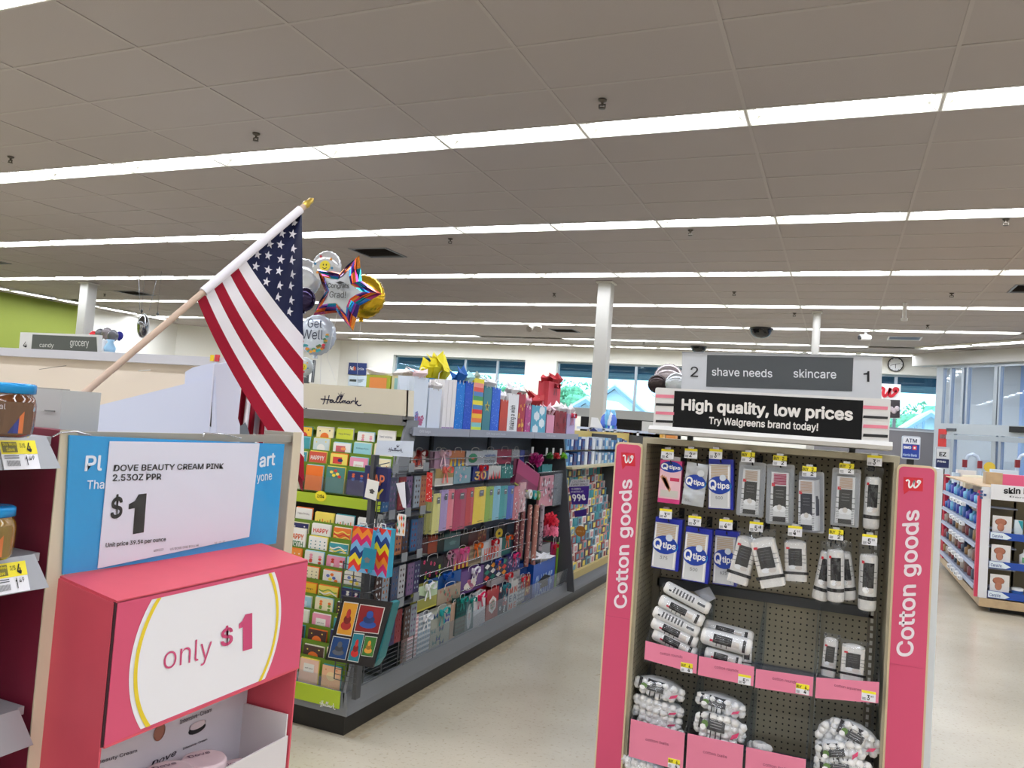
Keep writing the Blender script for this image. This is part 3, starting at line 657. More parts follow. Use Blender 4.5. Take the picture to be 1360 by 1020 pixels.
# ---- peg hooks + hanging packs
hookm = mat((60, 60, 62), .3, .8)
def hook(x, z, yf, lb='black wire peg hook holding a hanging pack'):
    return MB().tube([(x, YK, z), (x, yf, z), (x, yf-.01, z+.012)], .0028, n=6).tube([(x, YK, z+.025), (x, yf+.01, z+.025), (x, yf, z+.035)], .0022, n=6).box(x-.012, x+.012, YK-.006, YK, z-.012, z+.035)
def geom(top, bot, wpx, Y):
    a = V(at(*top, Y=Y)); b_ = V(at(*bot, Y=Y)); up = a-b_; h = up.length; sc_ = V(at(top[0]+50, top[1], Y=Y))-V(at(top[0]-50, top[1], Y=Y)); w = sc_.length*wpx/100
    rx = V(up.z, 0, -up.x).normalized(); return b_, rx, up, w, h
def oval_logo(t, fr, cx, cy, w, h, z, col=(20, 60, 160)):
    m = MB(); disk(m, cx, cy, w/2, h/2, z, mat(col, .35), 20); disk(m, cx+w*.04, cy-h*.04, w*.5, h*.42, z-.0002, mat((30, 130, 205), .35), 20)
    part('logo_oval', fr.do(m), None, t)
    m = MB(); front(m, 'Q', cx-w*.46, cy-h*.3, w*.34, h*.6, z+.0005, PRINTW, .03); front(m, 'tips', cx-w*.09, cy-h*.26, w*.54, h*.42, z+.0005, PRINTW, .025)
    part('lettering', fr.do(m), None, t)
STICK = mat((206, 184, 158), .7)
def sticks(w, h, n, x, y, z, m=None, tip=False):
    mb = MB()
    for k in range(n):
        yy = y+h*(k+.5)/n; mb.box(x-w/2, x+w/2, yy-h*.3/n, yy+h*.3/n, z-.003, z, m)
    return mb
def add_hook(top, Y, t):
    x, y, z = at(top[0], top[1], Y=Y); part('peg_hook', hook(x, z-.012, Y-.01), hookm, t)
hooks = []
def qtip_box(top, bot, wpx, lb, kind, num='500', Y=YE+.05, dep=.055):
    P, rx, up, w, h = geom(top, bot, wpx, Y); fr = Fr(P, rx, up); t = thing('swab_pack', lb, 'cotton swabs', tuple(P), 'cotton swab packs on the pegs')
    if kind == 'pink':
        part('carton', fr.do(MB().box(-w/2, w/2, 0, h, -dep, 0)), mat((214, 60, 130), .4), t)
        part('front_print', fr.do(rect(MB(), -w/2+.001, w/2-.001, h*.1, h*.78, .0004)), mat((240, 196, 205), .4), t)
        part('hang_tab', fr.do(MB().box(-w*.4, w*.4, h, h*1.1, -.002, 0)), mat((200, 196, 200), .4), t)
        oval_logo(t, fr, 0, h*.85, w*.98, h*.26, .001)
        m = MB()
        for k in range(3): m.add([(-w*(.46-.08*k), h*(.6-.02*k), .001), (-w*(.36-.09*k), h*(.66-.02*k), .001), (-w*(.05-.06*k), h*(.4-.04*k), .001), (-w*(.12-.06*k), h*(.33-.04*k), .001)], [(0, 3, 2, 1)])
        part('printed_fingers', fr.do(m), mat((214, 150, 110), .5), t)
        m = MB(); rect(m, 0, w*.42, h*.52, h*.6, .001, mat((205, 50, 90), .4)); part('printed_label', fr.do(m), None, t)
        part('swab_window', fr.do(rect(MB(), -w*.4, w*.4, h*.14, h*.3, .0008)), mat((210, 204, 196), .5), t)
    elif kind == 'pouch':
        m = MB(); m.grid(lambda a, b: (-w/2+w*a, h*b, .012*math.sin(math.pi*a)*(1+.4*math.sin(9*b))+.003*math.sin(31*b+7*a)), 8, 16); m.grid(lambda a, b: (w/2-w*a, h*b, -.02*math.sin(math.pi*a)), 4, 4)
        part('foil_pouch', fr.do(m), mat((196, 200, 206), .28, .5), t); oval_logo(t, fr, w*.02, h*.56, w*.95, h*.34, .018)
        part('badge', fr.do(disk(MB(), w*.22, h*.78, w*.16, w*.16, .0185)), mat((216, 220, 224), .4), t)
        m = MB(); front(m, '500', -w*.35, h*.08, w*.3, h*.06, .014, GREYM); part('lettering', fr.do(m), None, t)
    else:
        part('carton', fr.do(MB().box(-w/2, w/2, 0, h, -dep, -.004)), mat((24, 40, 165), .35), t)
        iw = w*.38; m = MB().box(-w/2+.002, iw, h*.02, h*.9, -.004, 0); part('window_tray', fr.do(m), mat((214, 216, 218), .3), t)
        part('swabs', fr.do(sticks(iw+w/2-.02, h*.3, 9, (iw-w/2)/2, h*.58, .0025)), STICK, t)
        part('swab_tips', fr.do(sticks(.007, h*.8, 18, -w/2+.008, h*.06, .003).v and MB().box(-w/2+.004, -w/2+.01, h*.05, h*.86, 0, .002).box(iw-.01, iw-.004, h*.05, h*.86, 0, .002)), PRINTW, t)
        cx = (iw-w/2)/2; ow = iw+w/2
        oval_logo(t, fr, cx, h*.48, ow*1.04, h*.36, .004)
        part('badge', fr.do(disk(MB(), cx+ow*.16, h*.63, ow*.15, ow*.15, .0046)), mat((214, 222, 232), .4), t)
        m = MB(); front(m, num, cx-ow*.16, h*.2, ow*.32, h*.06, .0035, GREYD); part('lettering', fr.do(m), None, t)
    add_hook(top, Y-.005, t); return t
def cotton_label(m, w, h, z, cx=0, y0=0):
    """black store-brand label with white cotton bolls and side ticks; fills w x h"""
    rect(m, cx-w/2, cx+w/2, y0+h*.4, y0+h, z, INK); rect(m, cx-w/2, cx+w/2, y0, y0+h*.14, z, INK)
    disk(m, cx-w*.2, y0+h*.36, w*.28, h*.09, z+.0004, PRINTW, 9); disk(m, cx+w*.22, y0+h*.36, w*.28, h*.09, z+.0004, PRINTW, 9); disk(m, cx, y0+h*.4, w*.2, h*.08, z+.0006, mat((222, 216, 208), .6), 9)
    for k in range(3): rect(m, cx-w*.3, cx+w*.3, y0+h*(.86-.09*k), y0+h*(.875-.09*k), z+.0004, mat((120, 120, 120), .5))
    for k in range(3):
        for s_ in (-1, 1): rect(m, min(cx+s_*w*.5, cx+s_*w*.72), max(cx+s_*w*.5, cx+s_*w*.72), y0+h*(.45+.15*k), y0+h*(.468+.15*k), z, INK)
    rect(m, cx-w*.62, cx-w*.36, y0+h*.98, y0+h*1.07, z+.0006, mat((205, 30, 50), .5)); return m
def blister(top, bot, wpx, lb, stick, Y=YE+.05, yaw_=0, box=False):
    P, rx, up, w, h = geom(top, bot, wpx, Y); rx2 = V(rx.x, yaw_, rx.z); fr = Fr(P, rx2, up); t = thing('swab_pack', lb, 'cotton swabs', tuple(P), 'clear boxes of cotton swabs on the pegs')
    m = MB(); m.rbox(-w/2, w/2, 0, h, -.003, -.001, .008, axis='z')
    part('backing', fr.do(m), mat((176, 176, 178), .35), t)
    d = .03 if not box else .05; iw, ih, y0 = w*.72, h*.84, h*.04
    if box: d = .05; iw *= .98
    part('paper_tray', fr.do(MB().hexa([(-iw/2, y0, 0), (iw/2, y0, 0), (iw/2*.92, y0+ih, 0), (-iw/2*.92, y0+ih, 0), (-iw/2*.92, y0+.004, d), (iw/2*.92, y0+.004, d), (iw/2*.84, y0+ih-.004, d), (-iw/2*.84, y0+ih-.004, d)])), mat((226, 226, 226), .5), t)
    part('swabs', fr.do(sticks(iw*.62, ih*.22, 8, 0, y0+ih*.74, d+.003)), mat(stick, .7), t)
    m = MB(); cotton_label(m, iw*.64, ih*.70, d+.0012, 0, y0+ih*.02)
    for k in range(9):
        for s_ in (-1, 1): rect(m, min(s_*iw*.3, s_*iw*.43), max(s_*iw*.3, s_*iw*.43), y0+ih*(.04+.035*k), y0+ih*(.048+.035*k), d+.001, GREYD)
    part('printed_label', fr.do(m), None, t)
    if box: part('side_label', fr.do(MB().quad((iw/2*.93, y0+ih*.3, d*.75), (iw/2*.985, y0+ih*.3, d*.15), (iw/2*.93, y0+ih*.68, d*.15), (iw/2*.89, y0+ih*.68, d*.75))), mat((60, 60, 70), .4), t)
    part('clear_cover', fr.do(MB().rbox(-w*.46, w*.46, h*.01, h*.94, 0, d+.005, .01, axis='z')), CLEAR, t)
    add_hook(top, Y-.005, t)
def sleeve(top, bot, wpx, lb, Y=YE+.05, tilt=0, square=False, cat='cotton rounds', grp='cotton bags on the pegs', n2=1, front_lb=True, hk=True):
    P, rx, up, w, h = geom(top, bot, wpx, Y); fr = Fr(P, rx, up); t = thing('cotton_sleeve', lb, cat, tuple(P), grp)
    hh = h*.84; r = w*.42
    if square:
        m = MB().rbox(-r, r, h*.02, hh, -r, r*.5, .012, axis='y', n=3)
        m.ell((0, hh, -r*.25), r*.96, .012, r*.7, None, 12, 4)
        zf = r*.5
    else:
        m = MB(); n = 14; vs = []
        prof = [(.0, -.002), (.6, .0), (.92, .015), (1, .06), (1, .94), (.9, .99), (.5, 1.0), (0, 1.0)]
        for a, b_ in prof:
            for k in range(n): th = 2*math.pi*k/n; vs.append((r*a*math.cos(th), hh*b_, -r*.2+r*a*math.sin(th)))
        m.add(vs, [(i*n+k, (i+1)*n+k, (i+1)*n+(k+1) % n, i*n+(k+1) % n) for i in range(len(prof)-1) for k in range(n)], None, True); zf = r*.8
    part('cotton', fr.do(m), mat((232, 228, 222), .8, bump=.3, bscale=160), t)
    lw = w*.52; m = MB(); z0 = zf+.0015
    if not square:
        def cyl(mb): mb.v = [((r+.0015)*math.sin(a/r), b_, -r*.2+(r+.0015)*math.cos(a/r)+(c-z0)) for a, b_, c in mb.v]; return mb
    lbm = MB()
    # subdivided label so that it wraps the roll
    def wrap_rect(x0, x1, y0, y1, dz, mm):
        for k in range(4):
            a, b_ = x0+(x1-x0)*k/4, x0+(x1-x0)*(k+1)/4; rect(lbm, a, b_, y0, y1, z0+dz, mm)
    wrap_rect(-lw/2, lw/2, hh*.42, hh*.86, 0, INK); wrap_rect(-r*1.2, r*1.2, hh*.2, hh*.27, 0, INK)
    disk(lbm, -lw*.2, hh*.38, lw*.3, hh*.055, z0+.0005, PRINTW, 9); disk(lbm, lw*.24, hh*.37, lw*.28, hh*.05, z0+.0006, mat((214, 204, 196), .6), 9)
    for k in range(4): rect(lbm, -lw*.32, lw*.32, hh*(.78-.06*k), hh*(.79-.06*k), z0+.0005, mat((96, 96, 96), .5))
    for k in range(3):
        for s_ in (-1, 1): rect(lbm, min(s_*lw*.5, s_*lw*.8), max(s_*lw*.5, s_*lw*.8), hh*(.5+.1*k), hh*(.51+.1*k), z0, INK)
    rect(lbm, -lw*.66, -lw*.4, hh*.84, hh*.89, z0+.0006, mat((205, 30, 50), .5))
    if not square: cyl(lbm)
    part('printed_label', fr.do(lbm), None, t)
    # film: loose crinkled bag with flat top
    rr = random.Random(hash(lb) % 1000); rr = random.Random(len(lb)*7+int(top[0]))
    def fil(a, b):
        th = 2*math.pi*a; rad = r*1.07+.003*math.sin(5*th+20*b)+.002*rr.uniform(-1, 1)
        fl = max(0, (b-.82)/.18); zz = -r*.2+rad*math.cos(th)*(1-fl); xx = rad*math.sin(th)*(1+.25*fl)
        b0 = min(1, b/.06); return (xx*(.5+.5*b0), h*(-.03+1.03*b), zz)
    part('clear_bag', fr.do(MB().grid(fil, 16, 14)), FILM, t)
    if hk: add_hook(top, Y-.005, t)
    return t
Z5 = lambda x, y: (860+x/8.5, 590+y/8.5)
Z6 = lambda x, y: (1010+x/7.556, 590+y/7.554)
Z2 = lambda x, y: (850+x/3.886, 690+y/3.886)
qtip_box(Z5(270, 185), Z5(235, 665), 29, 'pink carton of cotton swabs with printed fingers, top left peg', 'pink')
qtip_box(Z5(570, 215), Z5(505, 690), 29, 'silver foil pouch of cotton swabs with blue oval, second on top pegs', 'pouch')
qtip_box(Z5(830, 170), Z5(825, 735), 33, 'blue carton of cotton swabs, third on the top pegs', 'blue', '500')
blister(Z5(1190, 200), Z5(1150, 815), 36, 'clear box of tan stick swabs left of the magenta one', (196, 170, 146))
blister(Z6(205, 200), Z6(190, 805), 37, 'clear box of swabs with magenta sticks', (176, 24, 84))
blister(Z6(510, 275), Z6(510, 885), 36, 'thick angled box of tan swabs right of the magenta one', (206, 176, 150), yaw_=-.35, box=True)
blister(Z6(865, 245), Z6(840, 825), 38, 'clear box of tan stick swabs, rightmost of the boxes on top pegs', (206, 176, 150))
sleeve(Z6(1140, 230), Z6(1105, 850), 26, 'tall round sleeve of cotton rounds at the top right peg')
qtip_box(Z2(150, -5), Z2(125, 258), 36, 'blue carton of swabs numbered 375 under the pink carton', 'blue', '375')
qtip_box(Z2(305, 45), Z2(280, 322), 35, 'blue carton of swabs numbered 500 in the second row', 'blue', '500')
qtip_box(Z2(450, 60), Z2(435, 340), 32, 'blue carton of swabs numbered 625 behind the tilted cotton pads', 'blue', '625', Y=YE+.1)
sleeve(Z2(570, 60), Z2(500, 330), 33, 'tilted bag of large cotton pads leaning left, in front of blue carton', Y=YE+.03, square=True, cat='cotton pads')
sleeve(Z2(620, 62), Z2(690, 350), 38, 'tilted bag of large cotton pads leaning right beside the other tilted one', Y=YE+.0, square=True, cat='cotton pads')
sleeve(Z2(800, 80), Z2(805, 320), 34, 'squat bag of cotton pads between tilted bags and three sleeves', square=True, cat='cotton pads')
sleeve(Z2(985, 120), Z2(925, 415), 26, 'left one of three fanned cotton round sleeves', Y=YE+.07)
sleeve(Z2(1040, 120), Z2(1080, 415), 26, 'right one of three fanned cotton round sleeves', Y=YE+.08)
sleeve(Z2(1010, 105), Z2(1010, 425), 27, 'middle one of three fanned cotton round sleeves', Y=YE+.03)
sleeve(Z2(1185, 125), Z2(1170, 470), 29, 'large cotton rounds sleeve below the top right peg')
for (px, py), lb, hf, pr, ce in [(Z5(225, 110), 'price tag above the pink swab carton', False, '2', '79'), (Z5(490, 105), 'price tag above the silver swab pouch', False, '2', '49'), (Z5(770, 110), 'price tag above the blue carton on the top pegs', False, '3', '29'),
                             (Z5(1135, 145), 'yellow and white price tag left of the magenta swabs', True, '2', '99'), (Z6(195, 165), 'yellow and white price tag above the magenta swabs', True, '2', '99'), (Z6(490, 275), 'yellow and white price tag on the angled swab box', True, '2', '99'),
                             (Z6(865, 245), 'yellow and white price tag above the rightmost swab box', True, '2', '49'), (Z6(1145, 165), 'price tag at the top right peg', False, '3', '29'),
                             (Z5(205, 785), 'price tag above the leftmost blue carton of the second row', False, '3', '59'), (Z5(533, 865), 'price tag above the middle blue carton of the second row', False, '3', '59'), (Z5(885, 905), 'price tag above the half hidden blue carton', False, '4', '99'),
                             (Z2(600, 38), 'price tag above the tilted cotton pads', False, '5', '49'), (Z2(800, 60), 'price tag above the squat cotton bag', False, '4', '99'), (Z2(1012, 78), 'yellow and white price tag above the three sleeves', True, '2', '99'),
                             (Z2(1185, 105), 'price tag above the large cotton sleeve at right', False, '5', '99')]:
    peg_tag(px, py, lb, hf, YE+.0, pr, ce)
# ---- bins
def z3(x, y): return (780+x/2.957, 830+y/2.957)
BINP = mat((226, 128, 156), .45)
def bin_(name_lb, pts, text, tagpx=None, half=False, YB_=YE-.03, fullh=.2, price='4', cents='99'):
    c = [V(at(*z3(*p), Y=YB_)) for p in pts]   # TL TR BR BL
    xl, xr_ = (c[0].x+c[3].x)/2, (c[1].x+c[2].x)/2; zt = (c[0].z+c[1].z)/2; zb = (c[2].z+c[3].z)/2
    t = thing('bin', name_lb, 'bin', ((xl+xr_)/2, YB_, zb), 'clear bins with pink fronts')
    part('floor_panel', MB().box(xl, xr_, YB_+.002, YK-.01, zb-.002, zb+.003), CLEAR, t)
    for x in (xl+.001, xr_-.004): part('clear_side', MB().hexa([(x, YB_, zb), (x+.003, YB_, zb), (x+.003, YK-.01, zb), (x, YK-.01, zb), (x, YB_, zt+.005), (x+.003, YB_, zt+.005), (x+.003, YK-.01, zt+fullh), (x, YK-.01, zt+fullh)]), ACRYL, t)
    dz = (c[1].z-c[0].z)/2
    part('pink_front', MB().hexa([(xl+.002, YB_-.002, zb-dz), (xr_-.002, YB_-.002, zb+dz), (xr_-.002, YB_+.001, zb+dz), (xl+.002, YB_+.001, zb-dz), (xl+.002, YB_-.002, zt-dz), (xr_-.002, YB_-.002, zt+dz), (xr_-.002, YB_+.001, zt+dz), (xl+.002, YB_+.001, zt-dz)]), BINP, t)
    m = MB(); w = xr_-xl; text_into(m, text, (xl+w*.3, YB_-.003, (zt*.55+zb*.45)), (w*.42, 0, 0), (0, 0, .011), mat((120, 50, 80), .5)); part('lettering', m, None, t)
    if tagpx:
        p = V(at(*z3(*tagpx), Y=YB_-.003)); g = thing('price_tag', 'price tag on the ' + name_lb.replace(' with pink front', ''), 'price tag', tuple(p), 'price tags on the bins')
        tag_parts(g, Fr(p, (1, 0, .0)), .048, .038, half=half, price=price, cents=cents)
    return t, xl, xr_, zb, zt
B1 = bin_('upper left bin with pink front under stacked cotton rounds', [(230, 62), (435, 118), (430, 195), (220, 130)], 'cotton rounds', (390, 168), True)
B2 = bin_('upper second bin with pink front holding cotton round bags', [(438, 122), (657, 165), (655, 243), (432, 193)], 'cotton rounds', (617, 215), False, price='5')
B3 = bin_('upper third bin with pink front, empty', [(660, 172), (889, 205), (888, 280), (658, 246)], 'cotton rounds', (845, 252), True)
B4 = bin_('upper right bin with pink front holding cotton squares', [(893, 205), (1146, 225), (1148, 304), (897, 290)], 'cotton squares', (1105, 280), False, price='3')
L1 = bin_('lower left bin with pink front holding cotton ball bags', [(170, 368), (385, 425), (377, 570), (160, 520)], 'cotton balls', (340, 545), True, fullh=.17)
L2 = bin_('lower second bin with pink front holding cotton ball bags', [(392, 425), (612, 472), (612, 610), (385, 570)], 'cotton balls', None, fullh=.17)
L3 = bin_('lower third bin with pink front, nearly empty', [(620, 478), (858, 528), (858, 650), (618, 618)], 'cotton balls', None, fullh=.19)
L4 = bin_('lower right bin with a low front, heaped with cotton bags', [(868, 630), (1125, 640), (1125, 690), (868, 680)], 'cotton balls', None, fullh=.34)
for s_ in (B1, L1): pass
part('bin_rail', MB().box(XL+.01, XR_-.01, YK-.03, YK-.004, B3[3]-.03, B3[3]-.004), GREYM, ec); part('bin_rail', MB().box(XL+.01, XR_-.01, YK-.03, YK-.004, L3[3]-.03, L3[3]-.004), GREYM, ec)
COTM = mat((234, 232, 228), .75, bump=.25, bscale=120)
def roll(c, L, r, ang, lb, grp='cotton round rolls in the upper bins', face=-60, style=0):
    """roll of cotton rounds lying across, centre c, tilted ang degrees in the XZ plane"""
    t = thing('cotton_roll', lb, 'cotton rounds', tuple(c), grp); fr = Fr(c, (math.cos(R(ang)), 0, math.sin(R(ang))))
    prof = [(-.5, 0), (-.5, .7), (-.47, .93), (-.42, 1), (.42, 1), (.47, .93), (.5, .7), (.5, 0)]; n = 14
    vs = [(L*a, r*b_*math.sin(2*math.pi*k/n), r*b_*math.cos(2*math.pi*k/n)) for a, b_ in prof for k in range(n)]
    m = MB().add(vs, [(i*n+k, (i+1)*n+k, (i+1)*n+(k+1) % n, i*n+(k+1) % n) for i in range(len(prof)-1) for k in range(n)], None, True)
    part('cotton', fr.do(m), COTM, t)
    def wrp(mb): mb.v = [(a, (r+.001)*math.sin(b_/r), (r+.001)*math.cos(b_/r)+d) for a, b_, d in mb.v]; return mb
    m = MB()
    def rc(x0, x1, y0, y1, mm, dz=0):
        for k in range(4): rect(m, x0, x1, y0+(y1-y0)*k/4, y0+(y1-y0)*(k+1)/4, dz, mm)
    if style == 0:
        rc(-L*.25, L*.12, -r*.3, r*.75, INK); rc(L*.33, L*.39, -r*.6, r*.9, INK); rc(-L*.31, -L*.25, -r*.2, r*.05, mat((205, 30, 70), .5)); rc(L*.12, L*.27, -r*.25, r*.4, mat((206, 198, 190), .6), .0004)
        for k in range(3): rc(-L*(.18-.1*k), -L*(.165-.1*k), -r*.75, -r*.3, INK)
        for k in range(3): rc(-L*.2, L*.06, r*(.5-.25*k), r*(.56-.25*k), mat((90, 90, 90), .5), .0005)
    else:
        for k in range(7): rc(-L*(.3-.07*k), -L*(.265-.07*k), -r*.1, r*.8, mat((90, 90, 92), .5))
        rc(L*.24, L*.4, r*.1, r*.45, GREYD); rc(-L*.38, -L*.33, -r*.1, r*.15, INK)
    part('printed_label', fr.do(wrp(m)), None, t)
    m = MB().grid(lambda a, b: (L*(-.56+1.12*a), (r*1.06+.0025*math.sin(40*a+9*b))*math.sin(2*math.pi*b)*(min(1, .25+6*a, .25+6*(1-a))), (r*1.06+.0025*math.sin(33*a+11*b))*math.cos(2*math.pi*b)*(min(1, .25+6*a, .25+6*(1-a)))), 14, 14)
    part('clear_bag', fr.do(m), FILM, t)
q2 = lambda x, y: (840+x/7.847, 760+y/7.846)
for k, (x, y, L, r, a, stl, lb) in enumerate([(570, 265, .2, .026, -20, 1, 'topmost cotton roll with printed back, stacked in the upper left bin'), (510, 400, .195, .027, -19, 0, 'second cotton roll from the top in the upper left bin, black label'),
                                            (455, 515, .2, .026, -18, 1, 'third cotton roll from the top in the upper left bin'), (440, 625, .2, .027, -17, 0, 'fourth cotton roll from the top in the upper left bin'), (440, 740, .19, .026, -17, 0, 'lowest cotton roll in the upper left bin, just above its front')]):
    roll(at(*q2(x, y), Y=YE+.03), L, r, a, lb, style=stl)
roll(at(*q2(980, 720), Y=YE+.03), .2, .034, -6, 'plump cotton roll with black label in the upper second bin'); roll(at(*q2(950, 890), Y=YE+.03), .15, .026, -6, 'small cotton roll under the plump one in the upper second bin')
roll(at(*q2(1000, 620), Y=YE+.1), .2, .028, -6, 'cotton roll behind the plump one in the upper second bin')
sleeve(q2(1200, 770), q2(1190, 980), 14, 'short upright cotton pack at the right of the upper second bin', Y=YE+.02, square=True, cat='cotton pads', grp='cotton packs in the upper bins', hk=False)
solo('bag_corner', MB().add([at(*q2(640, 200), Y=YE+.12), at(*q2(800, 150), Y=YE+.15), at(*q2(870, 270), Y=YE+.13), at(*q2(780, 320), Y=YE+.1)], [(0, 1, 2, 3)]).add([at(*q2(640, 200), Y=YE+.13), at(*q2(800, 150), Y=YE+.16), at(*q2(870, 270), Y=YE+.15), at(*q2(780, 320), Y=YE+.13)], [(3, 2, 1, 0)]), clear((240, 242, 246), .15, .2, body=.35, bodyc=(220, 222, 226)), 'loose clear bag end sticking up behind the upper left rolls', 'plastic bag')
# cotton ball bags
def ball_bag(c, w, h, d, lb, tilt=0, grp='cotton ball bags in the lower bins', seed=0, lab=True, strip=True):
    t = thing('cotton_bag', lb, 'cotton balls', tuple(c), grp); fr = Fr(c, (math.cos(R(tilt)), 0, math.sin(R(tilt)))); r_ = random.Random(seed); m = MB()
    n = max(5, int(w/.028))
    for i in range(n):
        for j in range(max(2, int(h/.03))):
            x = -w/2+w*(i+.5)/n+r_.uniform(-.004, .004); y = h*(j+.5)/max(2, int(h/.03))-h/2; q = math.sqrt(max(.05, 1-(2*x/w)**2))
            m.ell((x, y*q+r_.uniform(-.003, .003), d*.35*q), .018, .017, .018, None, 7, 5, jit=.12, rnd=r_)
    m.ell((0, 0, 0), w*.5, h*.48, d*.42, None, 12, 8)
    part('cotton', fr.do(m), COTM, t)
    z0 = d*.35+.021; m = MB()
    if lab:
        sub = [(-w*.22, w*.12, -h*.05, h*.45, INK), (-w*.4, -w*.33, -h*.1, h*.4, INK)]
        for x0, x1, y0, y1, mm in sub:
            m.grid(lambda a, b: (x0+(x1-x0)*a, y0+(y1-y0)*b, z0-.03*((x0+(x1-x0)*a)*2/w)**2-.02*((y0+(y1-y0)*b)*2/h)**2+.003*math.sin(30*a+8*b)), 5, 4, mm)
        for k in range(4): rect(m, -w*.16, w*.06, h*(.34-.09*k), h*(.365-.09*k), z0+.003, mat((150, 150, 150), .5))
        for k in range(3): rect(m, -w*(.15-.1*k), -w*(.13-.1*k), -h*.35, -h*.06, z0-.003, INK)
        disk(m, -w*.27, h*.12, w*.07, h*.14, z0, mat((96, 128, 70), .6), 7)
        disk(m, -w*.3, h*.02, w*.06, h*.1, z0+.001, PRINTW, 7)
    if strip: m.add([(w*.24, -h*.2, z0-.006), (w*.27, -h*.02, z0-.005), (w*.4, h*.1, z0-.012), (w*.37, -h*.08, z0-.012)], [(0, 3, 2, 1)], mat((232, 70, 120), .5))
    if m.v: part('printed_label', fr.do(m), None, t)
    m = MB(); 
    def fl(a, b):
        th, ph = math.pi*a, 2*math.pi*b; q = 1+.05*math.sin(7*ph+5*th)+.03*math.sin(13*th)
        return (w*.56*math.cos(th), h*.56*math.sin(th)*math.sin(ph)*q, (d*.5+.01)*math.sin(th)*math.cos(ph)*q)
    m.grid(fl, 12, 16); part('clear_bag', fr.do(m), FILM, t)
q3 = lambda x, y: (830+x/6.8, 870+y/6.8)
YL = YE+.07
ball_bag(at(*q3(320, 290), Y=YL), .21, .085, .13, 'top cotton ball bag with black label in the lower left bin', -6, seed=1)
ball_bag(at(*q3(310, 440), Y=YL), .21, .06, .13, 'second cotton ball bag in the lower left bin', -6, seed=2, lab=False)
ball_bag(at(*q3(300, 545), Y=YL), .21, .055, .12, 'third cotton ball bag in the lower left bin', -6, seed=3, lab=False)
ball_bag(at(*q3(330, 640), Y=YL), .2, .05, .12, 'lowest cotton ball bag in the lower left bin', -6, seed=4, lab=False, strip=False)
ball_bag(at(*q3(870, 430), Y=YL), .2, .075, .13, 'top cotton ball bag with black label in the lower second bin', -6, seed=5)
ball_bag(at(*q3(860, 640), Y=YL-.03), .2, .12, .12, 'large front cotton ball bag in the lower second bin', -4, seed=6)
ball_bag(at(*q3(1215, 830), Y=YL+.02), .08, .05, .08, 'small white bag peeking over the lower third bin front', 0, seed=7, lab=False, strip=False)
ball_bag(at(*q3(170, 990), Y=YL-.04), .2, .06, .1, 'white cotton bag below the lower left bin front', -6, seed=8, lab=False, strip=False)
q4 = lambda x, y: (1060+x/5.1, 820+y/5.1)
sleeve(q4(230, 110), q4(200, 400), 22, 'clear pack of cotton squares at the left of the upper right bin', Y=YE+.06, square=True, cat='cotton squares', grp='cotton packs in the upper bins', hk=False)
sleeve(q4(380, 160), q4(360, 430), 36, 'wide pack of cotton squares with black label in the upper right bin', Y=YE+.04, square=True, cat='cotton squares', grp='cotton packs in the upper bins', hk=False)
ball_bag(at(*q4(240, 800), Y=YL+.02), .13, .13, .1, 'upright cotton bag at the top left of the lower right heap', 60, seed=11, lab=False, strip=False, grp='cotton bags heaped in the lower right bin')
ball_bag(at(*q4(390, 800), Y=YL), .18, .1, .12, 'grey labelled cotton bag at the top right of the lower right heap', -20, seed=12, grp='cotton bags heaped in the lower right bin')
ball_bag(at(*q4(280, 900), Y=YL-.03), .17, .09, .11, 'middle cotton bag of the lower right heap, black label', 15, seed=13, grp='cotton bags heaped in the lower right bin')
ball_bag(at(*q4(300, 1000), Y=YL-.03), .2, .09, .12, 'lowest cotton bag of the lower right heap, at the frame edge', 5, seed=14, grp='cotton bags heaped in the lower right bin')
# ================================================================ GREETING CARD AND GIFT BAG GONDOLA
GX = -2.02; GXW = -2.955; SLATE = mat((128, 142, 162), .5); SLATED = mat((66, 72, 84), .5); SHG = mat((148, 152, 164), .4); DKG = mat((74, 76, 80), .45); KICK = mat((16, 16, 17), .35)
gg = thing('card_gondola', 'long grey gondola of greeting cards and gift bags with black kick plate', 'shelving', (-2.49, 6.3, 0))
part('kick_plate', MB().box(GXW+.03, GX-.02, 3.14, 9.6, 0, .095), KICK, gg)
part('deck', MB().box(GXW, GX, 3.12, 9.6, .095, .125), GREYM, gg); 
part('deck_lip', MB().hexa([(GX-.02, 3.12, .125), (GX, 3.12, .125), (GX, 9.6, .125), (GX-.02, 9.6, .125), (GX-.03, 3.12, .2), (GX-.01, 3.12, .2), (GX-.01, 9.6, .2), (GX-.03, 9.6, .2)]), GREYM, gg)
part('deck_lip', MB().box(GXW, GX-.02, 3.12, 3.135, .125, .2), GREYM, gg)
part('deck_top', MB().box(-2.44, GX-.02, 3.6, 9.6, .125, .14), DKG, gg)
part('spine', MB().box(-2.49, -2.43, 3.56, 9.6, .12, 1.40), mat((92, 102, 118), .6), gg)
y = 3.56
while y < 6.2: part('back_slat', MB().box(-2.43, -2.42, y+.004, min(y+.88, 6.26), 1.27, 1.39), SLATE, gg); part('upright', MB().box(-2.425, -2.405, y-.015, y+.015, .14, 1.40), SLATED, gg); y += .9
def yp(z): return 3.14+(z-.2)*.29
for x in (GX-.03, GXW):
    part('side_frame', MB().slab([(x, yp(.2)-.02, .2), (x, yp(.2)+.06, .2), (x, yp(1.47)+.10, 1.47), (x, yp(1.47)-.02, 1.47)], (.014, 0, 0)), GREYM, gg)
part('rear_rack_panel', MB().slab([(GXW+.02, yp(.2)+.1, .2), (GXW+.02, yp(.2)+.12, .2), (GXW+.02, yp(1.45)+.1, 1.45), (GXW+.02, yp(1.45)+.06, 1.45)], (.88, 0, 0)), mat((150, 170, 40), .5), gg)
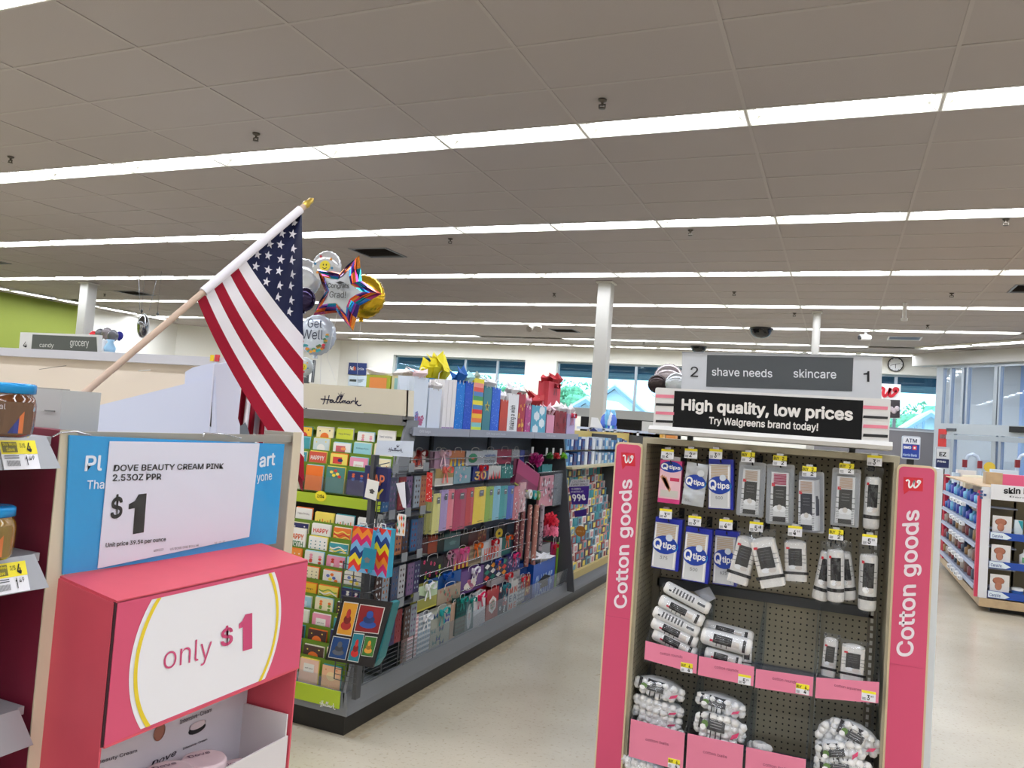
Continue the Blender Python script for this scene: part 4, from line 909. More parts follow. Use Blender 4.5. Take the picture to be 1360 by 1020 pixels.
# top shelf (side)
part('top_shelf', MB().box(-2.45, GX, 3.52, 5.0, 1.40, 1.425), SHG, gg); part('top_shelf', MB().box(-2.45, GX, 5.004, 6.28, 1.40, 1.425), SHG, gg)
part('shelf_lip', MB().box(GX-.004, GX+.006, 3.52, 4.18, 1.392, 1.436), SHG, gg); part('shelf_lip', MB().box(GX-.004, GX+.006, 4.185, 5.25, 1.392, 1.436), SHG, gg); part('shelf_lip', MB().box(GX-.004, GX+.006, 5.255, 6.28, 1.392, 1.436), SHG, gg)
m = MB()
for s_, y0, w in (('Gift bags', 3.58, .12), ('Gift bags and more', 4.42, .3), ('Gift wrap', 5.5, .2)): text_into(m, s_, (GX+.007, y0, 1.405), (0, w, 0), (0, 0, .018), None)
part('shelf_lettering', m, mat((205, 208, 216), .5), gg)
part('divider_panel', MB().slab([(-2.43, 6.28, .13), (-1.96, 6.28, .13), (-2.15, 6.28, 1.44), (-2.43, 6.28, 1.44)], (0, .02, 0)), DKG, gg)
part('guard', MB().hexa([(GX-.012, 3.62, .2), (GX-.009, 3.62, .2), (GX-.009, 6.26, .2), (GX-.012, 6.26, .2), (GX-.004, 3.62, .32), (GX-.001, 3.62, .32), (GX-.001, 6.26, .32), (GX-.004, 6.26, .32)]), ACRYL, gg)
for z in (.42, .6, .78, .98, 1.12, 1.255): part('hang_bar', MB().tube([(-2.13, 3.6, z), (-2.13, 6.26, z)], .004, n=6), CHROME, gg)
LIME = mat((172, 196, 44), .5); LIMED = mat((96, 128, 22), .45); DESIGN = {}
hd = thing('brand_header', 'cream header board with crown and script lettering over the card rack', 'sign', (-2.5, 3.45, 1.46))
q5 = lambda x, y: (370+x/4.636, 500+y/4.636)
YHD = 3.46
def hh(x, y, o=0): return V(at(*q5(x, y), Y=YHD-o))
c = [V(GXW, YHD, hh(160, 205).z+.0), hh(795, 245), hh(800, 85), V(GXW, YHD, hh(150, 40).z+.0)]
c[0].z = c[1].z+.008; c[3].z = c[2].z+.008
part('board', MB().slab(c, (0, .012, 0)), mat((206, 198, 178), .5), hd)
part('board_return', MB().slab([c[1], c[2], c[2]+V(.004, .05, 0), c[1]+V(.004, .05, 0)], (-.01, 0, 0)), mat((216, 208, 188), .5), hd)
part('cap_strip', MB().box(GXW, GX-.02, YHD-.02, YHD+.1, c[1].z-.05, c[1].z), mat((112, 110, 106), .4), hd); part('cap_strip', MB().box(GXW, GX-.02, YHD-.012, YHD+.1, c[1].z-.03, c[1].z-.018), DKG, hd)
# brush script: polylines in a 0..1 box (x over the word, y up)
HMK = [[(.0, .52), (.10, .53), (.22, .50), (.30, .52)], [(.10, .92), (.105, .6), (.09, .15), (.07, -.05)], [(.20, 1.0), (.19, .6), (.17, .2), (.17, .0)],
       [(.31, .45), (.26, .45), (.235, .33), (.26, .24), (.31, .33), (.325, .5), (.32, .3), (.36, .25), (.40, .5), (.44, .85), (.42, .92), (.395, .6), (.40, .3), (.44, .27), (.48, .5), (.52, .88), (.50, .95), (.475, .6), (.48, .3), (.51, .28), (.54, .5)],
       [(.54, .5), (.545, .25)], [(.545, .4), (.57, .52), (.585, .45), (.58, .25)], [(.58, .4), (.605, .52), (.62, .45), (.62, .28), (.65, .35)],
       [(.71, .47), (.67, .47), (.65, .35), (.67, .25), (.71, .33), (.72, .5), (.72, .3), (.745, .3)], [(.75, .5), (.765, .28)], [(.76, .4), (.79, .55), (.82, .52), (.83, .5)],
       [(.845, .95), (.85, .6), (.86, .2)], [(.86, .42), (.91, .6), (.885, .45), (.87, .4), (.91, .15), (.96, .1), (1.0, .2)]]
CRN = [[(.2, .0), (.5, -.08), (.8, .0)], [(.2, .1), (.5, .02), (.8, .1)], [(.22, .1), (.0, .75), (.36, .4), (.5, 1.0), (.64, .4), (1.0, .75), (.78, .1)]]
def script_word(m, P, RX, UP, t):
    for s_ in HMK: stroke(m, smooth(s_, 3), t, RX, UP, P)
    return m
def crown(m, P, RX, UP, t):
    for s_ in CRN: stroke(m, s_, t, RX, UP, P)
    for a in (.3, .5, .7): stroke(m, [(a, .1), (a, .5 if a == .5 else .34)], t*2, RX, UP, P)
    return m
P = hh(255, 168, .001); m = script_word(MB(), P, hh(508, 186, .001)-P, hh(262, 112, .001)-hh(255, 168, .001), .0062)
P = hh(365, 122, .001); crown(m, P, hh(405, 124, .001)-P, hh(366, 94, .001)-P, .003); part('script_lettering', m, mat((28, 26, 58), .5), hd)
# ---- card racks
def cardprint(fr, w, h, z, style, cols, m):
    a, b_ = cols[0], cols[1] if len(cols) > 1 else cols[0]; A, B = mat(a, .5), mat(b_, .5)
    if style == 'sun': disk(m, 0, h*.62, w*.26, h*.17, z, A, 12); disk(m, w*.28, h*.88, w*.05, h*.03, z, B, 6); disk(m, -w*.3, h*.85, w*.04, h*.03, z, B, 6)
    elif style[:2] == 't:':
        wd = style[2:].split('|'); n = len(wd)
        for i, s_ in enumerate(wd): front(m, s_, -w*.4, h*(.9-.22*(i+1)), w*.8, h*.17, z, A if i % 2 == 0 else B, .02)
    elif style[:2] == 's:': front(m, style[2:], -w*.36, h*.74, w*.72, h*.09, z, A, -.004)
    elif style == 'flower':
        for k in range(7): disk(m, w*.32*math.cos(k*2.1), h*(.75+.13*math.sin(k*2.9)), w*.09, h*.05, z+.0001*k, A if k % 2 else B, 8)
    elif style == 'dots':
        for k in range(12): disk(m, w*(.38-.25*(k % 4)), h*(.6+.12*(k//4)), w*.04, h*.025, z, A if k % 2 else B, 6)
    elif style == 'pic': rect(m, -w*.34, w*.2, h*.62, h*.88, z, A); disk(m, w*.1, h*.76, w*.16, h*.07, z+.0003, B, 8)
    elif style == 'cake': rect(m, -w*.2, w*.2, h*.55, h*.72, z, A); rect(m, -w*.26, w*.26, h*.72, h*.77, z, B); [rect(m, x-.002, x+.002, h*.77, h*.86, z, B) for x in (-w*.12, 0, w*.12)]
    elif style == 'balloons':
        for k, (x, y) in enumerate(((-.22, .8), (.0, .86), (-.08, .68), (.12, .74), (.24, .64))): disk(m, w*x, h*y, w*.1, h*.06, z+.0002*k, (A, B, YEL)[k % 3], 9)
        stroke(m, [(0, 0), (.5, .5), (1, 1)], .001, (w*.1, 0, 0), (0, h*.4, 0), (0, h*.25, z), GREYM)
    elif style == 'waves':
        for k in range(4): m.grid(lambda p_, r_: (-w*.46+w*.92*p_, h*(.5+.1*k)+.006*math.sin(9*p_+k)+h*.05*r_, z+.0001*k), 8, 1, A if k % 2 else B, False)
    elif style == 'bars':
        for k in range(6): rect(m, -w*.38+w*.14*k, -w*.38+w*.14*k+w*.05, h*.52, h*(.68+.04*(k % 3)), z, A if k % 2 else B)
    elif style == 'label': rect(m, -w*.28, w*.28, h*.55, h*.85, z, A); front(m, 'with love', -w*.2, h*.66, w*.4, h*.06, z+.0004, B)
CT = 0
def card(x, y, z, w, h, base, bname, style, cols, desc, where, edge=None, grp='greeting cards in the green racks'):
    t = thing('greeting_card', '%s greeting card%s, %s' % (bname, (' with '+desc) if desc else '', where), 'greeting card', (x, y, z), grp)
    fr = Fr((x, y, z), (1, 0, 0), (0, .03, 1))
    part('card_front', fr.do(MB().box(-w/2, w/2, 0, h, -.002, 0)), mat(base, .45), t)
    part('card_stack', fr.do(MB().box(-w/2+.003, w/2+.002, 0, h+.004, -.009, -.003)), mat(edge or (232, 226, 206), .6), t)
    m = MB(); cardprint(fr, w, h, .0006, style, cols, m)
    if m.v: part('card_print', fr.do(m), None, t)
NC = 7; PC = .128; zt1 = 1.40
WW = (236, 234, 228); YW = (240, 218, 98); CR = (238, 228, 190); NV = (38, 40, 92); TL = (60, 150, 160); RD = (205, 60, 50); LB = (160, 208, 224); PK = (232, 150, 176); OR_ = (232, 116, 42); GN = (120, 160, 60); DB = (66, 46, 42)
upper = [  # tier rows listed from the right end leftwards
 [(WW, 'white', 's:best wishes', [NV], 'script'), (WW, 'white', 'flower', [(236, 170, 160), PK], 'pink pattern'), ((206, 214, 60), 'lime', 's:Happy Birthday', [NV], 'script words'), ((240, 226, 180), 'pale yellow', 'sun', [OR_, NV], 'orange sun'), ((240, 190, 60), 'golden', 'sun', [RD, DB], 'red shape'), (TL, 'teal', 'dots', [WW], 'dots')],
 [(CR, 'cream', 'pic', [PK, WW], 'picture'), ((150, 206, 214), 'light blue', 's:thinking of you', [(30, 90, 110)], 'blue words'), (WW, 'white', 'pic', [(196, 90, 100), (230, 150, 90)], 'red picture'), ((200, 214, 214), 'pale grey', 'sun', [WW, YW], 'white shape'), (TL, 'teal', '', [WW], ''), (YW, 'yellow', 'dots', [OR_], 'dots')],
 [(CR, 'cream', 'bars', [OR_, GN], 'bars'), (PK, 'pink', 'label', [WW, RD], 'white label'), (YW, 'yellow', 'pic', [RD, NV], 'red square'), ((206, 82, 60), 'red', 't:HAPPYY', [WW], 'white capitals'), (TL, 'teal', 'flower', [WW, YW], 'flowers'), (WW, 'white', 'flower', [RD, GN], 'flowers')],
 [(NV, 'navy', 't:HAP|PY', [(230, 140, 90), YW], 'tall capitals'), (NV, 'navy', 'flower', [(206, 96, 60), (66, 96, 160)], 'red flower'), ((70, 130, 124), 'teal green', 'balloons', [YW, RD], 'balloons'), ((240, 118, 34), 'bright orange', '', [WW], ''), (CR, 'cream', 'flower', [RD, GN], 'flowers'), (NV, 'navy', 'dots', [YW], 'dots')]]
lower = [
 [(WW, 'white', 's:enjoy', [NV], 'script'), (WW, 'white', 'bars', [OR_, (66, 120, 60)], 'candles'), (YW, 'yellow', 'bars', [(90, 100, 50), OR_], 'candle row'), (WW, 'white', 's:Happy Birthday', [DB], 'script and red border'), ((244, 210, 60), 'yellow', 'cake', [(60, 130, 190), WW], 'blue cake'), (TL, 'teal blue', 'flower', [WW, YW], 'flowers')],
 [(LB, 'pale blue', 'dots', [NV], 'dots'), (OR_, 'orange', 'waves', [YW, RD], 'waves'), (WW, 'white', 't:HAPPY', [RD], 'red and green capitals'), (NV, 'navy', 'sun', [YW, WW], 'yellow arc'), (NV, 'navy', 't:HAPPY', [PK], 'pink capitals'), (TL, 'teal', 'label', [WW, NV], 'label')],
 [(CR, 'cream', 'flower', [RD, GN], 'flowers'), (TL, 'teal', 'waves', [WW, YW], 'waves'), (WW, 'white', 'dots', [TL, (40, 90, 90)], 'teal specks'), (WW, 'white', 't:HAPPY|BIRTH|DAY', [(214, 96, 40), (60, 120, 70)], 'coloured capitals'), (DB, 'dark brown', 'flower', [WW, (190, 150, 110)], 'white flowers'), (YW, 'yellow', 'dots', [WW], 'dots')],
 [(LB, 'pale blue', 'pic', [NV, YW], 'picture'), (PK, 'pink', 'flower', [RD, WW], 'flowers'), (WW, 'white', 'flower', [PK, RD], 'pink and red rounds'), ((240, 150, 60), 'orange', 'dots', [WW], 'dots'), (YW, 'yellow', 'pic', [WW, DB], 'photo strip'), (WW, 'white', 'flower', [GN, YW], 'flowers')],
 [(WW, 'white', 'balloons', [(110, 130, 190), YW], 'balloons'), (WW, 'white', 'balloons', [(90, 110, 180), OR_], 'blue balloons'), (CR, 'pale yellow', 'dots', [(120, 120, 100)], 'small figure'), (WW, 'white', 'balloons', [(150, 180, 200), YW], 'yellow balloons'), (CR, 'cream', 'label', [YW, DB], 'label'), (TL, 'teal', '', [WW], '')],
 [(NV, 'navy', 'flower', [WW, PK], 'flowers'), (YW, 'yellow', 'waves', [GN, WW], 'green waves'), ((232, 184, 40), 'golden yellow', 's:Keep', [DB], 'script word'), (WW, 'white', 'flower', [(150, 180, 90), YW], 'green leaves'), (WW, 'white', 'pic', [LB, GN], 'picture'), (CR, 'cream', '', [WW], '')],
 [(DB, 'dark brown', 'dots', [YW], 'dots'), (CR, 'cream', 'flower', [OR_, GN], 'flowers'), (LB, 'light blue', 'label', [(200, 226, 236), NV], 'pale label'), (WW, 'white', 'balloons', [YW, OR_], 'orange balloons'), (CR, 'cream', 'pic', [TL, WW], 'picture'), (TL, 'teal', 'dots', [WW], 'dots')],
 [(TL, 'teal', 'bars', [WW, YW], 'bars'), (PK, 'pink', 'label', [WW, DB], 'label'), ((226, 230, 210), 'pale green', 'label', [WW, GN], 'white label'), (WW, 'white', 'flower', [DB, (120, 120, 120)], 'dark sprig'), (YW, 'yellow', '', [WW], ''), (WW, 'white', 'dots', [RD], 'dots')],
 [(NV, 'navy', 't:WOW', [WW], 'capitals'), ((70, 40, 40), 'dark red', 'sun', [OR_, YW], 'orange glow'), ((60, 36, 44), 'dark plum', 'bars', [(206, 130, 60), PK], 'candle glow'), (PK, 'pink', 'flower', [RD, YW], 'flowers'), (CR, 'cream', 'label', [WW, NV], 'label'), (WW, 'white', '', [WW], '')],
 [(CR, 'cream', 'dots', [DB], 'dots'), ((74, 52, 46), 'brown', 'sun', [OR_, YW], 'orange shape'), (CR, 'cream', 't:another year|OLDER', [(196, 80, 50), DB], 'the word OLDER'), ((232, 226, 220), 'pale', 'flower', [(206, 120, 60), TL], 'orange fox shape'), (TL, 'teal', 'pic', [WW, YW], 'picture'), (CR, 'cream', '', [WW], '')],
 [((240, 190, 150), 'peach', 'sun', [(244, 220, 170), (220, 130, 90)], 'soft glow'), ((236, 196, 176), 'pale peach', 'label', [WW, DB], 'white label strip'), ((46, 54, 128), 'navy blue', 'dots', [(150, 160, 210)], 'tiny stars'), (WW, 'white', 'flower', [GN, PK], 'flowers'), (NV, 'navy', '', [WW], ''), (CR, 'cream', '', [WW], '')]]
rr = random.Random(8)
def build_rack(rowsd, ztop, nm, pitch=.066, last=.13):
    z = ztop-.135
    for i, row in enumerate(rowsd):
        y = yp(z)
        part('pocket_strip', MB().box(GXW+.02, GX-.035, y-.007, y-.0055, z, z+.080), LIMED if i < len(rowsd)-1 else CLEAR, gg)
        for j, (base, bn, st, cols, desc) in enumerate(row+[row[2]]):
            x = GX-.045-PC*(j+.5); w = .108+rr.uniform(-.008, .006); hgt = .128+rr.uniform(-.008, .012)
            if nm == 'lower' and desc == 'coloured capitals': hgt = .165
            p = proj((x, y, z+.1))
            if j == 0 and nm == 'upper' and i == 3: pass
            card(x+rr.uniform(-.004, .004), y-.001, z+.002, w, hgt, base, bn, st, cols, desc, '%s tier of %s rack, %s from right' % (ORD[i], nm, ORD[j]), edge=rr.choice([CR, YW, TL, WW, LB, (232, 226, 206), OR_]))
            part('pocket_divider', MB().box(x-PC/2-.001, x-PC/2+.001, y-.006, y+.03, z, z+.08), CLEAR, gg)
        z -= pitch
    return z+pitch
zb1 = build_rack(upper, zt1, 'upper')
part('price_band', MB().box(GXW+.015, GX-.03, yp(zb1)-.02, yp(zb1)-.012, zb1-.062, zb1-.002), LIME, gg); 
part('rack_ledge', MB().box(GXW+.015, GX-.03, yp(zb1)-.02, yp(zb1)+.08, zb1-.008, zb1-.002), LIMED, gg)
part('painted_shadow', MB().box(GXW+.015, GX-.03, yp(zb1-.1)+.05, yp(zb1-.1)+.06, zb1-.16, zb1-.05), BLACK, gg)  # black strip painted in for the shade under the upper rack
P = V(at(426, 659, Y=yp(zb1)-.021)); t = thing('price_tag', 'round yellow two for four price spot on the green band', 'price tag', tuple(P), 'price tags on the card rack')
m = MB(); disk(m, 0, 0, .034, .026, .0005, TAGY, 18); disk(m, 0, 0, .037, .028, 0, mat((206, 200, 40), .5), 18); part('spot', Fr(P).do(m), None, t)
m = MB(); front(m, '2/$4', -.022, -.01, .044, .02, .001, INK, .01); part('lettering', Fr(P).do(m), None, t)
zb2 = build_rack(lower, zb1-.085, 'lower', .067)
part('base_band', MB().box(GXW+.02, GX-.035, 3.106, 3.112, .128, .205), LIME, gg)
P = V(at(424, 938, Y=3.105)); m = script_word(MB(), P, (.09, 0, 0), (0, 0, .03), .003); part('band_lettering', m, PRINTW, gg)
top_green = part('top_green_band', MB().slab([(GXW+.02, yp(1.44)-.0, zt1-.02), (GX-.035, yp(1.44)-.0, zt1-.02), (GX-.035, yp(1.46)+.01, 1.46), (GXW+.02, yp(1.46)+.01, 1.46)], (0, .006, 0)), LIME, gg)

# ================================================================ gift bags and packs on the long side (faces +X)
def sd(px0, px1, py0, py1, X):
    """box on a plane X=const from picture edges: centre Y, width, bottom z, height"""
    pm, ym = (px0+px1)/2, (py0+py1)/2
    a = at(px0, ym, X=X); b_ = at(px1, ym, X=X); t = at(pm-(ym-py0)*-.07, py0, X=X); u = at(pm-(py1-ym)*.07, py1, X=X)
    return (a[1]+b_[1])/2, b_[1]-a[1], u[2], t[2]-u[2]
def sfr(X, y, z, tilt=0): return Fr((X, y, z), (0, 1, tilt), (0, -tilt, 1))
def tissue(mb, w, d, h0, hh_, col, rnd, n=5, big=1.0, z0=None):
    """crumpled tissue paper sprouting from a bag mouth; local frame, mouth at y=h0"""
    for k in range(n):
        cx = rnd.uniform(-.3, .3)*w; ct = rnd.uniform(-.42, .42)*w*big; th = hh_*rnd.uniform(.6, 1.05); cz = -d/2+rnd.uniform(-.3, .3)*d; bw_ = w*rnd.uniform(.28, .42)
        tip = (ct, h0+th, cz+rnd.uniform(-.4, .4)*d)
        l = (cx-bw_, h0+th*rnd.uniform(.25, .6), cz+rnd.uniform(0, .5)*d); r_ = (cx+bw_, h0+th*rnd.uniform(.25, .6), cz+rnd.uniform(-.2, .5)*d)
        b0 = (cx, h0-.02, cz+.1*d); bl = (cx-bw_*.5, h0-.02, cz); br = (cx+bw_*.5, h0-.02, cz)
        mid = ((cx+ct)/2, h0+th*.45, cz+.5*d)
        mb.add([b0, bl, br, l, r_, tip, mid], [(0, 2, 6), (0, 6, 1), (1, 6, 3), (2, 4, 6), (3, 6, 5), (4, 5, 6)], col); k0_ = len(mb.v)
    return mb
def handle(mb, w, h, r=.002, arc=.05, z=0, m=None):
    return mb.tube([(-w*.22, h-.01, z), (-w*.2, h+arc*.7, z), (-w*.08, h+arc, z), (w*.08, h+arc, z), (w*.2, h+arc*.7, z), (w*.22, h-.01, z)], r, m, n=5)
def decor(m, w, h, style, A, B, z, rnd):
    if style == 'stripes_h':
        cs = [(238, 222, 60), (236, 150, 140), (224, 84, 70), (80, 130, 190), (60, 150, 90), (238, 222, 60), (70, 130, 190), (214, 40, 40), (240, 190, 50), (236, 120, 60), (130, 200, 200), (206, 226, 70)]
        for k, c_ in enumerate(cs): rect(m, -w*.48, w*.48, h*(1-(k+1)/12), h*(1-k/12), z, mat(c_, .45))
    elif style == 'dots':
        for k in range(22): disk(m, rnd.uniform(-.42, .42)*w, rnd.uniform(.06, .94)*h, min(w, h)*.06, min(w, h)*.06, z+.00005*k, A if k % 3 else B, 8)
    elif style == 'glitter':
        for k in range(70): x, y = rnd.uniform(-.46, .44)*w, rnd.uniform(.03, .97)*h; rect(m, x, x+.004, y, y+.004, z, A if k % 2 else B)
    elif style == 'check':
        n = 5
        for k in range(n): rect(m, -w*.48+w*.96*k/n, -w*.48+w*.96*(k+.45)/n, 0, h, z, A)
        k = 0; s_ = w*.96/n
        while k*s_ < h*.97: rect(m, -w*.48, w*.48, k*s_, min(h, (k+.45)*s_), z+.0003, B); k += 1
    elif style == 'flowers':
        for k in range(14):
            x, y = rnd.uniform(-.4, .4)*w, rnd.uniform(.05, .9)*h; r_ = min(w, h)*.09
            for q in range(5): disk(m, x+r_*.7*math.cos(q*1.257), y+r_*.7*math.sin(q*1.257), r_*.45, r_*.45, z+.0001*k, A if k % 2 else B, 6)
    elif style == 'bottom_flowers':
        for k in range(12):
            x, y = rnd.uniform(-.42, .3)*w, rnd.uniform(.03, .33)*h*(1-abs(rnd.uniform(0, .4))); r_ = w*.09
            for q in range(5): disk(m, x+r_*.8*math.cos(q*1.257), y+r_*.8*math.sin(q*1.257), r_*.6, r_*.5, z+.0001*k, A if k % 2 else B, 6)
    elif style[:2] == 't:':
        wd = style[2:].split('|')
        for i, s_ in enumerate(wd): front(m, s_, -w*.38, h*(.86-.8*(i+1)/len(wd)), w*.76, h*.62/len(wd), z, (A, B)[i % 2], .02)
    elif style == 'vtext': text_into(m, 'Making a wish', (w*.3, h*.08, z), (0, h*.62, 0), (-w*.6, 0, 0), A, .01)
    elif style == 'clouds':
        for k in range(4):
            x, y = (-.2, .22, -.15, .2)[k]*w, (.15, .38, .62, .84)[k]*h
            for q in (-1, 0, 1): disk(m, x+q*w*.1, y, w*.09, w*(.09 if q else .13), z+.0001*q, A, 8)
    elif style == 'star': star(m, 0, h*.55, w*.32, z, A); star(m, 0, h*.55, w*.2, z+.0005, B)
    elif style == 'argyle':
        for i in range(4):
            for j in range(3):
                x, y = -w*.36+w*.24*i, h*(.2+.3*j); m.add([(x-w*.11, y, z), (x, y-h*.14, z), (x+w*.11, y, z), (x, y+h*.14, z)], [(0, 1, 2, 3)], mat([(214, 60, 50), (40, 130, 110), (236, 232, 226), (232, 150, 50)][(i+j) % 4], .5))
    elif style == 'butterfly':
        for k in range(12):
            x, y = rnd.uniform(-.36, .36)*w, rnd.uniform(.06, .9)*h; s_ = w*.11
            m.add([(x, y, z), (x-s_, y+s_*.8, z), (x-s_*.9, y-s_*.3, z), (x+s_, y+s_*.8, z), (x+s_*.9, y-s_*.3, z)], [(0, 1, 2), (0, 4, 3)], A if k % 2 else B)
    elif style == 'hex':
        disk(m, 0, h*.52, w*.34, h*.26, z, A, 6, 30); disk(m, 0, h*.52, w*.22, h*.17, z+.0005, mat((206, 160, 150), .5), 6, 30)
        for k in range(6): disk(m, w*.12*math.cos(k), h*.52+h*.1*math.sin(k*1.05), w*.05, h*.03, z+.001, B, 6)
    elif style == 'diamond': m.add([(-w*.25, h*.45, z), (0, h*.35, z), (w*.3, h*.45, z), (0, h*.56, z)], [(0, 1, 2, 3)], A); rect(m, -w*.14, w*.18, h*.3, h*.42, z-.0002, A)
    elif style == 'unicorn':
        disk(m, -w*.1, h*.28, w*.26, h*.2, z, A, 12); disk(m, w*.02, h*.42, w*.16, h*.14, z+.0003, A, 10); m.add([(w*.1, h*.52, z+.0005), (w*.16, h*.48, z+.0005), (w*.3, h*.9, z+.0005)], [(0, 1, 2)], A)
        for k in range(5): disk(m, -w*.16+w*.04*k, h*(.5-.08*k), w*.08, h*.07, z+.001, B, 8)
    elif style == 'band': rect(m, -w*.5, w*.5, h*.45, h, z, A); rect(m, -w*.5, w*.5, h*.0, h*.06, z, B)
    elif style == 'face': disk(m, -w*.1, h*.5, w*.28, h*.34, z, A, 10); disk(m, -w*.1, h*.5, w*.1, h*.1, z+.0005, B, 8)
    elif style == 'flame':
        for k in range(7): m.add([(w*(-.45+.13*k), 0, z), (w*(-.3+.13*k), 0, z), (w*(-.38+.13*k), h*rnd.uniform(.4, .8), z)], [(0, 1, 2)], (A, B)[k % 2])
def gift_bag(px0, px1, py0, py1, X, base, label, style='', A=WW, B=WW, tis=None, th=.06, dep=.1, hand=True, bow=None, side=None, grp='gift bags on the top shelf', tn=5, tilt=0, cat='gift bag', tag=False, name='gift_bag', seed=0, rough=.4, fix=None, hcol=None):
    if grp.startswith('gift bags hanging'): base = tuple(int(v*.84) for v in base)  # shade of the recess put into the hanging bags' base colour
    y, w, z, h = sd(px0, px1, py0, py1, X)
    if fix is not None: h += z-fix; z = fix
    t = thing(name, label, cat, (X, y, z), grp); fr = sfr(X, y, z, tilt); rnd = random.Random(seed+int(px0*3+py0))
    m = MB(); d = dep
    b_ = mat(base, rough); s_ = mat(side or tuple(int(v*.96) for v in base), rough)
    # pleated shopping bag shape: front, back, gusset folded inward towards the top
    gi = min(w, d)*.22
    v = [(-w/2, 0, 0), (w/2, 0, 0), (w/2, 0, -d), (-w/2, 0, -d), (-w/2, h, 0), (w/2, h, 0), (w/2, h, -d), (-w/2, h, -d), (-w/2, h*.22, -d/2), (-w/2+gi, h, -d/2), (w/2, h*.22, -d/2), (w/2-gi, h, -d/2)]
    m.add(v, [(0, 1, 5, 4)], b_); m.add(v, [(3, 2, 1, 0), (2, 3, 7, 6), (0, 4, 9, 8), (8, 9, 7, 3), (0, 8, 3), (1, 10, 11, 5), (2, 6, 11, 10), (1, 2, 10)], s_)
    part('bag_body', fr.do(m), None, t)
    if style:
        m = MB(); decor(m, w, h, style, mat(A, .45), mat(B, .45), .0008, rnd)
        if style in ('clouds', 'glitter', 'stripes_h'): pass
        if m.v: part('bag_print', fr.do(m), None, t)
    if tis:
        m = MB(); tissue(m, w, d, h, th, mat(tis, .7), rnd, tn)
        m2 = MB(); m2.v = m.v; m2.f = m.f; m2.mi = m.mi; m2.sm = m.sm; m2.mats = m.mats
        part('tissue_paper', fr.do(m2), None, t)
    if hand: part('handle', fr.do(handle(MB(), w, h, .0022 if fix is not None else .0013, min(.05, w*.4) if fix is not None else min(.022, w*.2), .002, None)), mat(hcol or (235, 232, 228), .5), t)
    if bow:
        part('bow', fr.do(ribbon_bow(0, h*.93, .008, min(w*.3, .05), mat(bow, .35))), None, t)
    if tag: part('gift_tag', fr.do(MB().box(-w*.1, w*.14, h*.72, h*.92, .004, .006)), PRINTW, t)
    return t
def ribbon_bow(cx, cy, z, r, m):
    mb = MB()
    for s_ in (-1, 1):
        mb.grid(lambda a, b: (cx+s_*r*(math.sin(math.pi*a)*.1+math.sin(math.pi*a)**.8*(1 if a < .5 else 1)), cy+r*.5*math.sin(2*math.pi*a)*.8+r*.0, z+r*.3*math.sin(math.pi*a)+(b-.5)*r*.35), 8, 1, m)
        mb.add([(cx, cy, z), (cx+s_*r*.15, cy, z+.002), (cx+s_*r*.8, cy-r*1.5, z), (cx+s_*r*.45, cy-r*1.6, z)], [(0, 1, 2, 3)], m)
    mb.ell((cx, cy, z+r*.1), r*.18, r*.2, r*.15, m, 8, 5); return mb
def loop_bow(mb, c, r, rnd, m, n=34):
    """star ribbon gift bow made of many loops"""
    c = V(c)
    for k in range(n):
        th = k*2.4; ph = math.acos(1-1.7*(k+.5)/n); d = V(math.sin(ph)*math.cos(th), math.sin(ph)*math.sin(th), math.cos(ph)); e = d.cross(V(.3, .5, .8)).normalized(); g_ = d.cross(e)
        L = r*rnd.uniform(.8, 1.1); w = r*.16
        pts = [c, c+d*L*.55+e*r*.16, c+d*L, c+d*L*.55-e*r*.16, c]
        for a, b_ in zip(pts[:-1], pts[1:]): mb.quad(a-g_*w, b_-g_*w, b_+g_*w, a+g_*w, m)
    return mb
# ---- the top shelf bags, near to far
SH = 1.4255
def tb(px0, px1, top, base, label, style='', A=WW, B=WW, tis=None, th=.06, **k):
    gift_bag(px0, px1, top, 571, -2.055, base, label, style, A, B, tis, th, fix=SH, **k)
tb(548, 567, 501, (214, 224, 238), 'white gift bag with painted flowers near its base, nearest on the top shelf', 'bottom_flowers', (176, 90, 130), (120, 130, 190), (240, 214, 216), .05)
tb(568.5, 585, 516, (214, 222, 236), 'plain pale white gift bag, second on the top shelf', tis=(236, 232, 232), th=.05)
tb(580, 588.5, 505, (26, 120, 170), 'teal gift bag bursting with yellow tissue paper', tis=(236, 220, 46), th=.15, tn=7, seed=3) if False else None
gift_bag(572, 597, 504, 571, -2.22, (26, 120, 170), 'teal gift bag bursting with yellow tissue paper', '', WW, WW, (238, 222, 40), .17, fix=SH, tn=12, seed=3, dep=.12)
for k, (a, b_) in enumerate([(588.5, 593.5), (594, 599), (599.5, 604.5)]):
    tb(a, b_, 505-k*.2, (236, 232, 232), '%s narrow white gift bag with purple edge beside the metallic blue bag' % ('first', 'middle', 'last')[k], 'band', (232, 228, 230), (150, 120, 170), hand=False)
tb(605, 616, 508, (20, 120, 214), 'metallic bright blue gift bag with blue tissue', 'glitter', (120, 200, 250), (10, 80, 180), (10, 84, 160), .11, rough=.15, tn=4, seed=9)
tb(616.5, 627, 507, (24, 74, 190), 'royal blue gift bag left of the rainbow striped one', 'glitter', (60, 120, 230), (40, 90, 220), (170, 214, 214), .07, rough=.2)
tb(627.5, 641, 503, (230, 224, 90), 'tall rainbow striped gift bag on the top shelf', 'stripes_h', WW, WW, (190, 206, 196), .05, hand=False, tn=2)
tb(641.5, 652, 513, (60, 128, 140), 'teal gift bag with a gold star', 'star', (226, 200, 60), (70, 60, 60), (232, 232, 238), .07)
tb(652.5, 663.5, 515, (36, 96, 210), 'sparkling blue gift bag with white tissue', 'glitter', (190, 220, 255), (20, 60, 170), (232, 232, 240), .08)
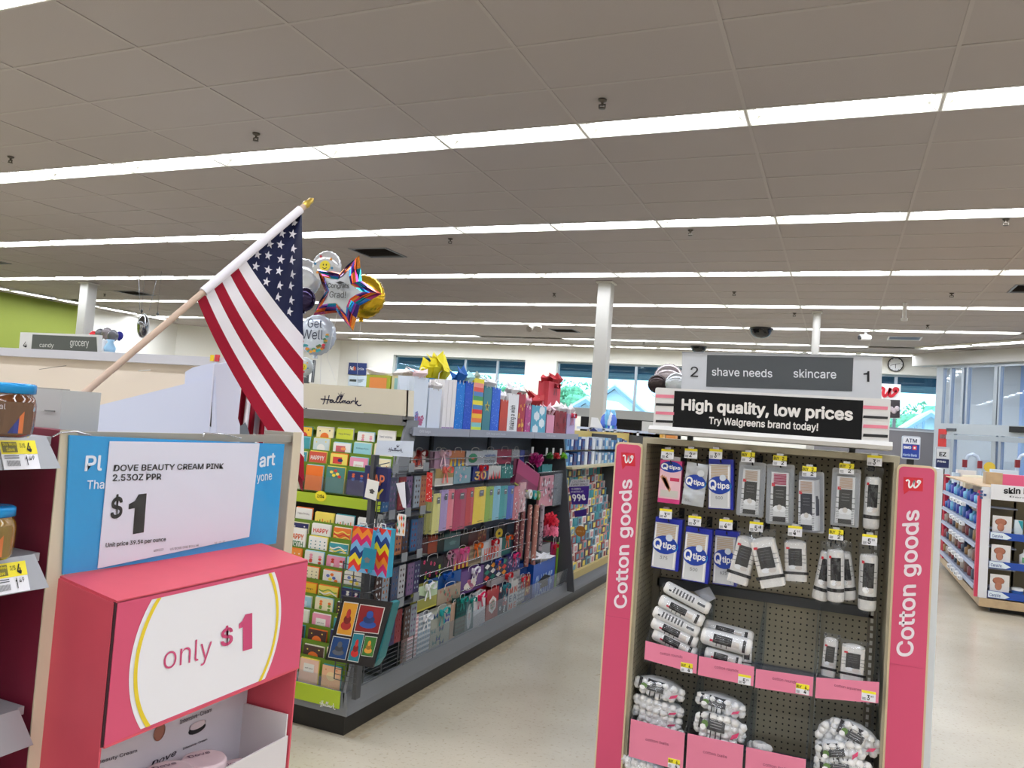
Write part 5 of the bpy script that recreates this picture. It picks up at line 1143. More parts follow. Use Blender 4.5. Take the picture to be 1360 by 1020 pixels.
tb(664, 674, 531, (190, 66, 46), 'small rust red gift bag left of the lettered white one', 'band', (196, 70, 50), (180, 56, 40), (236, 234, 236), .07)
tb(674.5, 688, 523, (238, 238, 240), 'white gift bag with black words written upward', 'vtext', (24, 24, 26), WW, (236, 234, 236), .08, tn=6)
tb(688.5, 697, 522, (176, 44, 60), 'red gift bag with golden pattern on the top shelf', 'flowers', (232, 176, 60), (240, 200, 90), (180, 176, 170), .03, tn=2)
tb(697.5, 705, 538, (176, 60, 130), 'magenta gift bag with pink tissue right of the golden patterned bag', 'dots', (210, 90, 150), WW, (236, 180, 200), .07, tn=3)
tb(705.5, 725, 539, (86, 168, 196), 'blue gift bag with white clouds and dark red tissue', 'clouds', (232, 240, 244), WW, (172, 24, 34), .13, side=(60, 110, 120), tn=8, seed=5)
tb(726, 736, 551, (226, 150, 176), 'small pink gift bag with white pink tissue', '', WW, WW, (236, 196, 206), .1, tn=4)
gift_bag(727, 743, 508, 571, -2.2, (200, 50, 66), 'tall red bottle gift bag tied with ribbon and gathered top', 'band', (206, 56, 70), (190, 40, 56), (190, 36, 48), .09, fix=SH, dep=.09, hand=False, bow=(120, 16, 30), tn=7)
tb(737, 752, 546, (136, 16, 30), 'dark red gift bag with ruffled front near the shelf end', 'flowers', (150, 20, 34), (110, 10, 22), (240, 236, 238), .09, tn=4)
tb(753, 764, 550, (190, 172, 212), 'lilac gift bag with a round red rosette at the shelf end', '', WW, WW, (240, 238, 240), .1, bow=(190, 40, 60), tn=3)
# bags behind the header board
gift_bag(493, 517, 497, 522, -2.35, (160, 170, 50), 'lime and orange gift bag showing above the header board', 'band', (226, 130, 50), (160, 170, 50), (232, 228, 226), .05, fix=None, grp='gift bags behind the header board', hand=False) if False else None
for px, w, c_, a_, lb in [(502, .15, (170, 178, 50), (228, 140, 70), 'lime gift bag with orange shape rising behind the header board'), (533, .12, (214, 206, 160), (150, 196, 190), 'cream gift bag with aqua panel rising behind the header board')]:
    x, y, z = at(px, 510, Y=3.6); t = thing('gift_bag', lb, 'gift bag', (x, y, SH), 'gift bags behind the header board'); fr = Fr((x, y, SH)); h = at(px, 498 if px < 510 else 499, Y=3.6)[2]-SH
    part('bag_body', fr.do(MB().box(-w/2, w/2, 0, h, -.08, 0)), mat(c_, .5), t); part('bag_print', fr.do(rect(MB(), -w*.36, w*.36, h*.6, h*.95, .001)), mat(a_, .5), t)
    m = MB(); tissue(m, w, .08, h, .05, mat((232, 224, 218), .7), random.Random(px), 4); part('tissue_paper', fr.do(m), None, t)
# ---- hanging rows
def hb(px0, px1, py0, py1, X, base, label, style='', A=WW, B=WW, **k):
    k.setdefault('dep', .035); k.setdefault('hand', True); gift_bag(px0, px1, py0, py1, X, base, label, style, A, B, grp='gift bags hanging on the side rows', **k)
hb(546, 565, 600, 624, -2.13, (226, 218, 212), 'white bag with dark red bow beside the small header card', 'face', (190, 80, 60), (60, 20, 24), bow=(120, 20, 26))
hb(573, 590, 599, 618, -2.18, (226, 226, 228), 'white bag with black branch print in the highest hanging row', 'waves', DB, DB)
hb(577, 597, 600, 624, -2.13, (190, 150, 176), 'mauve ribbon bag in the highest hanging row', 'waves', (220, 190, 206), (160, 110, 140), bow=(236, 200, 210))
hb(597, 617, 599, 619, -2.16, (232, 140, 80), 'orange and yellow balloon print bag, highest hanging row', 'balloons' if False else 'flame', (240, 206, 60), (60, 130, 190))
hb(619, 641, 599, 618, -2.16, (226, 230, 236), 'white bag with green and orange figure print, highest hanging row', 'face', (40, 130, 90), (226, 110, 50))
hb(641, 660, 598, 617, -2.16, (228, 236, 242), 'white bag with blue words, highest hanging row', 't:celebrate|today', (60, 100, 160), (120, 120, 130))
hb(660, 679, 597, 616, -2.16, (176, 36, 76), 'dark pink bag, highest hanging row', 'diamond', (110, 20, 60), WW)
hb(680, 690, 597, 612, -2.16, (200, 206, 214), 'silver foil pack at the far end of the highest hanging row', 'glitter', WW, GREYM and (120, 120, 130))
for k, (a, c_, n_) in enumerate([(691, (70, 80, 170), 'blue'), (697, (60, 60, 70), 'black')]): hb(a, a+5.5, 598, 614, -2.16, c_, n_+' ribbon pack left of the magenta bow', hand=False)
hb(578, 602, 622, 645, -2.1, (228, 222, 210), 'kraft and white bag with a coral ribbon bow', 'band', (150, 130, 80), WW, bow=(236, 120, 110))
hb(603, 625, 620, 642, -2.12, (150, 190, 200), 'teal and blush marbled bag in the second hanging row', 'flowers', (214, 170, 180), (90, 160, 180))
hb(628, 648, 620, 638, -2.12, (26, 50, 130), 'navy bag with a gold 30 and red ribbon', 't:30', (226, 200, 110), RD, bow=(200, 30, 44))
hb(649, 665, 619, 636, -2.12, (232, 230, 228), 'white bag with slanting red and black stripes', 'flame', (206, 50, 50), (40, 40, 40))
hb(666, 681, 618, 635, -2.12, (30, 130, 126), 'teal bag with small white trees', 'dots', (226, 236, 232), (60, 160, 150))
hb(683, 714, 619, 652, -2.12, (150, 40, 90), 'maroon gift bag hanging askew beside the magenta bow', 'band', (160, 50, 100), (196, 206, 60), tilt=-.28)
def tpack(px0, px1, py0, py1, c_, nm, X=-2.085, pat=None, lab='%s tissue paper pack with small grey label'):
    y, w, z, h = sd(px0, px1, py0, py1, X); t = thing('tissue_pack', (lab % nm), 'tissue paper', (X, y, z), 'tissue paper packs'); fr = sfr(X, y, z)
    m = MB(); m.add([(-w/2, 0, 0), (w/2, 0, 0), (w/2, h, 0), (-w/2, h, 0), (-w/2, 0, -.02), (w/2, 0, -.02), (w/2, h, -.014), (-w/2, h, -.014), (0, h*.02, .008), (0, h, .006)], [(0, 8, 9, 3), (8, 1, 2, 9), (5, 4, 7, 6), (4, 0, 3, 7), (1, 5, 6, 2), (3, 9, 2, 6, 7), (0, 4, 5, 1, 8)])
    part('paper', fr.do(m), mat(c_, .5), t)
    m = MB()
    if pat: decor(m, w, h, pat, mat((236, 226, 226), .5), mat((90, 70, 70), .5), .009, random.Random(int(px0)))
    else:
        rect(m, -w*.16, w*.2, h*.76, h*.92, .009, mat((90, 92, 96), .5)); rect(m, -w*.1, w*.12, h*.86, h*.88, .0095, WHITE); rect(m, -w*.2, w*.24, h*.06, h*.08, .009, mat(tuple(int(v*.6) for v in c_), .5))
    part('pack_label', fr.do(m), None, t)
    rnd = random.Random(int(px0)); m = MB()
    m.grid(lambda a, b: (w*(a-.5)*1.04, h*(.97+.13*b)+.003*math.sin(17*a), .004+.006*math.sin(23*a+9*b)*(1-b*.3)), 8, 4)
    m.grid(lambda a, b: (w*(a-.5)*1.05, h*b, .0105), 2, 4)
    part('clear_bag', fr.do(m), clear((250, 252, 255), .08, .15, body=.04), t)
for a in [(560, 566, 651, 709, (120, 118, 40), 'olive'), (566.5, 574, 652, 709, (150, 146, 66), 'khaki'), (574.5, 584, 656, 709, (222, 214, 130), 'pale yellow'), (584.8, 594, 651, 705, (172, 150, 196), 'lavender'), (594.3, 602, 650, 703, (236, 130, 140), 'salmon pink'),
          (602.8, 618.2, 650, 703.5, (178, 40, 84), 'wide raspberry'), (619, 628.4, 648, 698, (196, 50, 56), 'red'), (629, 644.2, 647, 695, (240, 208, 50), 'bright yellow'), (644.6, 654.6, 646.5, 692.5, (140, 178, 60), 'green'), (655, 663.6, 646, 690.5, (126, 190, 208), 'light blue'),
          (664, 673.4, 645.5, 689, (20, 150, 150), 'teal'), (673.8, 681.6, 645, 689, (36, 84, 176), 'blue')]: tpack(*a)
tpack(682, 689.5, 646, 690, (206, 110, 120), 'rose', pat='dots', lab='%s patterned tissue pack right of the blue one'); tpack(690, 698, 641, 680, (214, 160, 160), 'blush', pat='flowers', lab='%s floral tissue pack beside the ribbon spools')
tpack(716.5, 734.5, 632, 673, (214, 140, 150), 'pink', X=-2.13, pat='dots', lab='%s patterned pack hanging above the pompom'); tpack(735.5, 748, 629, 671, (120, 126, 130), 'grey', X=-2.13, pat='glitter', lab='%s patterned pack next to the dark divider')
rr = random.Random(4)
for px, py, r_, c_, lb in [(710.7, 611, .068, (150, 24, 96), 'big magenta loop bow hanging in the side rows'), (730, 606, .035, (50, 120, 40), 'dark green gift bow'), (738.5, 606, .036, (200, 40, 50), 'red gift bow between two green ones'), (748.5, 606, .034, (130, 200, 50), 'bright green gift bow by the divider')]:
    p = at(px, py, X=-2.12); t = thing('gift_bow', lb, 'gift bow', p, 'gift bows'); part('loops', loop_bow(MB(), p, r_, rr, None, 40 if r_ > .05 else 26), mat(c_, .3), t); part('backing_card', MB().box(p[0]-.03, p[0]-.025, p[1]-.02, p[1]+.02, p[2], p[2]+r_+.03), WHITE, t)
hb(720, 733, 617, 628, -2.15, (50, 150, 150), 'small teal bag between the bows and the pink pack', hand=False)
for k, (px, c_, n_) in enumerate([(702, (232, 232, 232), 'white'), (708, (40, 150, 150), 'teal'), (713, (90, 140, 60), 'green')]):
    p = at(px, 656+k, X=-2.12); t = thing('ribbon_spool', n_+' ribbon spool right of the tissue packs', 'ribbon', p, 'ribbon spools')
    part('spool', MB().tube([(p[0]-.03, p[1], p[2]), (p[0]+.02, p[1], p[2])], .035, n=14), mat(c_, .35), t); part('spool_core', MB().tube([(p[0]+.02, p[1], p[2]), (p[0]+.023, p[1], p[2])], .014, n=10), mat((190, 170, 140), .6), t)
for k, (a, b_, y0, y1, c_) in enumerate([(683, 687.5, 690, 731, (120, 60, 70)), (689, 695.6, 677, 742, (150, 92, 92)), (698, 704.5, 671, 752, (170, 110, 104)), (705.5, 714, 671, 758, (190, 130, 116)), (715.5, 721.5, 671, 731, (176, 160, 170))]):
    y, w, z, h = sd(a, b_, y0, y1, -2.15+.01*k); t = thing('wrapping_roll', 'upright patterned gift wrap roll, %s of five from the left' % ORD[k], 'wrapping paper', (-2.15+.01*k, y, z), 'wrapping paper rolls'); x = -2.15+.01*k; w = .036+.006*(k == 3)
    part('roll', MB().tube([(x, y, z), (x, y, z+h)], w/2, n=12), mat(c_, .35), t)
    m = MB(); rnd = random.Random(k)
    for q in range(30):
        th = rnd.uniform(-1.9, .9); zz = z+rnd.uniform(.02, .97)*h; e = .007
        m.add([(x+(w/2+.001)*math.cos(th+i_), y+(w/2+.001)*math.sin(th+i_), zz+j_) for i_, j_ in ((-.3, 0), (0, -e), (.3, 0), (0, e))], [(0, 1, 2, 3)])
    part('printed_pattern', m, mat((40, 36, 44) if k == 4 else (226, 206, 190), .5), t); part('roll_end', MB().tube([(x, y, z+h), (x, y, z+h+.004)], w*.3, n=10), mat((200, 180, 150), .6), t)
p = at(730, 700, X=-2.1); t = thing('tissue_pompom', 'fluffy pink and red tissue pompom above the blue class bag', 'pompom', p)
part('upper_fluff', loop_bow(MB(), (p[0], p[1], p[2]+.05), .07, rr, None, 50), mat((206, 30, 54), .6), t); part('lower_fluff', loop_bow(MB(), (p[0]+.02, p[1]-.02, p[2]-.03), .065, rr, None, 50), mat((236, 120, 150), .6), t)
# lower hanging rows
R3, R4, R5, R6, R7 = -2.19, -2.16, -2.13, -2.10, -2.065
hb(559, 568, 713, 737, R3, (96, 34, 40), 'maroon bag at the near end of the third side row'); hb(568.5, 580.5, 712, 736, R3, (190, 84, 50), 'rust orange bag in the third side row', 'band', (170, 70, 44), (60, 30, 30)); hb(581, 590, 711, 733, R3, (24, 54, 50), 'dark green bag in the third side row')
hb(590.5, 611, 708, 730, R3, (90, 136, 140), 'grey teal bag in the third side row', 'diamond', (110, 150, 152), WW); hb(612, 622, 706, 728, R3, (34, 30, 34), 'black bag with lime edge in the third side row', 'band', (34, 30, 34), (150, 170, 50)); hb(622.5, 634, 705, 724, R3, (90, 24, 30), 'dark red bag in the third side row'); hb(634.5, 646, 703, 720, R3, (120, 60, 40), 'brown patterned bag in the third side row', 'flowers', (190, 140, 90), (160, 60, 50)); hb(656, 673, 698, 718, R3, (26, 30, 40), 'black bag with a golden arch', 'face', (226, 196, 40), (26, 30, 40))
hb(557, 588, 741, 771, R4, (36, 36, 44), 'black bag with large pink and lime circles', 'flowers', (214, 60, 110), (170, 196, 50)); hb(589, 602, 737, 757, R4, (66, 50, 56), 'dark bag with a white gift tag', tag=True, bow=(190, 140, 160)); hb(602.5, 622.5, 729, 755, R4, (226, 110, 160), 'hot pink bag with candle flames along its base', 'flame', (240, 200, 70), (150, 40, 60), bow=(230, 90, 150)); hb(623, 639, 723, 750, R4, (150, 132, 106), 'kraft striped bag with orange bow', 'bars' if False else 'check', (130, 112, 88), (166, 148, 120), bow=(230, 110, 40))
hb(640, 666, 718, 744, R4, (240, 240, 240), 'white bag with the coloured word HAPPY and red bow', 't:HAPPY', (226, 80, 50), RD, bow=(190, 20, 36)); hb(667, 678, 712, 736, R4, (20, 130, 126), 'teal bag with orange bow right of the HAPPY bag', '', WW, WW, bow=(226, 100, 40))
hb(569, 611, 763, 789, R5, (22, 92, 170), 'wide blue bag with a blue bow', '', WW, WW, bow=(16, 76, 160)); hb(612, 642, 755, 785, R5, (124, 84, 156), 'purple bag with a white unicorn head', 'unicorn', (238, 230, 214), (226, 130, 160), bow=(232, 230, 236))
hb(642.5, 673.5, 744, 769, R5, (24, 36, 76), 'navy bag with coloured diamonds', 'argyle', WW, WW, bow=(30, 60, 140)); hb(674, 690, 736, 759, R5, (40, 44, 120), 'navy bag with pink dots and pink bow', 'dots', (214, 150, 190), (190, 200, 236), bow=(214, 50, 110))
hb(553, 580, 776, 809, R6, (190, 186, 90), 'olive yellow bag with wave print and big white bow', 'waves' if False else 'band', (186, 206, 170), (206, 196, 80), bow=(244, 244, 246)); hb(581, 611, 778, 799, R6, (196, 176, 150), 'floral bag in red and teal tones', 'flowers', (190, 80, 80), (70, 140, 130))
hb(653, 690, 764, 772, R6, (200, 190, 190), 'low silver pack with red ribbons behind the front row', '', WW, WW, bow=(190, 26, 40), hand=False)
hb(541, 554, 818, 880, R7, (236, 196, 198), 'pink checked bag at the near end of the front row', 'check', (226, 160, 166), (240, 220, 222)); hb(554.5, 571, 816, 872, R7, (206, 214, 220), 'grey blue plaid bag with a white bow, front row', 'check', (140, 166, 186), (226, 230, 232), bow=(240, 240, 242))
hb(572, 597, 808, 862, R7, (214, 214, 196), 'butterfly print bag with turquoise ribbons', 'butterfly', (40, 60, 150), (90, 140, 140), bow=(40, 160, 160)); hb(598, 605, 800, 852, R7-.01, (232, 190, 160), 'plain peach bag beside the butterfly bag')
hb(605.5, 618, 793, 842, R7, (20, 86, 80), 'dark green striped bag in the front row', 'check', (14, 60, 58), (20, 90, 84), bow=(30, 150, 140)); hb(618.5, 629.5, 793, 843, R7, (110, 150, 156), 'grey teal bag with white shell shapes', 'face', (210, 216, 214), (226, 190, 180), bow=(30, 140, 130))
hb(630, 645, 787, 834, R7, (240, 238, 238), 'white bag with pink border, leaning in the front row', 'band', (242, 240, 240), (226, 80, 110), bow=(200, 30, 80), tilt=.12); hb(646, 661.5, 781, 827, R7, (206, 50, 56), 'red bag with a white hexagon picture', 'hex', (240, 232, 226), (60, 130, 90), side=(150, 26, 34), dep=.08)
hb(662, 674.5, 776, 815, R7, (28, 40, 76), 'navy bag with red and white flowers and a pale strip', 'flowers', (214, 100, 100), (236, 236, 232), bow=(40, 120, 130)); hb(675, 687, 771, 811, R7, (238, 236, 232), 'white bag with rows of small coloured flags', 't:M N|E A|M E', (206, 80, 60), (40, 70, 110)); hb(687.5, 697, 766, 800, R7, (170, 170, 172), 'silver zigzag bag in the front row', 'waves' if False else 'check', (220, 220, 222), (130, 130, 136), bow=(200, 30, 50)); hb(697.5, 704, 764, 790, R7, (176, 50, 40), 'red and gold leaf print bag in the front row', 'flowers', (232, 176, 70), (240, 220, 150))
# far end: graduation bag and large flat bags
gift_bag(708, 736, 745, 788, -2.07, (20, 84, 180), 'blue CLASS OF graduation bag with white tissue', 't:CLASS OF', (190, 210, 236), WW, (236, 236, 240), .07, grp='gift bags standing on the deck', fix=.145, tn=7, dep=.14)
m = MB(); y_, w_, z_, h_ = sd(708, 736, 745, 788, -2.069)
fr = sfr(-2.069, y_, .145); hh_ = z_+h_-.145; m.add([(-w_*.3, hh_*.5, .0015), (0, hh_*.38, .0015), (w_*.32, hh_*.52, .0015), (w_*.02, hh_*.64, .0015)], [(0, 1, 2, 3)]); m.add([(-w_*.16, hh_*.4, .0012), (-w_*.16, hh_*.3, .0012), (w_*.2, hh_*.3, .0012), (w_*.2, hh_*.44, .0012)], [(0, 1, 2, 3)])
bpy.context.view_layer.update()
par = [o for o in bpy.data.objects if o.get('label', '').startswith('blue CLASS OF')][0]; part('printed_cap', fr.do(m), INK, par)
for a, b_, y0, c_, n_ in [(718, 729, 722, (150, 150, 152), 'grey'), (730.5, 737.5, 721, (170, 24, 90), 'crimson'), (738, 745.5, 719, (130, 190, 50), 'lime'), (746, 753.5, 717, (30, 34, 60), 'navy'), (754, 762, 714, (170, 172, 178), 'silver grey')]:
    gift_bag(a, b_, y0, 783, -2.12, c_, n_+' large flat gift bag standing behind the class bag', '', WW, WW, None, dep=.14, fix=.145, grp='gift bags standing on the deck', bow=((214, 30, 50) if n_ in ('crimson',) else None), hand=n_ != 'grey')
# ---- small header card on the wire rack
P = V(at(523.5, 605.5, Y=3.12)); t = thing('header_card', 'small white card with crown and script word above the wire rack', 'sign', tuple(P))
a = V(at(498, 604, Y=3.12)); b_ = V(at(548, 607.5, Y=3.12)); c_ = V(at(549.5, 586, Y=3.12)); d_ = V(at(501, 585, Y=3.12))
part('card', MB().slab([a, b_, c_, d_], (0, .002, 0)), mat((206, 216, 232), .4), t)
RXc = (b_-a); UPc = (d_-a); o_ = V(0, -.0012, 0)
part('script_lettering', script_word(MB(), a+RXc*.33+UPc*.28+o_, RXc*.4, UPc*.3, .0022), mat((60, 60, 90), .5), t); part('crown_print', crown(MB(), a+RXc*.53+UPc*.64+o_, RXc*.08, UPc*.2, .0014), mat((60, 60, 90), .5), t)
part('stem', MB().box(P[0]-.004, P[0]+.004, 3.122, 3.128, 1.26, P[2]), GREYM, t)
# ---- wire rack: two wire panels with card holders
wr = thing('wire_rack', 'grey wire rack of small packs clipped to the corner of the card gondola', 'wire rack', (-1.97, 3.35, .2))
WM = mat((88, 90, 94), .35, .6)
def wires(P0, RXv, W_, z0, z1, n=3, gap=.02):
    m = MB(); P0 = V(P0); r_ = V(RXv)
    for k in range(n+1): p = P0+r_*(W_*k/n); m.tube([(p.x, p.y, z0), (p.x, p.y, z1)], .0028, n=5)
    q = P0+r_*W_; z = z0
    while z < z1: m.tube([(P0.x, P0.y, z), (q.x, q.y, z)], .0017, n=4, caps=False); z += gap
    return m
part('wire_panel', wires((-1.985, 3.18, 0), (0, 1, 0), .46, .24, 1.25), WM, wr, kind=None); part('wire_panel', wires((-2.09, 3.10, 0), (1, 0, 0), .12, .26, .8, 2, .024), WM, wr)
part('rack_post', MB().box(-2.0, -1.98, 3.12, 3.16, .18, 1.3), WM, wr)
for z in (1.22, 1.0, .78, .56):
    part('pocket_rail', MB().box(-1.97, -1.94, 3.18, 3.64, z-.004, z+.004), WM, wr)
    for k in range(3):
        y0 = 3.19+.15*k; part('card_holder', MB().box(-1.942, -1.939, y0+.03, y0+.085, z-.004, z+.04), mat((128, 132, 136), .4), wr)
rr = random.Random(21); ncol = [((44, 84, 124), 'blue'), (DB, 'dark brown'), ((120, 40, 48), 'dark red'), ((74, 78, 100), 'slate'), ((130, 140, 150), 'grey'), ((110, 84, 120), 'mauve'), ((170, 172, 176), 'pale grey'), ((150, 96, 64), 'tan'), ((50, 46, 86), 'violet')]
rown_ = ['top', 'second', 'middle', 'fourth', 'lowest']
for i, z in enumerate((1.2, .98, .76, .54)):
    for k in range(3):
        for q in range(2):
            c_, n_ = ncol[(i*5+k*2+q*3) % 9]; y0 = 3.19+.15*k+.07*q; x0 = -1.972-.004*q
            t = thing('sticker_pack', '%s sticker pack, %s from the left in the %s row of the wire rack' % (n_, ORD[k*2+q], rown_[i]), 'stickers', (x0, y0, z-.17), 'small packs in the wire rack')
            part('pack', MB().box(x0, x0+.006, y0, y0+.062, z-.17, z-.01), mat(c_, .4), t)
            m = MB(); cc = mat(ncol[(i+k*3+q+4) % 9][0], .5)
            for a in range(5):
                for b in range(2): m.ell((x0+.0062, y0+.018+.026*b, z-.145+.028*a), .0008, .005+.004*((a+b+k) % 2), .006+.003*((a+i) % 2), None, 6, 4)
            part('sticker_print', m, cc, t)
# white tagged pack, folded card, red dotted strip, dot sheet
def flat_px(name, label, cat, q, Y, base, grp=None, dec=None, A=WW, B=WW, th=.004):
    a, b_, c_, d_ = [V(at(*p, Y=Y)) for p in q]     # BL BR TR TL
    t = thing(name, label, cat, tuple(a), grp); part('sheet', MB().slab([a, b_, c_, d_], (0, th, 0)), mat(base, .4), t)
    if dec:
        fr = Fr(a+V(0, -.0012, 0)+(b_-a)*.5, b_-a, d_-a); m = MB(); decor(m, (b_-a).length, (d_-a).length, dec, mat(A, .5), mat(B, .5), .0, random.Random(3)); part('sheet_print', fr.do(m), None, t)
    return t
flat_px('gift_bag', 'navy bag with tall coloured HAPPY letters behind the white tag', 'gift bag', [(482, 663), (512, 667), (516, 622), (485, 618)], 3.14, NV, 'bags clipped in front of the card racks', 't:HAP|PY', (232, 130, 90), (240, 214, 90), .03)
flat_px('gift_tag', 'large white tag with dark square in front of the navy HAPPY bag', 'gift tag', [(484, 660), (499, 665), (503, 640), (488, 636)], 3.09, (238, 236, 230), None, 'diamond', (70, 66, 66), WW)
flat_px('folded_card', 'white and dark folded paper sticking out of the wire rack', 'card', [(535, 674), (539, 675), (537, 640), (526, 642)], 3.06, (226, 226, 234)); flat_px('folded_card', 'dark violet card flap right of the white fold', 'card', [(539, 675), (546, 660), (541, 640), (534, 640)], 3.08, (60, 56, 76))
flat_px('ribbon_card', 'red strip with white dots beside the wire rack', 'ribbon', [(565, 666), (573, 667), (574, 628), (567, 627)], 3.30, (206, 44, 40), None, 'dots', WW, WW)
flat_px('sticker_sheet', 'white sheet of coloured dot stickers in the wire rack', 'stickers', [(526, 711), (537, 712), (539, 684), (529, 682)], 3.08, (226, 224, 220), None, 'argyle')
flat_px('price_chart', 'dark and white LA LA card left of the sticker sheet', 'card', [(499, 708), (507, 710), (509, 684), (502, 683)], 3.06, (120, 124, 126), None, 't:LA|LA|LA', (30, 30, 30), WW)
# chevron bags
def chev_bag(q, Y, lb, shift=0):
    a, b_, c_, d_ = [V(at(*p, Y=Y)) for p in q]; t = thing('gift_bag', lb, 'gift bag', tuple(a), 'colourful zigzag bags in front of the card racks')
    part('bag_body', MB().slab([a, b_, c_, d_], (0, .05, 0)), mat((60, 160, 190), .4), t)
    cs = [(226, 50, 40), (240, 214, 40), (30, 60, 130), (120, 180, 226), (214, 30, 110), (240, 140, 40), (226, 50, 40), (240, 214, 40), (30, 60, 130), (120, 180, 226)]; m = MB(); o = V(0, -.0015, 0); RX_, UP_ = b_-a, d_-a
    def P_(u, v): return a+RX_*u+UP_*min(1, max(0, v))+o
    for s_ in range(4):
        u0, u1 = s_/4, (s_+1)/4; dv_ = .14 if s_ % 2 == 0 else -.14
        for k in range(-1, 8):
            v0 = k/7+(0 if s_ % 2 == 0 else .14); m.add([P_(u0, v0), P_(u1, v0+dv_), P_(u1, v0+dv_+1/7), P_(u0, v0+1/7)], [(0, 1, 2, 3)], mat(cs[(k+shift+10) % 10], .4))
    part('zigzag_print', m, None, t)
    P = a+RX_*.5+UP_+o; part('handle', MB().tube([P-RX_*.2, P-RX_*.12+UP_*.1, P+RX_*.12+UP_*.1, P+RX_*.2], .002, n=5), WHITE, t); return t
chev_bag([(462, 757), (488, 762), (493, 706), (470, 698)], 3.02, 'left zigzag rainbow gift bag before the wire rack'); chev_bag([(490, 763), (513, 768), (518, 704), (497, 700)], 3.06, 'right zigzag rainbow gift bag before the wire rack', 4)
flat_px('gift_tag', 'teal square tag hung between the two zigzag bags', 'gift tag', [(478, 755), (496, 757), (500, 730), (483, 727)], 2.99, (20, 130, 160), None, 'diamond', (120, 120, 120), WW)
# dark bag with five coloured panels (plain panels stand in for its artwork)
q6 = lambda x, y: (370+x/3.923, 720+y/3.923)
a, b_, c_, d_ = [V(at(*q6(*p), Y=2.98)) for p in [(242, 612), (490, 655), (590, 315), (335, 282)]]
t = thing('panel_bag', 'large black gift bag with five coloured picture panels at the gondola corner', 'gift bag', tuple(a))
part('bag_body', MB().slab([a, b_, c_, d_], (0, .012, 0)), mat((30, 28, 32), .35), t)
side_ = [V(at(*q6(*p), Y=2.99)) for p in [(490, 655), (520, 610), (596, 320), (575, 312)]]; part('bag_side', MB().slab(side_, (0, .06, 0)), mat((30, 110, 116), .4), t)
for pts, c0_, c1_ in [([(300, 480), (378, 492), (418, 318), (342, 308)], (226, 160, 50), (180, 50, 50)), ([(392, 465), (520, 480), (555, 340), (425, 322)], (140, 24, 34), (40, 80, 160)), ([(258, 600), (348, 615), (375, 503), (285, 488)], (24, 70, 130), (90, 96, 110)), ([(358, 618), (415, 628), (448, 478), (392, 472)], (30, 130, 150), (200, 40, 40)), ([(430, 592), (490, 600), (516, 495), (452, 488)], (60, 120, 50), (226, 160, 60))]:
    P4 = [V(at(*q6(*p), Y=2.978)) for p in pts]; P3 = [v+V(0, -.0008, 0) for v in P4]; ce = sum(P4, V(0, 0, 0))/4
    part('panel_border', MB().quad(*P4), mat((226, 226, 220), .5), t); part('picture_panel', MB().quad(*[ce+(v-ce)*.94+V(0, -.0008, 0) for v in P4]), mat(c0_, .45), t)
    m = MB(); u_, w_ = (P4[1]-P4[0]), (P4[3]-P4[0])
    for k in range(3): c3 = P4[0]+u_*(.5)+w_*(.3+.18*k)+V(0, -.0016-.0002*k, 0); m.add([c3+u_*(.34-.1*k)*math.cos(x_)+w_*.14*math.sin(x_) for x_ in [i*.5236 for i in range(12)]], [tuple(range(12))], mat(c1_ if k != 1 else tuple(int(.7*v) for v in c1_), .45))
    part('abstract_print', m, None, t)
part('handle', MB().tube([V(at(*q6(400, 300), Y=2.99)), V(at(*q6(420, 262), Y=3.0)), V(at(*q6(500, 270), Y=3.0)), V(at(*q6(520, 308), Y=2.99))], .0025, n=5), INK, t)
part('hang_hook', MB().tube([V(at(*q6(460, 266), Y=3.0)), (at(*q6(460, 266), Y=3.0)[0], 3.14, at(*q6(460, 262), Y=3.0)[2])], .003, n=5), WM, t)
# hanging hooks for the zigzag bags and tag packs
for (px, py, Y) in [(480, 700, 3.02), (506, 702, 3.06), (500, 618, 3.09)]:
    p = at(px, py, Y=Y); part('hook', MB().tube([p, (p[0], 3.2, p[2]+.01)], .0025, n=5), WM, wr)

# ================================================================ far card section behind the divider
for Yd in (8.0, 9.6): part('divider_panel', MB().slab([(-2.43, Yd, .13), (-1.98, Yd, .13), (-2.15, Yd, 1.44), (-2.43, Yd, 1.44)], (0, .02, 0)), DKG, gg)
part('far_rack_face', MB().slab([(-2.04, 6.3, .2), (-2.32, 6.3, 1.12), (-2.34, 6.3, 1.12), (-2.1, 6.3, .2)], (0, 3.3, 0)), mat((96, 106, 112), .6), gg)
part('far_shelf', MB().box(-2.43, -2.06, 6.31, 9.6, 1.135, 1.155), mat((200, 190, 150), .4), gg); part('far_shelf', MB().box(-2.43, -2.08, 6.31, 9.6, 1.28, 1.29), CLEAR, gg); part('far_back_panel', MB().box(-2.43, -2.42, 6.31, 9.6, 1.15, 1.46), mat((216, 190, 110), .5), gg)
part('far_base_strip', MB().box(-2.06, -2.02, 6.31, 9.6, .2, .26), mat((190, 170, 110), .5), gg)
rr = random.Random(77); fc = [(TL, 'teal'), (WW, 'white'), ((226, 214, 200), 'cream'), ((206, 150, 150), 'rose'), ((110, 160, 180), 'blue'), ((150, 60, 60), 'dark red'), (YW, 'yellow'), ((80, 80, 90), 'grey')]
FM = {}
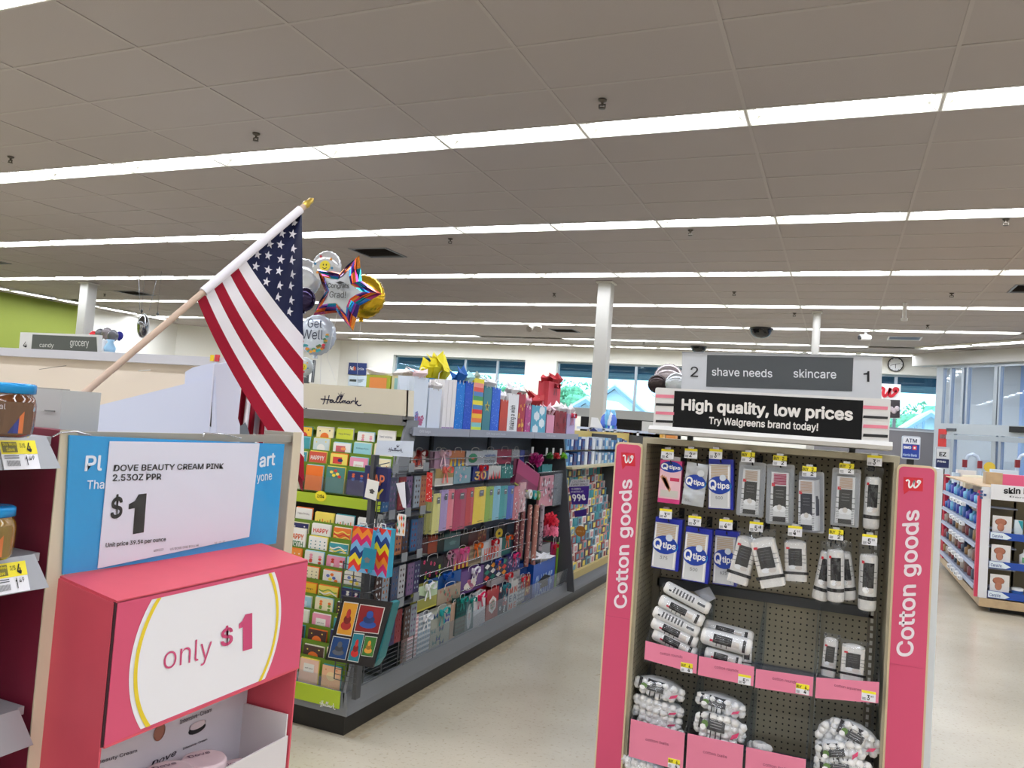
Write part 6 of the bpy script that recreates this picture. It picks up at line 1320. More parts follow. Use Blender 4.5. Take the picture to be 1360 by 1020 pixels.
for i in range(13):
    z = .235+i*.07; x = -2.045-(z-.2)*.3
    part('far_pocket_strip', MB().box(x-.008, x-.005, 6.34, 9.5, z, z+.03), mat((60, 130, 140), .5) if i > 3 else LIMED, gg)
    for j in range(14):
        y = 6.4+j*.135; c_, n_ = fc[(i*3+j*5+rr.randrange(3)) % 8]
        if y > 8.2: continue
        k_ = n_
        if k_ not in FM: FM[k_] = (MB().box(-.012, 0, -.055, .055, 0, .11).mesh('far_card', mat(c_, .5)), MB().box(0, .0015, -.035, .03, .05, .095).mesh('far_print', mat(fc[(i+j+3) % 8][0], .5)))
        o = bpy.data.objects.new('greeting_card', FM[k_][0]); COL.objects.link(o); o.location = (x+.004, y, z-.02)
        o['label'] = 'small %s card in the far rack, %s tier up, %s from the dark divider' % (n_, ORD[i], ORD[j]); o['category'] = 'greeting card'; o['group'] = 'small cards in the far rack beyond the purple sign'
        q_ = bpy.data.objects.new('card_print', FM[k_][1]); COL.objects.link(q_); q_.parent = o
for k in range(24):
    y = 6.36+k*.11; c_, n_ = [((120, 180, 220), 'light blue'), ((226, 232, 240), 'white'), ((60, 110, 170), 'blue'), ((180, 190, 200), 'silver'), ((70, 60, 110), 'violet')][(k*2+k//3) % 5]
    for lvl, z in enumerate((1.156, 1.292)):
        if lvl and k > 18: continue
        h = rr.uniform(.09, .12); solo('boxed_card', MB().box(-2.3, -2.14+lvl*.0, y, y+.08, z, z+h, mat(c_, .35)).box(-2.139, -2.138, y+.015, y+.065, z+h*.3, z+h*.8, WHITE if k % 2 else mat((40, 90, 150), .4)), None, '%s upright pack on the %s far shelf, %s from the divider' % (n_, ('lower', 'upper')[lvl], ORD[k]), 'packet', 'blue and white packs on the far shelf')
q7 = lambda x, y: (740+x/4.244, 560+y/4.25)
a, b_, c_, d_ = [V(at(*q7(*p), Y=6.26)) for p in [(84, 468), (172, 466), (180, 363), (66, 368)]]
t = thing('price_sign', 'purple sign with 99 cents beside the dark divider', 'sign', tuple(a), None); part('card', MB().slab([a, b_, c_, d_], (0, .004, 0)), mat((60, 30, 130), .45), t)
e, f_ = V(at(*q7(80, 326), Y=6.26)), V(at(*q7(182, 326), Y=6.26)); part('white_header', MB().slab([d_, c_, f_, e], (0, .004, 0)), mat((206, 206, 210), .5), t)
m = MB(); o = V(0, -.002, 0); text_into(m, '99¢', a+(b_-a)*.1+(d_-a)*.18+o, (b_-a)*.85, (d_-a)*.4, PRINTW, .03); text_into(m, 'CARDS', a+(b_-a)*.15+(d_-a)*.82+o, (b_-a)*.6, (d_-a)*.1, PRINTW); text_into(m, 'STARTING AT', a+(b_-a)*.08+(d_-a)*.66+o, (b_-a)*.8, (d_-a)*.1, PRINTW)
text_into(m, 'CELEBRATE', d_+(c_-d_)*.1+(e-d_)*.55+o, (c_-d_)*.8, (e-d_)*.28, GREYD); text_into(m, 'EVERY DEALS', d_+(c_-d_)*.1+(e-d_)*.12+o, (c_-d_)*.8, (e-d_)*.28, GREYD, .01); part('lettering', m, None, t)
a, b_, c_, d_ = [V(at(*q7(*p), Y=6.27)) for p in [(100, 540), (165, 530), (165, 492), (95, 505)]]; solo('purple_banner', MB().slab([a, b_, c_, d_], (0, .004, 0)), mat((56, 30, 120), .5), 'slim purple banner under the 99 cents sign', 'sign')
p = V(at(*q7(131, 619), Y=6.26)); t = thing('round_badge', 'round orange brown badge hanging by the far card rack', 'sign', tuple(p)); part('disc', Fr(p).do(MB().add([(.045*math.cos(k*.3927), .045*math.sin(k*.3927), 0) for k in range(16)], [tuple(range(16))])), mat((170, 110, 40), .5), t); part('badge_lettering', Fr(p).do(front(MB(), 'pick 3', -.03, -.008, .06, .016, .001, None)), mat((226, 190, 120), .5), t)
# ================================================================ LEFT FOREGROUND SHELVING
XS_ = -.9; MAROON = mat((122, 34, 56), .45, spec=.35); STEEL = mat((158, 160, 164), .4, .3); CRM = mat((204, 192, 168), .45)
lg = thing('shelving_unit', 'cream edged shelving unit with dark red divider panels at the left', 'shelving', (-1.15, .3, 0))
part('divider_panel', MB().box(-1.34, XS_-.0, .690, .712, 0, 1.448, MAROON), None, lg); part('divider_edge', MB().box(XS_, XS_+.002, .689, .713, 0, 1.449), CRM, lg)
part('end_panel', MB().box(-.965, XS_, 1.145, 1.165, 0, 1.452), mat((160, 154, 140), .5), lg); part('end_panel_edge', MB().box(XS_, XS_+.002, 1.144, 1.166, 0, 1.453), CRM, lg)
part('spine_panel', MB().box(-1.36, -1.34, -.8, 1.165, 0, 1.395), TAND, lg); part('base', MB().box(-1.34, XS_, -.8, 1.145, 0, .12), GREYD, lg)
part('rail_top', MB().box(XS_-.012, XS_-.002, .713, 1.144, 1.435, 1.447), mat((170, 165, 155), .3, .5), lg)
for zt, zb in ((1.436, 1.402), (1.292, 1.256), (1.105, 1.066), (.9, .865), (.7, .665)):
    part('shelf', MB().box(-1.34, -.905, -.6, .682, zt-.006, zt+.004), STEEL, lg)
    part('label_rail', MB().hexa([(-.905, -.6, zb), (-.885, -.6, zb), (-.885, .684, zb), (-.905, .684, zb), (-.905, -.6, zt+.004), (-.901, -.6, zt+.004), (-.901, .672, zt+.004), (-.905, .672, zt+.004)]), STEEL, lg)
def rail_tag(q, lb, zt, zb):
    # on the sloping rail face between (X -.901, zt) and (X -.885, zb)
    y0 = at(*q[0], X=-.89)[1]; y1 = at(*q[1], X=-.89)[1]; yc = (y0+y1)/2; up = V(-.016, 0, zt-zb).normalized(); P = V(-.892, yc, (zt+zb)/2)
    t = thing('price_tag', lb, 'price tag', tuple(P), 'price tags on the left shelves'); fr = Fr(P+V(.0012, 0, 0), (0, 1, 0), up); w, h = y1-y0, .036
    part('card', fr.do(MB().box(-w/2, w/2, -h/2, h/2, -.0008, 0)), TAGW, t); part('yellow_band', fr.do(rect(MB(), -w/2, w/2, h*.02, h/2, .0005)), TAGY, t)
    m = MB(); rect(m, -w*.46, -w*.05, h*.08, h*.44, .0009, mat((120, 112, 30), .5)); front(m, 'Buy More', -w*.43, h*.28, w*.35, h*.13, .0013, TAGY, .01); front(m, 'Save', -w*.36, h*.11, w*.22, h*.13, .0013, TAGY, .01)
    front(m, '3/$', w*.02, h*.22, w*.16, h*.18, .001, INK); front(m, '4', w*.21, h*.08, w*.13, h*.34, .001, INK, .015); front(m, '1', w*.12, -h*.38, w*.05, h*.34, .001, INK, .015); front(m, '49', w*.22, -h*.2, w*.15, h*.16, .001, INK)
    for k in range(14): rect(m, -w*.4+k*w*.026, -w*.39+k*w*.026, -h*.4, -h*.2, .001, INK)
    for k in range(2): rect(m, -w*.45, -w*.05, -h*(.06+.07*k), -h*(.03+.07*k), .001, GREYD)
    part('lettering', fr.do(m), None, t)
rail_tag([(4, 590), (52, 590)], 'yellow and white shelf tag priced 1.49 under the upper jar', 1.436, 1.402); rail_tag([(-8, 755), (38, 755)], 'yellow and white shelf tag priced 1.49 under the lower jar', 1.292, 1.256)
def jar(px, Y, z, r, h, food, lb):
    x, y, _ = at(px, 540, Y=Y); t = thing('baby_food_jar', lb, 'jar', (x, y, z), 'jars on the left shelves')
    part('glass_body', MB().lathe([(0, .0), (r*.8, .001), (r*.95, .006), (r, h*.35), (r*1.0, h*.6), (r*.93, h*.72), (r*.84, h*.78), (r*.84, h*.82)], (x, y, z), n=24), mat(food, .12, coat=.8, spec=.6), t)
    m = MB().lathe([(0, h*.99), (r*.8, h), (r*.9, h*.985), (r*.93, h*.96), (r*.93, h*.82), (r*.86, h*.81)], (x, y, z), n=28); part('lid', m, mat((24, 140, 205), .25, .3), t)
    m = MB(); n = 12
    lab = mat(tuple(int(v*.62+40) for v in food), .4)
    for k in range(n):
        a0, a1 = R(-130+150*k/n), R(-130+150*(k+1)/n); rr_ = r*1.012
        m.quad((x+rr_*math.cos(a0), y+rr_*math.sin(a0), z+h*.08), (x+rr_*math.cos(a1), y+rr_*math.sin(a1), z+h*.08), (x+rr_*math.cos(a1), y+rr_*math.sin(a1), z+h*.66), (x+rr_*math.cos(a0), y+rr_*math.sin(a0), z+h*.66), lab)
    for k in range(3):
        a0, a1 = R(-12-10*k), R(-2-10*k); rr_ = r*1.03
        m.quad((x+rr_*math.cos(a0), y+rr_*math.sin(a0), z+h*.1), (x+rr_*math.cos(a1), y+rr_*math.sin(a1), z+h*.1), (x+rr_*math.cos(a1), y+rr_*math.sin(a1), z+h*(.5-.12*k)), (x+rr_*math.cos(a0), y+rr_*math.sin(a0), z+h*(.4-.14*k)), mat([(200, 110, 60), (50, 60, 130), (40, 50, 110)][k], .4))
    part('paper_label', m, None, t)
    m = MB()
    for i, (s_, hh, ww) in enumerate([('Natural', .1, .95), ('with', .04, .4), ('vegetables', .05, .8), ('and grains', .05, .8)]):
        vs, fs, mn, mx = text_geo(s_, .005); rr_ = r*1.03; z0 = z+h*(.52-.11*i)
        m.add([(x+rr_*math.cos(R(-95)+(v[0]-mn[0])/(mx[0]-mn[0])*ww), y+rr_*math.sin(R(-95)+(v[0]-mn[0])/(mx[0]-mn[0])*ww), z0+(v[1]-mn[1])/(mx[1]-mn[1])*h*hh) for v in vs], fs)
    part('label_lettering', m, mat((206, 200, 206), .5), t)
jar(12, .60, 1.441, .0275, .062, (96, 52, 20), 'brown baby food jar with blue lid on the upper left shelf'); jar(-36, .60, 1.441, .0275, .062, (170, 90, 30), 'baby food jar with blue lid cut by the left frame edge')
jar(2, .615, 1.297, .0275, .062, (140, 104, 24), 'golden baby food jar with blue lid on the lower left shelf')
# grey carton behind the upper jar
a = at(20, 570, Y=.74); b_ = at(82, 532, Y=.74); zt = at(82, 518, Y=.74)[2]
t = thing('grey_carton', 'pale grey carton holding the flag pole behind the brown jar', 'box', (a[0], .74, 1.449))
part('carton', MB().box(-1.2, b_[0], .74, .80, 1.40, zt), mat((186, 186, 184), .5), t); part('slot', MB().box(b_[0]-.03, b_[0]-.01, .7385, .7395, zt-.03, zt-.0285), mat((120, 120, 118), .5), t); part('tape', MB().box(b_[0]-.06, b_[0]-.012, .745, .76, zt, zt+.0015), mat((150, 146, 140), .3), t)
# blue card sign with white price sheet
def lp(px, py, X=XS_+.006): return V(at(px, py, X=X))
bs = thing('price_sign', 'light blue sign with white one dollar price sheet above the pink box', 'sign', tuple(lp(84, 763)))
q = [lp(84, 763), lp(365, 722), lp(378, 590), lp(93, 578)]; q[1].y = q[2].y
part('blue_card', MB().slab(q, (-.003, 0, 0)), mat((20, 150, 212), .4), bs)
q = [lp(130, 755, XS_+.008), lp(331, 713, XS_+.008), lp(345, 589, XS_+.008), lp(146, 586, XS_+.008)]; part('paper_sheet', MB().slab(q, (-.0008, 0, 0)), mat((226, 226, 238), .5), bs)
kw = dict(X=XS_+.0085); m = MB()
for s_, bl, br, tl, bd in [('DOVE BEAUTY CREAM PINK', (150.6, 626), (296.5, 622.6), (151.5, 617.3), .016), ('2.53OZ PPR', (149.4, 639), (214, 637.2), (149.9, 630), .016), ('$', (146, 694), (162, 690), (148, 658), .02), ('1', (168, 711), (191, 707), (172, 658), .04),
                           ('Unit price 39.5¢ per ounce', (140, 728.5), (220, 720), (140.6, 721), .012), ('409233', (204, 733), (217, 731), (204, 730), 0), ('US DOVE ONE DOLLAR', (226, 731), (264, 725.5), (226, 728), 0), ('02-15-FT', (285, 722.5), (299, 720.5), (285, 720), 0)]:
    px_text(m, s_, bl, br, tl, None, bd, 0, **kw)
part('price_lettering', m, INK, bs)
m = MB(); kw = dict(X=XS_+.0068)
for s_, bl, br, tl, bd in [('Pl', (112, 626), (135, 625), (114, 605), .02), ('Tha', (115, 650), (138, 649), (116, 638), .01), ('art', (344, 621), (365, 618), (345, 604), .02), ('yone', (341, 643), (361, 640), (341, 631), .01)]: px_text(m, s_, bl, br, tl, None, bd, 0, **kw)
part('card_lettering', m, mat((232, 240, 248), .5), bs)
q = [lp(80, 768, XS_+.011), lp(369, 724, XS_+.011), lp(384, 592, XS_+.011), lp(92, 576, XS_+.011)]
part('clear_sleeve', MB().grid(lambda u, v: tuple((q[0]*(1-u)+q[1]*u)*(1-v)+(q[3]*(1-u)+q[2]*u)*v+V(.0012*math.sin(19*u+9*v)*math.sin(3.1*v), 0, 0)), 20, 10), clear((252, 253, 255), .06, .12), bs)
part('sign_clip', MB().tube([lp(120, 578), lp(100, 573), lp(80, 575), lp(70, 580)], .0012, n=5), CHROME, bs); part('sign_clip', MB().tube([lp(270, 580), lp(271, 575), lp(300, 577), lp(320, 582)], .0012, n=5), CHROME, bs)
# pink carton
PKB = mat((206, 78, 94), .5, var=.03, vscale=20); PKF = mat((206, 76, 110), .42)
XF = -.797; y0, y1, zT, zM = .7055, 1.078, 1.247, 1.074
bx = thing('pink_display_box', 'pink shelf display carton reading only one dollar', 'display box', (-.85, .9, .85))
part('side_panel', MB().hexa([(-.9, y0, .84), (XF-.003, y0, .84), (XF-.003, y0+.003, .84), (-.9, y0+.003, .84), (-.9, y0, 1.262), (XF-.003, y0, zT-.001), (XF-.003, y0+.003, zT-.001), (-.9, y0+.003, 1.262)]), PKB, bx)
part('side_panel', MB().box(-.9, XF-.003, y1-.003, y1, .84, zT), PKB, bx); part('top_panel', MB().hexa([(-.9, y0+.002, 1.262), (XF, y0+.002, zT-.001), (XF, y1, zT-.001), (-.9, y1, 1.262), (-.9, y0+.002, 1.265), (XF, y0+.002, zT+.002), (XF, y1, zT+.002), (-.9, y1, 1.265)]), PKB, bx)
part('front_flap', MB().box(XF-.003, XF, y0+.004, y1+.001, zM, zT), PKF, bx); part('front_flap_edge', MB().box(XF-.003, XF+.0005, y0+.004, y1+.001, zM-.002, zM+.001), PKB, bx)
part('seam', MB().box(XF-.004, XF-.001, y0+.001, y0+.0045, zM, zT), mat((50, 16, 26), .6), bx)
q8 = lambda x, y: (x/3.1875, 700+y/3.1875)
def bp(x, y, o=.0008): return V(at(*q8(x, y), X=XF+o))
l_, r_ = bp(547, 620), bp(1195, 320); yc = (l_.y+r_.y)/2; ra = (r_.y-l_.y)/2; zc = (l_.z+r_.z)/2; zc = (zT+zM)/2
def clip_disc(r, x, lo, hi, m_, ri=None):
    mb = MB(); n = 40; zs = [lo+(hi-lo)*k/n for k in range(n+1)]
    if ri is None:
        for a, b in zip(zs[:-1], zs[1:]):
            wa, wb = math.sqrt(max(0, r*r-(a-zc)**2)), math.sqrt(max(0, r*r-(b-zc)**2)); mb.quad((x, yc-wa, a), (x, yc+wa, a), (x, yc+wb, b), (x, yc-wb, b))
    else:
        for a, b in zip(zs[:-1], zs[1:]):
            A0, A1, B0, B1 = [math.sqrt(max(0, s*s-(t-zc)**2)) for s, t in ((r, a), (ri, a), (r, b), (ri, b))]
            for sg in (-1, 1): mb.quad((x, yc+sg*A0, a), (x, yc+sg*A1, a), (x, yc+sg*B1, b), (x, yc+sg*B0, b))
    return mb
part('white_circle', clip_disc(ra, XF+.0006, zM+.004, zT-.006, None), mat((232, 230, 234), .45), bx); part('yellow_ring', clip_disc(ra*.955, XF+.0012, zM+.004, zT-.006, None, ra*.915), mat((228, 200, 40), .45), bx)
m = MB()
for s_, bl, br, tl, bd in [('only', (690, 632), (893, 576), (697, 508), -.006), ('$', (934, 520), (986, 502), (935, 425), .02), ('1', (1012, 530), (1068, 514), (1012, 376), .05)]:
    P = bp(*bl, .0015); text_into(m, s_, P, bp(*br, .0015)-P, bp(*tl, .0015)-P, None, bd)
part('lettering', m, mat((196, 66, 112), .45), bx)
part('inner_back', MB().box(-.898, -.893, y0+.004, y1-.004, .86, zM+.08), mat((206, 202, 210), .5), bx)
tr = part('inner_tray', MB().box(-.893, XF-.006, y0+.006, y1-.006, .9, .905).box(-.893, XF-.006, y1-.012, y1-.009, .9, 1.0).box(XF-.008, XF-.005, y0+.2, y1-.006, .9, .965), mat((212, 206, 206), .5), bx)
def ip(px, py): return V(at(px, py, X=-.892))
m = MB(); 
for s_, bl, br, tl in [('Beauty Cream', (130, 1016), (182, 1000), (130, 1010)), ('Intensive-Cream', (239, 962), (281, 945), (239, 956)), ('Intensive-Cream', (243, 996), (275, 983), (243, 993)), ('Dove', (200, 1020), (233, 1003), (203, 1011))]:
    P = ip(*bl); text_into(m, s_, P, ip(*br)-P, ip(*tl)-P, None, .004)
part('back_lettering', m, mat((40, 30, 46), .5), bx)
P = ip(212, 972); part('printed_drop', MB().ell(P, .0008, .011, .013, None, 10, 8), mat((150, 96, 76), .4), bx); P = ip(262, 968); m = MB().ell(P, .0008, .018, .007, INK, 12, 6); m.ell(P+V(.0006, 0, .006), .0008, .017, .006, mat((214, 200, 204), .5), 12, 6); part('printed_jar', m, None, bx)
for k, (px, py) in enumerate([(271, 1007), (317, 1018), (225, 1022)]):
    x, y, z = at(px, py, X=-.845); t = thing('cream_jar', 'round pale pink cream jar, %s in the pink carton' % ('rearmost', 'right hand', 'left hand')[k], 'jar', (x, y, z-.045), 'cream jars in the pink carton'); r = .031
    part('jar_body', MB().lathe([(0, 0), (r*.9, 0), (r, .005), (r, .024)], (x, y, z-.045), n=24), mat((226, 214, 216), .35), t); part('lid', MB().lathe([(r*1.03, .02), (r*1.05, .024), (r*1.05, .041), (r*.98, .045), (r*.9, .0445), (0, .0445)], (x, y, z-.045), n=28), mat((214, 190, 194), .35), t)
    P = V(x-.016, y-.012, z+.0008); part('lid_lettering', text_into(MB(), 'Dove', P, (.012, .03, 0), (-.008, .002, 0), None, .004), mat((120, 90, 110), .5), t)
# ---- white cardboard floor display behind
YC = 1.42
def cp(px, py, Y=YC): return V(at(px, py, Y=Y))
cd = thing('cardboard_display', 'folded white cardboard display header behind the blue sign', 'display box', (-1.2, 1.5, 0)); CBW = mat((206, 212, 234), .55)
A = [cp(60, 556), cp(285, 500), cp(287, 600), cp(60, 600)]
part('sloped_flap', MB().slab([A[3], A[2], A[1], A[0]], (0, .004, 0)), CBW, cd)
xr = A[1].x; B = [V(xr, YC, 1.38), V(at(318, 600, X=xr)) , V(at(320, 478, X=xr)), V(at(285, 484, X=xr)), A[1]]; B[1].z = 1.38
part('side_flap', MB().slab([B[0], B[1], B[2], B[3]], (-.004, 0, 0)), mat((214, 216, 234), .55), cd)
yb = B[3].y; T = [V(at(245, 516, Y=YC+.006)), V(at(285, 502, Y=YC+.006)), V(at(287, 481, Y=YC+.006)), V(at(256, 488, Y=YC+.006)), V(at(246, 494, Y=YC+.006))]; part('upper_tab', MB().slab(T, (0, .004, 0)), CBW, cd)
part('slit', MB().slab([cp(278.5, 566, YC-.001), cp(280, 567, YC-.001), cp(282, 523, YC-.001), cp(280.5, 523, YC-.001)], (0, .0008, 0)), INK, cd)
part('display_body', MB().box(-1.7, xr, YC+.004, B[1].y, 0, 1.38), CBW, cd)
# ---- long cream header panel farther back
YP = 2.3; a, b_ = at(-60, 459, Y=YP), at(300, 474.5, Y=YP); c1 = at(-60, 475, Y=YP)[2]
hp_ = thing('panel_gondola', 'cream back panel of a tall gondola header across the left background', 'shelving', (-2.4, YP, 0))
part('header_panel', MB().grid(lambda u, v: (-3.9+(b_[0]+3.9)*u, YP+.03-.03*math.sin(math.pi*v), 1.2+(a[2]-.035-1.2)*v), 6, 8), mat((226, 212, 196), .55), hp_)
part('panel_core', MB().box(-3.9, b_[0], YP+.032, YP+.06, 0, a[2]-.036), mat((226, 212, 196), .55), hp_); part('lip', MB().box(-3.9, b_[0], YP-.012, YP+.06, a[2]-.035, a[2]), mat((206, 206, 216), .4), hp_)
part('scratch', MB().tube([V(at(52, 490.5, Y=YP-.004)), V(at(88, 485.5, Y=YP-.004))], .0012, n=4), mat((120, 110, 100), .6), hp_); part('tape_strip', MB().tube([V(at(184, 492.5, Y=YP-.004)), V(at(200, 491.5, Y=YP-.004))], .0018, n=4), PRINTW, hp_)
p = V(at(282, 475, Y=YP-.02)); solo('yellow_tag', MB().box(p.x-.009, p.x+.009, p.y-.002, p.y, p.z-.013, p.z+.01), mat((240, 208, 40), .5), 'small yellow tag on the right end of the cream panel', 'tag'); solo('red_tag', MB().box(p.x+.014, p.x+.028, p.y-.002, p.y+.01, p.z-.013, p.z+.012), mat((200, 50, 60), .5), 'small red tag beside the yellow tag near the flag', 'tag')
# candy aisle sign
YS = 3.7; q9 = lambda x, y: (x/3.4, 400+y/3.4)
def sp(x, y, o=0): return V(at(*q9(x, y), Y=YS-o))
t = thing('aisle_sign', 'grey candy aisle sign numbered four at far left', 'sign', tuple(sp(90, 215)))
c = [sp(85, 225), sp(440, 245), sp(446, 152), sp(92, 140)]; part('board', MB().slab(c, (0, .03, 0)), mat((206, 206, 206), .45), t)
part('grey_panel', MB().quad(sp(140, 225, .001), sp(440, 242, .001), sp(436, 162, .001), sp(147, 150, .001)), mat((70, 74, 72), .4), t)
m = MB(); P = sp(178, 212, .002); text_into(m, 'candy', P, sp(242, 214, .002)-P, sp(179, 188, .002)-P, mat((206, 206, 204), .5)); P = sp(316, 210, .002); text_into(m, 'grocery', P, sp(400, 213, .002)-P, sp(317, 178, .002)-P, mat((206, 206, 204), .5)); P = sp(103, 208, .002); text_into(m, '4', P, sp(121, 209, .002)-P, sp(105, 182, .002)-P, INK); part('lettering', m, None, t)
cg = thing('candy_gondola', 'grey gondola under the candy aisle sign, mostly hidden', 'shelving', (-4.3, 5, 0)); part('gondola_spine', MB().box(-4.95, -4.0, 3.65, 6.2, 0, 1.45), GREYM, cg); part('top_rail', MB().box(-4.95, -4.0, 3.65, 6.2, 1.45, 1.48), WHITE, cg)
part('sign_post', MB().box(-4.5, -4.48, 3.74, 3.76, 1.4, 1.75), GREYM, cg)
# ---- flag on a wooden pole
P0 = V(at(72, 556, D=1.28)); P1 = V(at(266, 388, D=1.47)); P2 = V(at(404, 274, D=1.62)); dp = (P2-P0).normalized()
fl = thing('flag', 'american stick flag hanging from a slanted wooden pole', 'flag', tuple(P0))
P1 = P0+dp*(P1-P0).dot(dp)
part('pole', MB().tube([P0-dp*.05, P2], .0062, n=12), mat((196, 170, 150), .6, var=.08, vscale=30), fl); part('sleeve', MB().tube([P1, P2-dp*.012], .0088, n=12), mat((232, 228, 236), .7), fl)
part('finial', MB().tube([P2, P2+dp*.008, P2+dp*.014, P2+dp*.022, P2+dp*.03], [.0065, .0085, .006, .0065, .001], n=10), mat((190, 160, 70), .3, .6), fl)
def FS(u): return (400-138*u, 280+119*u)
def FE(u): return (401+3*u, 286+298*u if u < .54 else 447+420*(u-.54))
def FC(u):
    ox = 34*min(1, u/.54)+8*max(0, (u-.54)/.46); oy = 54*(u/.54)**1.2 if u < .54 else 54+53*(u-.54)/.46; s_ = FS(u); return (s_[0]+ox, s_[1]+oy)
def fpx(u, t): s_, c_, e_ = FS(u), FC(u), FE(u); return tuple(s_[i]*(1-t)**2+2*c_[i]*t*(1-t)+e_[i]*t*t for i in (0, 1))
def fdep(u, t, x): base = 1.47+(x-266)/138*.15; return base+.028*math.sin(5*u+7*t)*t+.02*t
def fpt(u, t, o=0): x, y = fpx(u, t); return at(x, y, D=fdep(u, t, x)-o)
FR, FW, FB = mat((150, 20, 44), .75, spec=.2), mat((236, 232, 238), .75, spec=.2), mat((30, 34, 66), .75, spec=.2)
NU = 52
def fm_(i, j):
    u = (i+.5)/NU; k = int(u*13)
    if u < 7/13: return FB
    return FW if k % 2 == 1 else FR
m = MB(); m.grid(lambda a, b: fpt(a, b), NU, 18, None, True, fm_)
def bpx(a, v):
    # back fold: hangs vertically behind the front sheet
    x = 322+80*a; t = 0
    for k in range(60):
        if fpx(1, k/60)[0] <= x: t = k/60
    y0 = fpx(1, t)[1]-14; y1 = 556+92*a+6*math.sin(40*a); return x-6*v*(1-a), y0+(y1-y0)*v
def bpt(a, v): x, y = bpx(a, v); return at(x, y, D=1.66+.03*math.sin(30*a))
m.grid(bpt, 26, 8, None, True, lambda i, j: FR if (i//2) % 2 == 0 else FW)
part('cloth', m, None, fl)
st_ = MB()
for r_ in range(9):
    u = .035+.0585*r_; s0 = 6 if r_ % 2 else 16
    L = 0; prev = fpx(u, 0); nxt = s0
    for k in range(1, 200):
        cur = fpx(u, k/200); L += math.dist(prev, cur); prev = cur
        if L >= nxt:
            nxt += 25
            if cur[0] < 397 and u > .03:
                d_ = fdep(u, k/200, cur[0])-.004; ps = []
                for q_ in range(10): rad = 6.6 if q_ % 2 == 0 else 2.6; an = R(-90+36*q_+12); ps.append(at(cur[0]+rad*math.cos(an)*.85, cur[1]+rad*math.sin(an), D=d_))
                st_.add(ps+[at(cur[0], cur[1], D=d_)], [((i+1) % 10, i, 10) for i in range(10)])
part('printed_stars', st_, mat((236, 234, 240), .7), fl, kind='stuff')
m = MB(); P = V(at(372, 300, D=1.575)); 
text_into(m, 'FLAG USA', P, V(at(391, 285, D=1.595))-P, V(at(370.5, 297, D=1.575))-P, INK); part('sleeve_lettering', m, None, fl)
# ---- foil balloons
def foil(c, r, face=(0, -1, 0), base=None, sq=.42, n=20, k=10, crinkle=.04):
    f = V(face).normalized(); x = V(0, 0, 1).cross(f).normalized()*-1; fr = Fr(c, f.cross(V(0, 0, 1))*-1 if False else V(-f.y, f.x, 0)*1, (0, 0, 1)); mb = MB()
    fr = Fr(c, (-f.y, f.x, 0), (0, 0, 1))
    def fn(a, b):
        th = 2*math.pi*a; q = math.sin(math.pi*b); z = math.cos(math.pi*b); rr_ = r*(q**.75)*(1-crinkle*(.5+.5*math.cos(22*th))*q)
        return tuple(fr(rr_*math.cos(th), rr_*math.sin(th), r*sq*z))
    mb.grid(fn, 44, k); return mb, fr
bt = 'foil balloons behind the flag'
def balloon(px, py, r, Y, col, lb, grp=bt, rough=.16, metal=.6, face=(.15, -1, -.1), deco=None, string=True, alpha=None):
    c = V(at(px, py, Y=Y)); t = thing('balloon', lb, 'balloon', tuple(c), grp); mb, fr = foil(c, r, face)
    part('foil_skin', mb, alpha or mat(col, rough, metal), t)
    part('neck', MB().tube([c-V(0, 0, r*.95), c-V(0, 0, r*1.12)], [.012, .02], n=6), mat(col, rough, metal), t)
    if deco: deco(t, fr, r)
    if string: part('string', MB().tube([c-V(0, 0, r*1.1), c-V(.02, -.02, r*1.1+.25), (c.x-.03, c.y+.1, 1.5)], .0015, n=4), mat((210, 210, 214), .4), t)
    return t
def dec_well(t, fr, r):
    z = r*.44; m = MB(); front(m, 'Get', -r*.3, r*.3, r*.75, r*.42, z, None, -.004); front(m, 'Well', -r*.55, -r*.25, r*1.1, r*.45, z, None, -.004); part('lettering', fr.do(m), mat((20, 30, 60), .4), t)
    m = MB(); rnd = random.Random(3)
    for k in range(26):
        a = R(190+rnd.uniform(0, 170)); q = r*rnd.uniform(.62, .86); disk(m, q*math.cos(a), q*math.sin(a), r*.1, r*.07, r*.36, mat([(50, 150, 160), (226, 160, 50), (70, 130, 90), (190, 40, 60)][k % 4], .3), 7)
    for k in range(6): disk(m, -r*.8+r*.06*k, r*(.1+.07*(k % 3)), r*.09, r*.08, r*.33, mat((196, 30, 50), .3), 7)
    part('flower_print', fr.do(m), None, t)
def dec_smile(t, fr, r):
    m = MB(); disk(m, r*.1, -r*.05, r*.36, r*.34, r*.44, mat((240, 220, 60), .3), 16); disk(m, 0, r*.02, r*.04, r*.06, r*.45, INK, 8); disk(m, r*.2, r*.02, r*.04, r*.06, r*.45, INK, 8); stroke(m, smooth([(0, .3), (.5, 0), (1, .3)], 4), r*.04, (r*.3, 0, 0), (0, r*.25, 0), (-r*.05, -r*.22, r*.45), INK)
    for k in range(6): disk(m, r*.6*math.cos(k+2), r*.6*math.sin(k+2), r*.09, r*.09, r*.4, mat([(190, 40, 60), (60, 130, 170), (226, 150, 60)][k % 3], .3), 6)
    part('face_print', fr.do(m), None, t)
balloon(482, 394, .165, 4.75, (206, 166, 40), 'round gold foil balloon at the right of the bunch', rough=.2, metal=.8, face=(.5, -1, 0))
balloon(434, 354, .12, 4.8, (214, 214, 216), 'white foil balloon with a yellow smiling face at the top of the bunch', deco=dec_smile, metal=.3)
balloon(402, 370, .16, 4.9, (206, 208, 212), 'silvery clear balloon partly hidden behind the flag', metal=.5)
balloon(404, 398, .09, 4.55, (40, 30, 60), 'dark purple foil balloon between flag and star', metal=.7)
balloon(421, 445, .15, 4.6, (206, 214, 226), 'white Get Well balloon with flowers at the bottom of the bunch', deco=dec_well, metal=.25, rough=.25)
